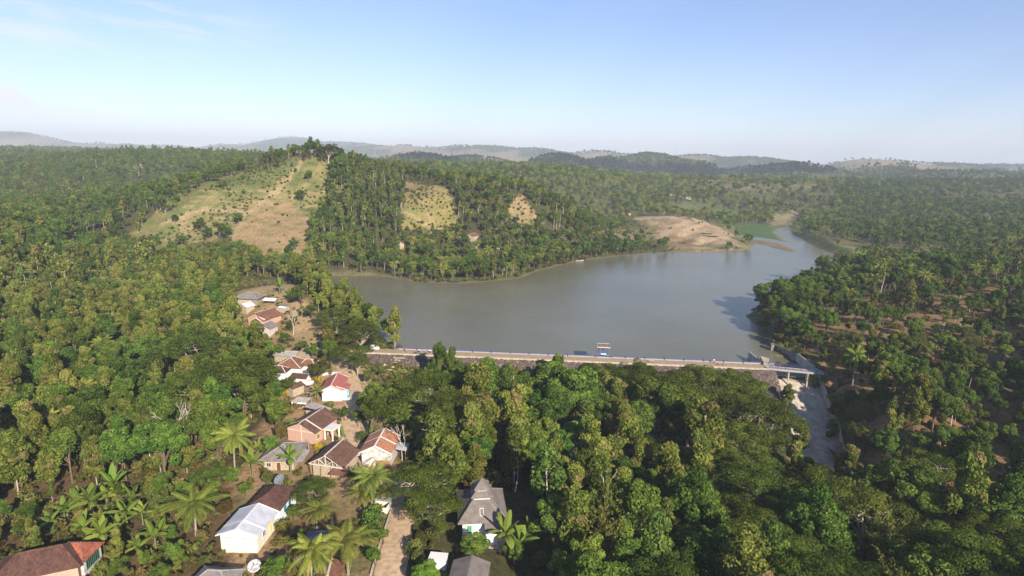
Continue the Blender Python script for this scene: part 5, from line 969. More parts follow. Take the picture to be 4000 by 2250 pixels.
            for sg in (-1, 1):
                dl = unit(side*sg*.85 + tang*.45 + np.array([0, 0, -.62-.35*rng.rand()])); tip = c_ + dl*ll[:, None]; w_ = tang*wd*.5; mid = c_ + dl*ll[:, None]*.5 + [0, 0, .05]
                V = np.stack([c_-w_*.5, mid-w_, tip, mid+w_], 1).reshape(-1, 3); tint = np.clip(.25+.5*rng.rand(nl)+(.3 if k < 8 else 0)*(rng.rand()), 0, 1) if not old else np.full(nl, .97)
                cr.add((V, np.arange(4*nl).reshape(nl, 4)), tint)
        for k in range(7): cr.add(tube_np([top+[.0,.0,-.1], top+np.array([np.cos(k*.9)*.28, np.sin(k*.9)*.28, -.32])], [.12, .12], 5), .9)
    elif kind == 'banana':
        cr = Mesh(); p = np.array([[0,0,-.3],[.05,0,1.2],[.08,.03,2.5]]); tr.add(tube_np(p, [.16,.13,.08], 6)); top = p[-1]; nf = 9 if lod == 0 else 6
        for k in range(nf):
            a = k*2.39996+rng.normal(0, .15); e0 = np.interp(k, [0, nf-1], [1.42, .25]); Lf = 2.5*(.8+.3*rng.rand()); m_ = 7; s = np.linspace(0, 1, m_); ang = e0-1.15*s**1.5*(1.1 if k > 2 else .45); ds = Lf/(m_-1)
            xy = np.cumsum(np.r_[0, np.cos(ang[:-1])*ds]); zz = np.cumsum(np.r_[0, np.sin(ang[:-1])*ds]); dirh = np.array([np.cos(a), np.sin(a), 0]); side = np.array([-np.sin(a), np.cos(a), 0])
            rp = top+dirh*xy[:, None]+np.array([0,0,1])*zz[:, None]; w_ = .43*np.sin(np.pi*np.clip(s*.9+.06, 0, 1))**.55; 
            for sg in (-1, 1):
                ed = rp+side*sg*w_[:, None]+np.array([0,0,-1])*(w_*.35)[:, None]+rng.normal(0, .02, (m_, 3)); V = np.concatenate([rp, ed]); i = np.arange(m_-1); cr.add((V, np.stack([i, i+1, i+1+m_, i+m_], 1)), .35+.35*rng.rand()+(.3 if k == nf-1 else 0))
            cr.add(tube_np(rp+[0,0,.02], np.linspace(.04, .012, m_), 3), 1.0)
    elif kind == 'shrub':
        n = 9; C = ell(n, .85, .75, .85, rng, -.1, .7); R_ = .42+.35*rng.rand(len(C)); limb(tr, (0,0,-.3), (0,0,.9), .06, .03, rng)
        for c_ in C[:3]: limb(tr, (0,0,.3), c_, .03, .01, rng)
        cr = clumpy(C, R_, 70 if lod == 0 else 14, .26 if lod == 0 else .6, rng, .9, .5)
    elif kind == 'conifer':
        cr = Mesh(); tr.add(tube_np([[0,0,-.3],[0,0,4.6]], [.09,.03], 5)); n = 2600; z = .2+4.9*rng.rand(n); a = rng.rand(n)*6.28; r = np.interp(z, [.2, 1.2, 3.6, 5.1], [.45,.62,.45,.04])*(.85+.2*rng.rand(n))
        d = np.c_[np.cos(a), np.sin(a), np.full(n, .5)]; cr.add(leaves(np.c_[np.cos(a)*r, np.sin(a)*r, z], d, .2, rng, .5), .3+.5*rng.rand(n))
    elif kind == 'grass':
        n = 60 if lod == 0 else 26; a = rng.rand(n)*6.28; r = .55*np.sqrt(rng.rand(n)); b0 = np.c_[np.cos(a)*r, np.sin(a)*r, np.zeros(n)-.05]; t_p = b0 + np.c_[np.cos(a)*.25, np.sin(a)*.25, .35+.4*rng.rand(n)]; sd_ = np.c_[-np.sin(a), np.cos(a), np.zeros(n)]*(.05 if lod == 0 else .09)
        V = np.stack([b0-sd_, b0+sd_, t_p+sd_*.2, t_p-sd_*.2], 1).reshape(-1, 3); cr = Mesh().add((V, np.arange(4*n).reshape(n, 4)), rng.rand(n))
    return tr, cr
KM = {'broad': ('broad','brown'), 'teak': ('teak','pale'), 'mahog': ('mahog','white'), 'rain': ('rain','pale'), 'bare': ('broad','white'), 'bamboo': ('bamboo','green'), 'palm': ('palm','palm'),
      'banana': ('banana','green'), 'shrub': ('shrub','brown'), 'conifer': ('lime','brown'), 'grass': ('grass','green')}
KN = {'broad': ('broadleaf_tree','broadleaf tree','tree'), 'teak': ('teak_tree','teak tree','tree'), 'mahog': ('mahogany_tree','slim mahogany tree','tree'), 'rain': ('rain_tree','spreading flat crowned rain tree','tree'),
      'bare': ('bare_tree','nearly leafless pale tree','tree'), 'bamboo': ('bamboo_clump','arching bamboo clump','bamboo'), 'palm': ('coconut_palm','coconut palm','palm tree'), 'banana': ('banana_plant','banana plant','plant'),
      'shrub': ('shrub','leafy shrub','shrub'), 'conifer': ('conifer','narrow column shaped conifer','tree')}
PARTN = {'palm': ('trunk','fronds'), 'banana': ('stem','leaves'), 'bamboo': ('culms','leaves'), 'shrub': ('stem','foliage')}
NVAR = {'broad': 9, 'teak': 6, 'mahog': 4, 'rain': 4, 'bare': 4, 'bamboo': 4, 'palm': 5, 'banana': 4, 'shrub': 3, 'conifer': 1, 'grass': 3}
def mk_mesh(name, Ms, mats):
    Vs, Fs, Ts, Ix, n = [], [], [], [], 0
    for i, m in enumerate(Ms):
        V, F, T = m.arr(); Vs.append(V); Fs.append(F+n); Ts.append(T); Ix.append(np.full(len(F), i, np.int32)); n += len(V)
    V, F, T, I = np.concatenate(Vs), np.concatenate(Fs), np.concatenate(Ts), np.concatenate(Ix)
    me = bpy.data.meshes.new(name); me.vertices.add(len(V)); me.vertices.foreach_set('co', V.astype(np.float32).ravel()); me.loops.add(F.size); me.loops.foreach_set('vertex_index', F.astype(np.int32).ravel())
    me.polygons.add(len(F)); me.polygons.foreach_set('loop_start', np.arange(0, F.size, 4, dtype=np.int32)); me.update(calc_edges=True)
    for mt in mats: me.materials.append(mt)
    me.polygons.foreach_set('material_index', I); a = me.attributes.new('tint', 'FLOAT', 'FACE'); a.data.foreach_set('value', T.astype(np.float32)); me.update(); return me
_mc = {}
def meshes(kind, var, lod, leaf=None):
    key = (kind, var, lod, leaf)
    if key not in _mc:
        tr, cr = tree_shape(kind, var + (50 if kind in ('palm', 'bare') else 0), lod % 2); lm = LM[leaf or KM[kind][0]]; bm_ = BK[KM[kind][1]]
        _mc[key] = (mk_mesh('trunk', [tr], [bm_]), mk_mesh('crown', [cr], [lm])) if lod == 0 else mk_mesh(KN.get(kind, (kind,))[0], [tr, cr], [bm_, lm])
    return _mc[key]
BASEH = {'broad': 11, 'teak': 14, 'mahog': 13.5, 'rain': 10.5, 'bare': 14, 'bamboo': 10.5, 'palm': 10.5, 'banana': 4.6, 'shrub': 1.9, 'conifer': 5}
def plant(kind, x, y, s, label, group=None, lod=0, leaf=None, sz=None, var=None, z=None, rz=None, lean=(0, 0)):
    rs = random.Random(int(x*37+y*101)); var = rs.randrange(NVAR[kind]) if var is None else var
    nm, _, cat = KN[kind]; z = float(h(x, y)) if z is None else z; rz = rs.random()*6.28 if rz is None else rz
    if lod == 0:
        t = bpy.data.objects.new(nm, None); t.empty_display_size = .3; COL.objects.link(t); tm, cm = meshes(kind, var, 0, leaf); pn = PARTN.get(kind, ('trunk', 'crown'))
        for n_, me in ((pn[0], tm), (pn[1], cm)):
            if len(me.polygons) == 0: continue
            o = bpy.data.objects.new(n_, me); COL.objects.link(o); o.parent = t
    else:
        t = bpy.data.objects.new(nm, meshes(kind, var, lod, leaf)); COL.objects.link(t)
        if leaf is None: SRCS.setdefault((kind, lod), {}).setdefault(var, t)
    t.location = (x, y, z-.1); t.rotation_euler = (lean[0], lean[1], rz); t.scale = (s, s, sz or s); tag(t, label, cat, group); return t
SRCS = {}
PLANTED = []    # x, y, radius
def by_top(px, py, H_):
    z = 0.0
    for _ in range(12): q = P(px, py, z+H_); z = .5*z+.5*float(h(q[0], q[1]))
    return q[0], q[1]
def by_base(bx, by_, tx, ty):
    """stand where the foot is seen, as tall as the crown's centre is seen above it"""
    g = hit(bx, by_); r = np.hypot(g[0], g[1]); d = ray(tx, ty); t = r/np.hypot(d[0], d[1]); return g[0], g[1], CAM_H+t*d[2]-g[2]
# ---------------------------------------------------------------- individually placed trees and plants
HERO = []
def hero(kind, xy, s, label, leaf=None, sz=None, var=None, cat=None, group=None, clear=None):
    lab = label
    t = plant(kind, xy[0], xy[1], s, lab, group, 0, leaf, sz, var); PLANTED.append((xy[0], xy[1], clear if clear is not None else {'rain': 6.5, 'broad': 3.2, 'teak': 2.4, 'palm': 2.2, 'bare': 3, 'bamboo': 3, 'banana': 1.5}.get(kind, 1)*s)); return t
def palm(b, tpx, s, label, leaf=None):
    x, y, H_ = by_base(b[0], b[1], tpx[0], tpx[1]); return hero('palm', (x, y), s*1.2, label, leaf, H_/8.0)
palm((768,2118),(767,1962),1.22,'coconut palm with a pale curved trunk on the bank left of the white metal roof')
palm((919,1862),(924,1690),1.2,'coconut palm with yellowish fronds on a dark trunk left of the grey hip roofed house')
palm((1237,2068),(1237,1990),.85,'short golden green coconut palm in the shaded yard right of the white metal roof', 'palm')
palm((1361,2244),(1359,2112),1.25,'large coconut palm beside the road at the lower edge, fronds over the roadside hedge')
hero('palm', by_top(1205,2170,8.5), 1.15, 'coconut palm cut by the lower picture edge, left of the large roadside palm')
palm((1454,2002),(1462,1866),1.15,'coconut palm just above the road bend, in front of the orange tiled house')
palm((1423,1994),(1420,1925),1.0,'lower coconut palm standing directly in front of the palm at the road bend')
palm((1555,1668),(1558,1597),1.15,'coconut palm with hanging brown fronds behind the orange tiled house')
palm((1573,1668),(1585,1620),.8,'small coconut palm beside the palm with hanging brown fronds')
palm((903,1257),(905,1201),1.0,'yellow coconut palm left of the red brown roofed house on the knoll')
palm((483,1832),(481,1776),.95,'lone coconut palm half swallowed by the dense wood on the left')
hero('palm', by_top(2277,1800,12), 1.0, 'coconut palm with upright fronds inside the dark wood right of the tiered roof')
hero('palm', by_top(1310,1120,9), 1.0, 'coconut palm at the lake edge behind the spreading rain trees')
hero('palm', by_top(1240,1150,8), .9, 'small coconut palm between the knoll houses and the lake')
for i, (bx, by_, s, lb) in enumerate([(365,2032,1.5,'tallest banana plant with broad pale green leaves above the red and brown tiled roof'),(450,1950,1.35,'banana plant with upright leaves at the foot of the left wood'),(300,2003,1.1,'small banana plant with one dry brown leaf left of the tallest one'),
        (501,2069,1.3,'banana plant with torn leaves in the middle of the banana grove'),(408,2158,1.35,'banana plant leaning over the right end of the red tiled roof'),(609,2154,1.15,'yellow green banana plant standing alone below the leaning coconut palm'),
        (470,2110,1.0,'low banana plant between the grove and the red tiled roof'),(255,2045,1.0,'banana plant against the edge of the wood, left end of the grove'),(1136,1850,1.35,'banana plant in the yard in front of the grey hip roofed house'),
        (988,1862,1.2,'banana plant left of the yard of the grey hip roofed house'),(1010,1790,.9,'small banana plant behind the corner of the grey hip roofed house'),(1640,2040,1.25,'yellowing banana plant on the right side of the road'),(1672,2048,1.1,'banana plant with a drooping yellow leaf beside the road'),
        (1975,2170,1.5,'banana plant with two upright leaves in front of the dark wood'),(2037,2188,1.25,'banana plant right of the one with two upright leaves'),(1583,1700,1.25,'banana plant behind the lean-to of the orange tiled house'),(1242,1570,1.1,'banana plant in front of the white and blue house'),
        (1093,1152,1.3,'banana plant beside the white tarpaulin shed'),(1129,1185,1.2,'banana plant right of the small grey shed on the knoll'),(2880,1110,1,'banana plant by the right bank')]):
    if i == 19: continue
    x, y, _ = hit(bx, by_); hero('banana', (x, y), s*1.15, lb, var=i % 4)
for px, py, H_, s, lb in [(1314,1205,10,1.12,'broad rain tree spreading at the lake edge behind the knoll houses'),(1405,1262,11,1.05,'dark green rain tree overhanging the lake next to the dam'),(1375,1345,9,.85,'rain tree shading the left end of the dam'),
        (1395,1385,7,.5,'small flat topped rain tree beside the village road near the dam'),(761,1300,16,1.25,'large feathery rain tree in the left wood, farthest of the three'),(915,1395,16,1.4,'widest feathery rain tree in the left wood, right of the other two'),(770,1440,15,1.05,'feathery rain tree at the near edge of the three in the left wood'),
        (1640,1830,10,.95,'sparse olive rain tree hanging over the dirt road'),(1690,1930,8,.72,'browning rain tree between the dirt road and the tiered roof'),(1225,1885,5.5,.55,'small bright green flat topped tree in the yard below the open gabled house'),
        (1790,1545,15,1.25,'wide dark rain tree in the wood below the middle of the dam'),(2290,1470,16,1.3,'bright green rain tree touching the dam crest near the gate shelter'),(2140,1540,14,.9,'dark rain tree left of the bright green one below the dam'),(1715,1600,13,.85,'dark rain tree behind the coconut palm with hanging fronds'),
        (2700,1560,16,1.1,'rain tree in the wood below the right part of the dam'),(2900,1640,16,1.15,'dark rain tree left of the spillway chute'),(2960,1850,14,1.35,'huge dark rain tree covering the valley below the spillway'),(3130,2090,12,1.2,'dark rain tree in the lower right valley'),
        (2930,2080,11,1.0,'rain tree with a pale forked trunk near the lower edge'),(3780,2110,10,1.1,'bright green feathery rain tree in the lower right corner'),(3100,1130,12,.9,'dark flat crowned tree leaning over the lake on the right bank'),(3030,1200,10,.8,'round crowned rain tree at the tip of the right bank'),(2985,1250,6,.4,'small rain tree on the grassy point of the right bank'),
        (1255,590,0,0,''),(2500,1410,15,.7,'rain tree with fine bright leaves just below the gate shelter')]:
    if s == 0: continue
    leaf = 'broad' if 'bright green' in lb else None; xy = by_top(px, py, H_); hero('rain', xy, s, lb, leaf, H_/BASEH['rain'], clear=(11.5*s if 'left wood' in lb else None))
sm = D(1285, 640, 494); hero('rain', (sm[0], sm[1]), 1.25, 'large flat crowned tree on the very summit of the hill', None, 1.5)
sm = D(1215, 640, 492); hero('broad', (sm[0], sm[1]), 1.2, 'darker tree left of the flat crowned one on the summit of the hill', None, 1.45)
sm = D(1340, 660, 492); hero('broad', (sm[0], sm[1]), 1.2, 'round tree right of the flat crowned one on the summit of the hill')
for px, py, H_, s, lb in [(2454,1600,17,1.25,'tallest teak tree of the brown flowering stand in the middle wood'),(2395,1700,16,1.15,'left teak tree of the brown flowering stand in the middle wood'),(2510,1730,16,1.15,'right teak tree of the brown flowering stand in the middle wood'),(2440,1830,14,1.1,'nearest teak tree of the brown flowering stand in the middle wood'),
        (1740,1480,13,.85,'yellow green half bare teak tree below the stone face of the dam'),(1280,1262,11,.95,'yellow leaved teak tree between the rain trees beside the dam'),(1340,1130,11,.85,'tall teak tree standing against the water left of the rain trees'),(3160,1780,12,.9,'bright yellow green teak tree above the lower right valley'),
        (3085,1500,11,.8,'light leaved teak tree in front of the spillway chute'),(1650,1690,10,.7,'teak tree behind the sparse olive tree')]:
    xy = by_top(px, py, H_); hero('teak', xy, s*.95, lb, None, H_/14)
for px, py, H_, s, lb, lf in [(1470,1490,12,1.15,'big grey green weeping tree right of the village road',None),(1450,1560,11,1.05,'lower half of the thicket right of the village road, a round weeping tree',None),(1240,1400,9,.75,'grey green tree in front of the farthest grey roof','shrub'),(1124,1472,6,.65,'bright green tree in front of the brown hip roofed house',None),
        (1285,1330,9,.7,'large leaved green tree left of the village road near the dam',None),(1080,1560,9,.85,'dark green tree left of the small grey stall',None),(1080,1490,8,.8,'dark round tree left of the brown hip roofed house',None),(1842,2088,5,.72,'dense rounded tree in front of the white mosque wall',None),(1687,2206,5,.7,'bright green leafy tree beside the white water tank','lime'),
        (1085,2180,5,.6,'round green tree next to the mesh satellite dish',None),(3440,1320,6,.55,'lone bright lime green tree on the right hillside','lime'),(1720,1335,15,.7,'slender light green tree rising above the dam crest',None),(1760,1360,14,.6,'thin tree right of the slender one above the dam crest',None),(2180,1385,15,.7,'dark green tree top reaching over the dam crest',None),
        (1690,1400,11,.6,'leafy tree at the foot of the slender one by the dam',None),(1228,2120,3.5,.45,'grey green bush tree in the shade beside the blue shed',None),(1215,1180,8,.8,'leafy tree between the knoll sheds and the lake',None),(1170,1115,9,.9,'green tree behind the white tarpaulin shed',None),
        (2370,1800,9,.85,'light green open crowned tree right of the tiered roof','lime'),(2930,1448,9,.6,'light green climber covered tree just below the right end of the dam',None)]:
    xy = by_top(px, py, H_); hero('broad', xy, s, lb, lf, H_/11)
for px, py, s, lb in [(1207,712,.85,'isolated round dark tree high on the cleared hill field'),(1175,795,.95,'wide dark tree on the right edge of the cleared hill field'),(932,880,.8,'spreading tree in the middle of the cleared hill field'),(790,905,.85,'pair forming tree at the lower part of the hill field'),(730,765,.8,'dark tree on the left shoulder of the hill field'),
        (684,875,.6,'small tree at the left edge of the hill field'),(1150,975,.65,'slim dark tree at the foot of the brown hill field'),(770,905,.6,'small tree left beside the pair forming one'),(880,735,.55,'small bushy tree on the upper hill field'),(655,770,.8,'tree above the bare orange bank on the hill'),(750,700,.6,'little tree on the hill crest line'),(1090,660,.8,'crest line tree left of the summit')]:
    x, y, _ = hit(px, py); hero('broad', (x, y), s, lb)
for b, t_p, s, lb in [((710,1790),(690,1640),1.0,'wide nearly bare tree with whitish limbs left of the yellowish palm'),((1146,1309),(1159,1225),.72,'bare white trunked tree beside the brown hip roofed house lane'),((2347,2118),(2365,1900),.85,'left one of the pale leafless trees in the gap of the middle wood'),((2368,2118),(2400,1960),.75,'middle one of the pale leafless trees in the gap of the middle wood'),
        ((2390,2139),(2460,1980),.8,'right leaning pale leafless tree in the gap of the middle wood'),((2312,2093),(2300,1930),.75,'thin pale leafless tree left in the gap of the middle wood'),((545,690),(545,655),1.3,'old white bare tree on the far slope left of the hill'),((3860,870),(3870,840),1.2,'grey bare tree standing above the right hillside woods'),
        ((1570,1800),(1570,1700),.6,'dry brown branched tree behind the sparse olive tree'),((2225,1990),(2235,1830),.7,'pale slim half bare tree right of the tiered roof')]:
    x, y, H_ = by_base(*b, *t_p); H_ = max(4, H_*1.35); hero('bare', (x, y), s, lb, None, H_/14)
for px, py, H_, lb in [(2595,1700,11,'upright bamboo clump right of the brown flowering teak stand'),(2640,1830,10,'small bamboo clump in the middle of the dark valley'),(2730,1810,12,'largest yellow green bamboo clump in the middle wood'),(2790,1880,10,'low yellow green bamboo clump right of the largest one'),(2700,1905,9,'bamboo clump in front of the largest one'),
        (3260,1360,9,'bamboo clump on the bank above the footbridge'),(3200,1440,8,'bamboo clump at the right end of the footbridge'),(3380,1640,10,'bamboo clump left of the open orange soil'),(3460,1790,10,'tall bamboo clump on the lower right slope'),(3390,1830,9,'rounded bamboo clump on the lower right slope'),(3560,1920,9,'dark bamboo clump in the lower right valley'),
        (3720,1930,10,'bamboo clump with bare standing culms at the lower right'),(3850,2000,10,'bamboo clump with drooping tips at the lower right'),(3650,2040,9,'lowest bamboo clump with bright leaf tips at the lower right'),(3300,1720,10,'bamboo clump beside the end of the spillway'),(3400,1560,8,'short bamboo clump next to the wheel track'),(3950,1900,9,'bamboo clump at the right picture edge')]:
    xy = by_top(px, py, H_); hero('bamboo', xy, 1.0, lb, None, H_/BASEH['bamboo'])
x, y, _ = hit(1450,1695); hero('conifer', (x, y), 1.15, 'tall bright green column conifer behind the orange tiled house')
x, y, _ = hit(1338,1706); hero('conifer', (x, y), .6, 'small bright green column conifer at the road beside the carport')
for bx, by_, s, lb, lf in [(1242,1505,1.5,'shrub covered in yellow flowers in the middle yard','yellow'),(1232,1500,1.3,'green shrub behind the yellow flowering one',None),(1415,1725,1.5,'rounded shrub at the road left of the orange tiled house',None),(1115,1545,1.1,'yellow leaved shrub left of the grey stall','yellow'),(1310,1640,1.5,'leafy shrub at the roadside behind the carport',None),
        (1290,1600,1.4,'shrub in the yard below the blue wall',None),(1125,1690,1.4,'shrub at the corner of the pink brick gable',None),(1160,1600,1.3,'low shrub beside the grey stall',None),(1245,1755,1.0,'yellow flowering shrub at the foot of the pink brick wall','yellow'),(2095,2215,1.3,'shrub with an orange flower right of the banana plants',None),
        (1110,2080,1.4,'olive shrub against the cream wall',None),(1105,2130,1.2,'low shrub below the cream wall',None),(1455,2060,1.9,'dense dark creeper mound beside the road wall','broad'),(1445,2105,1.7,'creeper mound further down the road wall','broad'),(1470,2020,1.5,'creeper mound at the top of the road wall','broad'),
        (1622,2165,1.6,'roadside bush with pale twigs on the right verge',None),(1640,2120,1.2,'bush on the right verge below the banana plants',None),(1625,2215,1.6,'lowest bush on the right road verge',None),(1710,2110,1.6,'bush between the verge and the mosque yard',None)]:
    x, y, _ = hit(bx, by_); hero('shrub', (x, y), s, lb, lf)

for i, (bx, by_, s, lb) in enumerate([(560,2050,1.1,'papaya like banana plant right of the grove'),(330,2110,1.2,'banana plant behind the ridge of the red tiled roof'),(200,2085,1.1,'banana plant over the left roof ridge'),(545,2180,1.0,'banana plant below the grove'),(420,1990,1.2,'upper banana plant of the grove'),(520,1985,1.0,'banana plant at the upper right of the grove'),(640,2110,.9,'small yellowish banana plant on the open bank'),(2075,2130,1.2,'banana plant at the dark wood edge right of the mosque')]):
    x, y, _ = hit(bx, by_); hero('banana', (x, y), s, lb, var=i % 4)
for px, py, H_, s, k_, lb in [(3270,1560,7,.7,'broad','leafy tree on the bank halfway down the spillway'),(3290,1490,6,.7,'broad','green tree on the bank just below the right end of the footbridge'),(3255,1640,7,.7,'teak','light green tree on the bank at the lower end of the spillway'),(3300,1600,7,.75,'bamboo','bamboo clump above the middle of the spillway'),(3330,1530,6,.7,'broad','rounded tree left of the wheel track'),(3350,1650,7,.8,'broad','dark tree below the wheel track'),(3140,1640,12,.8,'teak','light leaved tree left of the lower spillway')]:
    xy = by_top(px, py, H_); hero(k_, xy, s, lb, None, H_/BASEH[k_])
# ---------------------------------------------------------------- woods: candidates on a jittered grid, kind by place
rng = np.random.RandomState(11)
def grid(r0, r1, step):
    R1 = r1; xs = np.arange(-R1, R1, step); ys = np.arange(-60 if r0 < 400 else 0, R1, step); X, Y = np.meshgrid(xs, ys); X = X.ravel()+(rng.rand(X.size)-.5)*step*.95; Y = Y.ravel()+(rng.rand(Y.size)-.5)*step*.95
    r = np.hypot(X, Y); k = (r >= r0) & (r < r1) & (np.abs(X) < (Y+45)*.98+35) & (Y > 22); return X[k], Y[k]
bands = [(0, 260, 4.8, 1.0), (260, 520, 5.6, .92), (520, 1150, 6.3, .84), (1150, 2300, 9.5, .92), (2300, 4200, 15, 1.05), (4200, 6900, 25, 1.45)]
AX, AY, AS = [], [], []
for r0, r1, st, sc_ in bands:
    X, Y = grid(r0, r1, st); AX.append(X); AY.append(Y); AS.append(np.full(len(X), sc_))
AX, AY, AS = map(np.concatenate, (AX, AY, AS)); AZ = h(AX, AY); AR = np.hypot(AX, AY); apx, apy = proj(AX, AY, AZ)
keep = np.ones(len(AX), bool)
near_l = (AY < 900) & (AX > -160) & (AX < 460)
sd = np.full(len(AX), 99.); sd[near_l] = sdist(AX[near_l], AY[near_l], LAKE); keep &= sd > 1.2
sd3 = np.full(len(AX), 99.); sd3[near_l] = np.minimum(sdist(AX[near_l], AY[near_l], BAR), sdist(AX[near_l], AY[near_l], STREAM)); keep &= sd3 > 2
nl2 = AR < 330; rd = np.full(len(AX), 99.); rd[nl2] = road_dist(AX[nl2], AY[nl2]); keep &= rd > 1.6
tt = ((AX-DAM_A[0])*dv[0]+(AY-DAM_A[1])*dv[1])/DL; off = ((AX-DAM_A[0])*dv[1]-(AY-DAM_A[1])*dv[0])/DL
keep &= ~((tt > -2) & (tt < DL+18) & (off > -6) & (off < np.where(tt < 42, 8, 9.5)))
keep &= ~((segdist(AX, AY, [tuple(q) for q in SPILL], False) < 9.5) & (AY > 133) & (AY < 212))
keep &= ~((AX > 86) & (AX < 108) & (AY > 186) & (AY < 226))
for nm_, cx_, cy_, rr_ in HOUSE_SPOTS: keep &= np.hypot(AX-cx_, AY-cy_) > rr_
def A(poly, y0=-1e9, y1=1e9): return inpoly(apx, apy, poly) & (AY > y0) & (AY < y1)
u = rng.rand(len(AX))
dens = np.ones(len(AX))
dens[A([(300,850),(640,850),(900,930),(900,1000),(300,1020)], 300, 520)] = .6; dens[A(FIELD1, 340, 520)] = .09; dens[A(BROWN1, 340, 520)] = .008; dens[A(FIELD2, 380, 530)] = .012; dens[A(SPUR, 380, 560)] = .1; dens[A(SANDH, 450, 700)] = .012
for pl in (MEADOW, BANKR, MIDF, MIDB): dens[A(pl, 400, 1300)] = .01
dens[A([(2640,770),(2950,800),(2980,860),(2800,860)], 500, 1400)] = .3
orch = A(ORCH) & (AR < 520); dens[orch] = np.where(AX[orch] < 128, .75, .46)
VILLT = [(1510,2260),(1560,2100),(1600,1960),(1500,1880),(1560,1700),(1470,1560),(1420,1400),(1290,1250),(1130,1095),(930,1080),(900,1270),(1040,1350),(1040,1560),(940,1800),(820,2060),(720,2130),(640,2260)]
vil = A(VILLT) & (AY < 330); dens[vil] = 0.0
dens[A([(560,2260),(640,2000),(880,1850),(930,1830),(900,2000),(760,2100),(760,2260)], 0, 140)] = .26
smallv = A([(180,1960),(640,1880),(700,2260),(-200,2300),(-200,2080)], 0, 140); dens[smallv] = .5; smallv |= A([(560,2260),(640,2000),(880,1850),(960,1780),(1000,1900),(900,2080),(800,2260)], 0, 140)
dens[A([(1600,2300),(1600,2030),(1760,1940),(2080,1930),(2120,2100),(2080,2300)], 0, 140)] = 0
dens[A([(1440,1470),(1690,1475),(1690,1540),(1560,1540),(1480,1520)], 0, 230)] = 0
dens[A([(1380,1440),(1500,1440),(1500,1600),(1400,1600)], 0, 230)] = 0
dens[A([(1480,1640),(1640,1640),(1640,1780),(1560,1900),(1540,1800)], 0, 230)] = .15
dens[(apy > 2240) & (apx > -500) & (apx < 2230)] = 0
dens[(apy > 2600)] = 0
dens *= np.where((AR > 480) & (AR < 2300), np.clip(.72+(fbm(AX, AY, 110, 4, 9)-.47)*4.5, .22, 1), 1)
dens *= np.where(AR > 2200, np.clip(.70-(fbm(AX, AY, 300, 5, 8)-.46)*10, .03, 1), 1)
keep &= u < dens
# kind by place
v = rng.rand(len(AX)); kind = np.full(len(AX), 'broad', dtype='<U7'); nz_ = fbm(AX, AY, 26, 3, 12); nzb = fbm(AX, AY, 70, 3, 13)
def setk(mask, table):
    acc = 0
    for k_, p_ in table: kind[mask & (v >= acc) & (v < acc+p_)] = k_; acc += p_
left = (AX < -30) & (AR < 420)
setk(left, [('broad', .66), ('teak', .20), ('mahog', .08), ('palm', .03), ('rain', .03)])
setk(left & (apy < 1440) & (apy > 1040) | left & (apx < 420) & (apy > 1750), [('teak', .66), ('broad', .24), ('mahog', .06), ('palm', .04)])
mid = (AX > -30) & (AX < 115) & (AY < 190)
setk(mid, [('broad', .34), ('teak', .28), ('mahog', .16), ('rain', .12), ('bamboo', .10)])
setk(mid & (AX > 45), [('broad', .34), ('rain', .34), ('bamboo', .18), ('teak', .14)])
setk(mid & (apx < 2300) & (apy > 1500) & (AX > -12), [('teak', .30), ('broad', .36), ('mahog', .34)])
shore = (AY > 300) & (AY < 420) & (AX > -130) & (apy > 900) & (AX < 130)
setk(shore, [('broad', .42), ('palm', .26), ('mahog', .18), ('teak', .06), ('banana', .08)])
hillp = A([(1230,600),(1600,690),(1590,900),(1500,1010),(1210,1010),(1200,900),(1270,760)], 380, 540); setk(hillp, [('mahog', .78), ('broad', .22)])
ridge2 = A([(1720,680),(2560,800),(2560,960),(1800,960)], 380, 560) & ~A(FIELD2, 380, 540); setk(ridge2, [('broad', .48), ('palm', .17), ('mahog', .32), ('rain', .03)])
farl = (AR >= 420) & (AX < -120); setk(farl, [('broad', .62), ('teak', .1), ('rain', .12), ('mahog', .10), ('palm', .06)])
farc = (AR >= 560) & (AX >= -120); setk(farc, [('palm', .50), ('broad', .42), ('mahog', .08)])
farr = (AX > 140) & (AR > 330) & (AX > AY*.55); setk(farr, [('broad', .60), ('bamboo', .12), ('palm', .14), ('mahog', .14)])
setk(orch, [('broad', .78), ('teak', .08), ('mahog', .08), ('palm', .02), ('bamboo', .04)])
setk(AR > 2200, [('broad', 1.0)])
# size
S_ = AS*(.78+.5*rng.rand(len(AX))**1.3); S_[kind == 'palm'] *= 1.05; S_[kind == 'rain'] *= .62; S_[orch] *= .52+.28*rng.rand(int(orch.sum())); S_[(kind == 'rain') & mid] *= 1.5; S_[mid] *= 1.16; pass
S_[smallv] *= .42; S_[(AX > 112) & (AY < 120)] *= .78; S_[hillp] *= .9; S_[shore] *= .85; fl = A(FIELD1, 340, 520) | A(FIELD2, 380, 530) | A(SANDH, 450, 700) | A(SPUR, 380, 560); S_[fl] *= .45; S_[ridge2] *= .8; S_[(AR > 430) & (AR < 900) & ~hillp & ~ridge2] *= .82
S_[left & (apy > 1040)] *= .95
damz = (AY > 112) & (AY < 189) & (AX > -50) & (AX < 86); lim_ = CAM_H-67.6*AY/193.5-AZ-2.8*rng.rand(len(AX))**1.3-np.where((apx < 1740) | ((apx > 2390) & (apx < 2650)), 2.5, 0)
S_ = np.where(damz & (AY > 140), S_*1.35, S_); S_ = np.where(damz, np.minimum(S_, np.maximum(lim_, 3)/np.array([BASEH[k_] for k_ in kind])/1.04), S_)
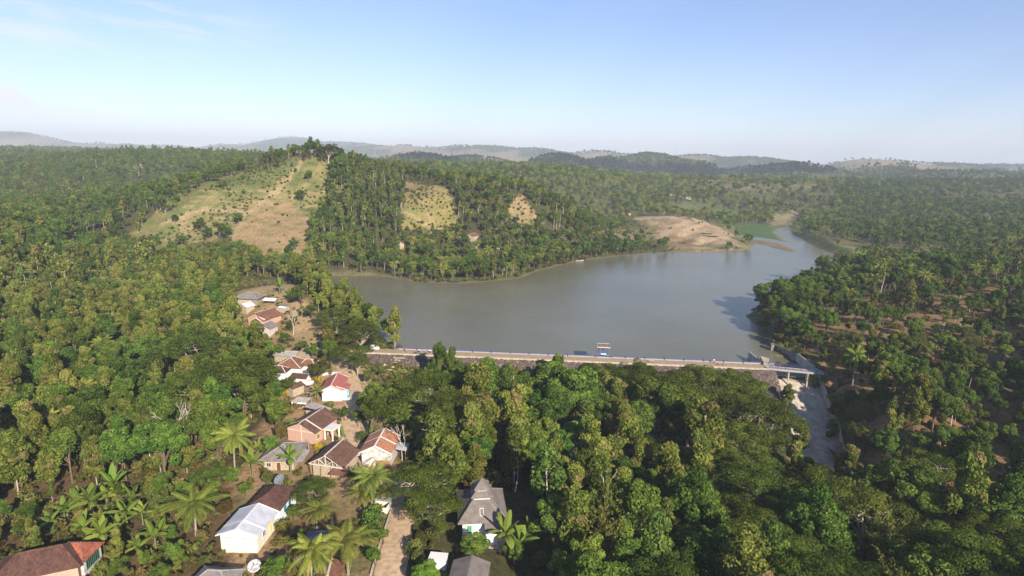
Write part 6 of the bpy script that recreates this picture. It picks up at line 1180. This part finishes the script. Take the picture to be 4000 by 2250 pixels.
rad = {'broad': 4.0, 'teak': 2.8, 'mahog': 2.4, 'rain': 8, 'bamboo': 3.4, 'palm': 3.4, 'banana': 1.8}; KR = np.array([rad[k_] for k_ in kind])*S_; KH = np.array([BASEH[k_] for k_ in kind])*S_
# keep sight lines to things the photograph shows open
VIS = [([(3010,1440),(3215,1450),(3240,1560),(3252,1690),(3215,1690),(3160,1600),(3060,1540),(3015,1505)], 184), ([(1440,1360),(1680,1375),(1690,1430),(1620,1500),(1540,1500),(1490,1450),(1440,1430)], 190),
       ([(1340,1370),(1420,1375),(1440,1440),(1400,1560),(1340,1560)], 215), ([(1470,1340),(3190,1440),(3190,1395),(2900,1385),(2300,1370),(1600,1330)], 196), ([(1000,800),(1200,800),(1190,960),(960,950)], 400), ([(600,960),(640,870),(900,740),(1200,650),(1200,900),(900,930)], 380),
       ([(1580,730),(1720,740),(1790,880),(1600,880)], 420), ([(2500,860),(2760,875),(2900,965),(2650,970)], 460), ([(2860,890),(3070,890),(3300,990),(3200,990),(2900,930)], 500), ([(940,1110),(1110,1110),(1120,1290),(960,1290)], 262),
       ([(1800,1900),(2000,1900),(2000,2120),(1800,2100)], 100), ([(3375,1500),(3410,1520),(3440,1640),(3410,1650)], 160), ([(2960,1250),(3000,1400),(3180,1410),(3140,1330),(3020,1280)], 205), ([(1560,1850),(1480,2250),(1600,2250),(1620,1900)], 110)]
for f, rs_ in ((1.0, 0), (.8, -.8), (.8, .8), (.55, -.8), (.55, .8), (.5, 0)):
    tx_, ty_ = proj(AX+KR*rs_, AY, AZ+KH*f)
    for pl, ym in VIS: keep &= ~(inpoly(tx_, ty_, pl) & (AY < ym))
    keep &= ~((AY < 196) & (AX > -60) & (AX < 112) & (AY > 100) & ~damz & (ty_ < 1384+(tx_-1587)*.0448+9+np.where((tx_ > 2400) & (tx_ < 2640), 48, np.where(tx_ < 1720, 30, 22))*rng.rand(len(AX))) & (AX < 88))
for nm_, cx_, cy_, rr_ in HOUSE_SPOTS:
    if cy_ > 240: continue
    dx_, dy_ = AX-cx_, AY-cy_; al = (dx_*S.x+dy_*S.y)/math.hypot(S.x, S.y); pe = np.abs(dx_*S.y-dy_*S.x)/math.hypot(S.x, S.y); keep &= ~((al > 0) & (al < 45) & (pe < rr_*.8+KR*.6) & (AZ+KH > float(h(cx_, cy_))+1.0+al*.51))
dx_, dy_ = AX-92, AY-182; al = (dx_*S.x+dy_*S.y)/math.hypot(S.x, S.y); pe = np.abs(dx_*S.y-dy_*S.x)/math.hypot(S.x, S.y); keep &= ~((al > 0) & (al < 24) & (pe < 4+KR*.5) & (AZ+KH > -4+al*.51))
keep &= ~((np.abs(AX) < 25) & (AY < 60)) & ~((AR < 75) & (AZ+KH > 24))
idx = np.where(keep)[0]
# spacing: big crowns push small ones away, hand-placed things too
cell = {}
def cells(x, y): return int(x//12), int(y//12)
for (x, y, r_) in PLANTED: cell.setdefault(cells(x, y), []).append((x, y, r_))
order = idx[np.argsort(-KR[idx]*(AR[idx] < 620))]; fin = []
for i in order:
    if AR[i] > 620: fin.append(i); continue
    cx_, cy_ = cells(AX[i], AY[i]); ok = True; f = .50
    for a in (-1, 0, 1):
        for b_ in (-1, 0, 1):
            for (x, y, r_) in cell.get((cx_+a, cy_+b_), ()):
                if (x-AX[i])**2+(y-AY[i])**2 < (f*(r_+KR[i]))**2: ok = False; break
            if not ok: break
        if not ok: break
    if ok: cell.setdefault((cx_, cy_), []).append((AX[i], AY[i], KR[i])); fin.append(i)
fin = np.array(fin)

LANDM = [(150,2180,'the long brown tiled house'),(290,2150,'the red tiled annex'),(365,2032,'the tallest banana plant'),(500,2069,'the banana grove'),(768,2118,'the leaning coconut palm'),(600,1960,'the orange soil clearing'),(710,1790,'the whitish bare limbed tree'),
         (919,1860,'the yellowish coconut palm'),(300,1790,'the swallowed coconut palm'),(80,1900,'the lower left picture edge'),(60,1500,'the left picture edge'),(761,1400,'the farthest left rain tree'),(905,1500,'the widest left rain tree'),(700,1560,'the near left rain tree'),(250,1350,'the dark gap at the left'),(300,1600,'the round crowned thicket'),
         (500,1450,'the brown topped teaks'),(620,1250,'the sunlit teak slope'),(903,1257,'the yellow coconut palm'),(976,1180,'the grey hut on the knoll'),(1040,1300,'the cream walled hut'),(1120,1474,'the brown tiled compound'),(1314,1262,'the lakeside rain trees'),(350,1130,'the far end of the teak slope'),(100,1150,'the slope under the far plateau'),
         (1000,1050,'the trees behind the knoll'),(720,1020,'the foot of the pale hill field'),(1080,1010,'the foot of the brown hill field'),(420,900,'the dark thicket left of the field'),(150,900,'the pale trunked far trees'),(545,690,'the far white bare tree'),(1275,620,'the hill summit'),(1000,660,'the crest left of the summit'),
         (1330,760,'the upper plantation'),(1450,850,'the middle of the plantation'),(1350,950,'the foot of the plantation'),(1560,950,'the gap below the yellow clearing'),(1650,740,'the top of the yellow clearing'),(1850,800,'the dense copse right of the clearing'),(2040,820,'the small bare spur'),(2250,880,'the lower ridge end'),
         (1290,1040,'the green strip at the cove'),(1480,1050,'the left far shore'),(1650,1075,'the white trunk at the far shore'),(1850,1075,'the rounded shore point'),(1850,950,'the brown far shore house'),(2100,1010,'the far shore bananas'),(2290,985,'the moored pale boat'),(2450,960,'the shore palms by the sandy hill'),(2445,850,'the red roofed house across the lake'),
         (2550,930,'the bare sandy hill'),(2850,870,'the inlet meadow'),(2620,770,'the green field behind the lake'),(3050,870,'the brown inlet field'),(3250,930,'the grassy right inlet bank'),(3500,950,'the dark right shore woods'),(3800,950,'the far right hillside'),(3150,1100,'the water edge rain tree'),(3030,1230,'the grassy point'),(3440,1340,'the bright lime tree'),
         (3250,1300,'the curved retaining wall'),(3700,1250,'the upper orchard'),(3950,1300,'the right picture edge'),(3260,1450,'the end of the footbridge'),(3400,1560,'the orange wheel track'),(3770,1560,'the leaning pale pole'),(3600,1800,'the bright soil patches'),(3900,1750,'the lower orchard edge'),(3300,1750,'the lower chute'),(3460,1850,'the tall slope bamboo'),
         (3720,2030,'the drooping bamboo'),(3900,2200,'the lower right corner'),(3130,2200,'the dark lower valley'),(2930,2238,'the pale forked trunk'),(2950,1950,'the huge valley rain tree'),(2730,1950,'the yellow green bamboo'),(2454,1900,'the brown flowering teaks'),(2380,2120,'the pale leafless trees'),(2600,2230,'the lower edge centre'),(2100,2160,'the upright banana leaves'),
         (1885,2040,'the mosque'),(2130,1950,'the light open crowned tree'),(2277,1900,'the buried coconut palm'),(1950,1830,'the thin white trunks'),(1700,1850,'the sparse olive rain tree'),(1720,1650,'the dry branched tree'),(1620,1700,'the dark middle rain tree'),(1790,1640,'the wide dark rain tree'),(2290,1600,'the bright green rain tree'),(2000,1700,'the yellow leaved teaks'),
         (1750,1540,'the half bare teak'),(1720,1440,'the slender dam tree'),(2100,1480,'the tree over the dam crest'),(2600,1520,'the right stone face'),(2800,1560,'the dark trees by the chute'),(3085,1600,'the chute teak')]
lm = np.array([hit(a_, b_)[:2] for a_, b_, _ in LANDM])
def where(x, y, px, py):
    d = np.hypot(lm[:, 0]-x, lm[:, 1]-y); k = int(np.argmin(d)); a_, b_, ph = LANDM[k]; dx, dy = px-a_, (b_-py)*1.6
    rel = ('right of' if dx > 0 else 'left of') if abs(dx) > abs(dy) else ('behind' if dy > 0 else 'in front of')
    return ('just ' if d[k] < 9+.02*y else 'farther ' if d[k] > 22+.05*y else '')+rel+' '+ph
STUFF = {}; CAP = 285; nlod0 = 0; SZ = {'broad': ('low','rounded','tall'), 'teak': ('low','pointed','tall'), 'mahog': ('low','medium high','tall')}; jobs = []; cnt = {}
for k_ in sorted(set(kind[fin])):
    ii = fin[kind[fin] == k_]; used_ = sum(1 for o in COL.objects if o.get('category') and o.name.split('.')[0] == KN[k_][0]); size = KH[ii]/AR[ii]*((apx[ii] > -40) & (apx[ii] < 4040) & (apy[ii] < 2900)); ii = ii[np.argsort(-size)]; far_ = ii[(AR[ii] > 640) | (size[np.argsort(-size)] <= 0)]; ii = ii[(AR[ii] <= 640) & (np.sort(size)[::-1] > 0)]; cap = CAP-used_
    for n_, i in enumerate(ii[:cap]):
        lim = min(cap, len(ii))-12; big = (0 if AR[i] < 190 else 2 if AR[i] < 340 else 1) if n_ < lim else (2 if n_-lim < 6 else 1); var = int(rng.randint(NVAR[k_])) if n_ < lim else (n_-lim) % NVAR[k_]; rel = S_[i]/AS[i]; stretch = .82+.46*rng.rand(); stretch = min(stretch, 1.0) if damz[i] else stretch
        sz_ = SZ.get(k_, ('low', 'medium high', 'tall'))[int(np.digitize(rel*stretch, [.82, 1.06]))]; lb = f"{sz_} {KN[k_][1].replace('spreading flat crowned ', 'flat crowned ')} {where(AX[i], AY[i], apx[i], apy[i])}"
        jobs.append((k_, i, stretch, lb, big, var)); cnt[lb] = cnt.get(lb, 0)+1; nlod0 += big == 0
    STUFF[k_] = np.r_[ii[cap:], far_]
_sm = [(1075,1610,5,.5),(1095,1655,5,.5),(1055,1705,6,.6),(1130,1640,4,.4),(1100,1575,6,.55),(1345,1590,4,.4),(1040,1850,4,.4),(955,1885,4,.4),(890,1960,4,.45),(820,1880,5,.5),(850,1810,6,.6),(700,1890,5,.5),(640,1850,6,.55),(620,1930,4,.45),(1145,1975,3.5,.36),(1170,2075,3.5,.36),(1220,1345,6,.55),
       (1175,1330,5,.5),(1080,1345,6,.55),(1135,1250,5,.45),(1110,1300,5,.5),(1490,2060,3.5,.4),(1462,2140,3.5,.4),(1650,2195,4,.4),(980,1270,6,.55),(930,1230,6,.6),(1065,1440,7,.6),(1040,1540,7,.65),(1480,1420,5,.5),(1440,1445,5,.5),(660,2060,4,.4),(740,2010,3.5,.4),(680,2150,4,.42),(610,2210,4,.45),(470,2180,4,.45),(1400,1600,5,.45),(2010,2110,5,.5),(1130,1765,3,.3)]
SMALLT = []
for a_, b_, H_, s_ in _sm:
    x, y = by_top(a_, b_, H_); q_ = proj(np.array(x), np.array(y), h(x, y)); SMALLT.append((x, y, s_, H_/11, f"small leafy tree {where(x, y, float(q_[0]), float(q_[1]))}"))
_c = {}
for t_q in SMALLT: _c[t_q[4]] = _c.get(t_q[4], 0)+1
for x, y, s_, z_, lb in SMALLT: plant('broad', x, y, s_, lb, lb if _c[lb] > 1 else None, 0, 'shrub' if int(x*7) % 4 == 0 else None, z_)
ORD = ['', 'nearest', 'second nearest', 'third nearest', 'fourth nearest', 'fifth nearest', 'sixth nearest', 'seventh nearest', 'farthest']; NUM = ['', '', 'two', 'three', 'four', 'five', 'six', 'seven', 'eight']; same = {}
for j_, jb in enumerate(jobs): same.setdefault(jb[3], []).append(j_)
for lb, js in same.items():
    if 1 < len(js) <= 8:
        for r_, j_ in enumerate(sorted(js, key=lambda j: AR[jobs[j][1]])):
            o_ = 'farthest' if r_ == len(js)-1 else 'nearest' if r_ == 0 else 'middle one' if len(js) == 3 else ORD[r_+1]; nl_ = f"{lb}, {o_} of {NUM[len(js)]}"
            if len(nl_.split()) <= 16: jobs[j_] = jobs[j_][:3]+(nl_,)+jobs[j_][4:]; cnt[nl_] = 1
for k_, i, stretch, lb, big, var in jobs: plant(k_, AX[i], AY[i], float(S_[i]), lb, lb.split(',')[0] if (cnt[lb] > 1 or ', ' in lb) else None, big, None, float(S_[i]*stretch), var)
print('labels', len(cnt), 'of', len(jobs))
print('individuals', {k_: min(CAP, int((kind[fin] == k_).sum())) for k_ in STUFF}, 'near with parts', nlod0, 'stuff', {k_: len(q) for k_, q in STUFF.items()})

def scatter(name, label, cat, pos, scl, srcs, seed=0, pick=None):
    """one object standing for an uncountable mass: copies of the plants in srcs on its own points"""
    n = len(pos); me = bpy.data.meshes.new(name); me.vertices.add(n); me.vertices.foreach_set('co', np.asarray(pos, np.float32).ravel()); r_ = np.random.RandomState(seed)
    a = me.attributes.new('scl', 'FLOAT_VECTOR', 'POINT'); zf = .85+.35*r_.rand(n); a.data.foreach_set('vector', np.c_[scl, scl, scl*zf].astype(np.float32).ravel())
    a = me.attributes.new('rot', 'FLOAT_VECTOR', 'POINT'); a.data.foreach_set('vector', np.c_[np.zeros(n), np.zeros(n), r_.rand(n)*6.28].astype(np.float32).ravel())
    a = me.attributes.new('pick', 'INT', 'POINT'); a.data.foreach_set('value', (r_.randint(0, len(srcs), n) if pick is None else pick).astype(np.int32))
    o = bpy.data.objects.new(name, me); COL.objects.link(o); tag(o, label, cat, kind='stuff')
    ng = bpy.data.node_groups.new(name, 'GeometryNodeTree'); ng.interface.new_socket('Geometry', in_out='INPUT', socket_type='NodeSocketGeometry'); ng.interface.new_socket('Geometry', in_out='OUTPUT', socket_type='NodeSocketGeometry')
    N = ng.nodes; L = ng.links; gi = N.new('NodeGroupInput'); go = N.new('NodeGroupOutput'); jn = N.new('GeometryNodeJoinGeometry'); ip = N.new('GeometryNodeInstanceOnPoints')
    for s in reversed(srcs):
        q = N.new('GeometryNodeObjectInfo'); q.inputs['Object'].default_value = s; q.inputs['As Instance'].default_value = True; L.new(q.outputs['Geometry'], jn.inputs[0])
    def named(nm, ty):
        q = N.new('GeometryNodeInputNamedAttribute'); q.data_type = ty; q.inputs['Name'].default_value = nm; return [s for s in q.outputs if s.enabled and s.name == 'Attribute'][0]
    ip.inputs['Pick Instance'].default_value = True; L.new(gi.outputs[0], ip.inputs['Points']); L.new(jn.outputs[0], ip.inputs['Instance']); L.new(named('pick', 'INT'), ip.inputs['Instance Index'])
    L.new(named('rot', 'FLOAT_VECTOR'), ip.inputs['Rotation']); L.new(named('scl', 'FLOAT_VECTOR'), ip.inputs['Scale']); L.new(ip.outputs[0], go.inputs[0])
    md = o.modifiers.new('scatter', 'NODES'); md.node_group = ng; return o
STL = {'broad': ('broadleaf_woods', 'mass of leafy woods covering the plain and the far hills'), 'teak': ('teak_woods', 'mass of teak woods farther off on the slopes'), 'mahog': ('mahogany_woods', 'mass of slim trees farther off on the hill and slopes'),
       'rain': ('rain_tree_woods', 'scattered flat crowned woods far off on the slopes'), 'palm': ('palm_groves', 'wide coconut palm groves on the plain behind the lake'), 'bamboo': ('bamboo_thickets', 'bamboo thickets on the farther right hillside'), 'banana': ('banana_groves', 'banana groves along the far shore')}
for k_, ii in STUFF.items():
    if len(ii) == 0: continue
    lo = list(SRCS.get((k_, 1), {}).values()); hi_ = list(SRCS.get((k_, 2), {}).values()); lo = lo or hi_; hi_ = hi_ or lo; nm, lb = STL[k_]; rr_ = np.random.RandomState(len(ii))
    pk = np.where(AR[ii] < 420, len(lo)+rr_.randint(0, len(hi_), len(ii)), rr_.randint(0, len(lo), len(ii))); scatter(nm, lb, 'woods', np.c_[AX[ii], AY[ii], AZ[ii]-.25*S_[ii]], S_[ii], lo+hi_, len(ii), pk)
# undergrowth and grass
xs, ys = grid(0, 430, 2.3); zs = h(xs, ys); qx, qy = proj(xs, ys, zs); k_ = sdist(xs, ys, LAKE) > .6; k_ &= road_dist(xs, ys) > .35
tt = ((xs-DAM_A[0])*dv[0]+(ys-DAM_A[1])*dv[1])/DL; off = ((xs-DAM_A[0])*dv[1]-(ys-DAM_A[1])*dv[0])/DL; k_ &= ~((tt > -2) & (tt < DL+18) & (off > -6) & (off < 8)); k_ &= ~((segdist(xs, ys, [tuple(q) for q in SPILL], False) < 9.2) & (ys > 133) & (ys < 212))
for nm_, cx_, cy_, rr_ in HOUSE_SPOTS: k_ &= np.hypot(xs-cx_, ys-cy_) > rr_*.95
dn = np.clip((fbm(xs, ys, 12, 3, 21)-.40)*5, .03, .95); inv = inpoly(qx, qy, VILLT) | inpoly(qx, qy, [(1600,2300),(1600,2030),(1760,1940),(2080,1930),(2120,2100),(2080,2300)]); dn[inv] *= np.where(qx[inv] < 820, 1.3, .72); lf = (qx < 900) & (qy > 1750); dn[lf] = np.maximum(dn[lf], .55); ino = inpoly(qx, qy, ORCH); dn[ino] *= .45; inf = inpoly(qx, qy, FIELD1) & (ys > 340); dn[inf] *= .8; dn[inpoly(qx, qy, BROWN1) & (ys > 340)] *= .15
dn[np.hypot(xs-SHED_C[0], ys-SHED_C[1]) < 16] *= .1
k_ &= rng.rand(len(xs)) < dn; sh_ = [hero('shrub', (x_, y_), 1.2, lb_) for x_, y_, lb_ in ()]
o1 = plant('shrub', *hit(700,2080)[:2], 1.3, 'small shrub on the bank below the leaning coconut palm', lod=1, var=0); o2 = plant('shrub', *hit(650,2000)[:2], 1.2, 'small shrub between the banana grove and the leaning coconut palm', lod=1, var=1); o3 = plant('shrub', *hit(720,2160)[:2], 1.2, 'small shrub on the bank above the lowest grey roof', lod=1, var=2)
sc_ = (.5+.9*rng.rand(int(k_.sum())))*np.where(inf[k_], .75, 1)*np.where(inv[k_], np.where(qx[k_] < 820, 1.0, .62), 1)
x2, y2 = grid(425, 620, 3.4); z2 = h(x2, y2); p2x, p2y = proj(x2, y2, z2); fk = (inpoly(p2x, p2y, FIELD1) | inpoly(p2x, p2y, FIELD2) | inpoly(p2x, p2y, SPUR) | inpoly(p2x, p2y, SANDH)); dd_ = np.where(inpoly(p2x, p2y, BROWN1), .14, np.where(inpoly(p2x, p2y, SANDH), .025, .85))*np.clip((fbm(x2, y2, 18, 3, 51)-.38)*5, .1, 1.3)
fk &= rng.rand(len(x2)) < dd_; fk |= (rng.rand(len(x2)) < .35) & ~fk & (x2 < 130) & (x2 > -220) & (y2 < 600) & ~(inpoly(p2x, p2y, FIELD1) | inpoly(p2x, p2y, FIELD2) | inpoly(p2x, p2y, SANDH)); fk &= sdist(x2, y2, LAKE) > 1
ux, uy, uz = np.r_[xs[k_], x2[fk]], np.r_[ys[k_], y2[fk]], np.r_[zs[k_], z2[fk]]; sc_ = np.r_[sc_, .45+.6*rng.rand(int(fk.sum()))]
scatter('undergrowth', 'low undergrowth and scrub covering the ground between the trees', 'undergrowth', np.c_[ux, uy, uz-.12], sc_, [o1, o2, o3], 5)
# ---------------------------------------------------------------- air
hb = MB().box(-11500, 11500, -400, 13500, -25, 420)
hm, nt, o = newmat('hazy_air'); pv = nd(nt, 'ShaderNodeVolumePrincipled'); pv.inputs['Color'].default_value = (.78, .88, 1.0, 1); pv.inputs['Density'].default_value = 0.00016; pv.inputs['Anisotropy'].default_value = -0.03
nt.links.new(pv.outputs[0], o.inputs['Volume']); hz = hb.build('haze', hm); tag(hz, 'pale blue haze over the land', 'haze', kind='stuff')

# cumulus clouds high overhead, out of the picture; their shadows lie on the far hills as in the photograph
def cloud(px_, py_, y_, rx, ry, label, seed, base=950):
    p_ = D(px_, py_, y_); k = (base-p_[2])/S.z; c_ = Vector(p_)+S*k; rs = np.random.RandomState(seed); bmc = bmesh.new()
    for _ in range(26):
        a = rs.rand()*6.28; r_ = math.sqrt(rs.rand()); q = (math.cos(a)*rx*r_, math.sin(a)*ry*r_, 40*rs.rand()); bmesh.ops.create_icosphere(bmc, subdivisions=2, radius=min(rx, ry)*(.28+.25*rs.rand()), matrix=Matrix.Translation(q) @ Matrix.Diagonal((1.35, 1.0, .4, 1)))
    me = bpy.data.meshes.new('cloud'); bmc.to_mesh(me); bmc.free(); me.materials.append(M_CLOUD); o = bpy.data.objects.new('cloud', me); COL.objects.link(o); o.location = c_; tag(o, label, 'cloud', kind='structure')
M_CLOUD = surf('white_cloud', (.85,.85,.87), 1, .01, .05, 0, spec=0)
cloud(1950, 612, 1950, 520, 150, 'cloud shading the dark ridge behind the lake', 1); cloud(3000, 650, 1900, 420, 150, 'cloud shading the middle far hills', 2); cloud(3750, 715, 1250, 330, 95, 'cloud shading the dark band on the right', 3, 800)
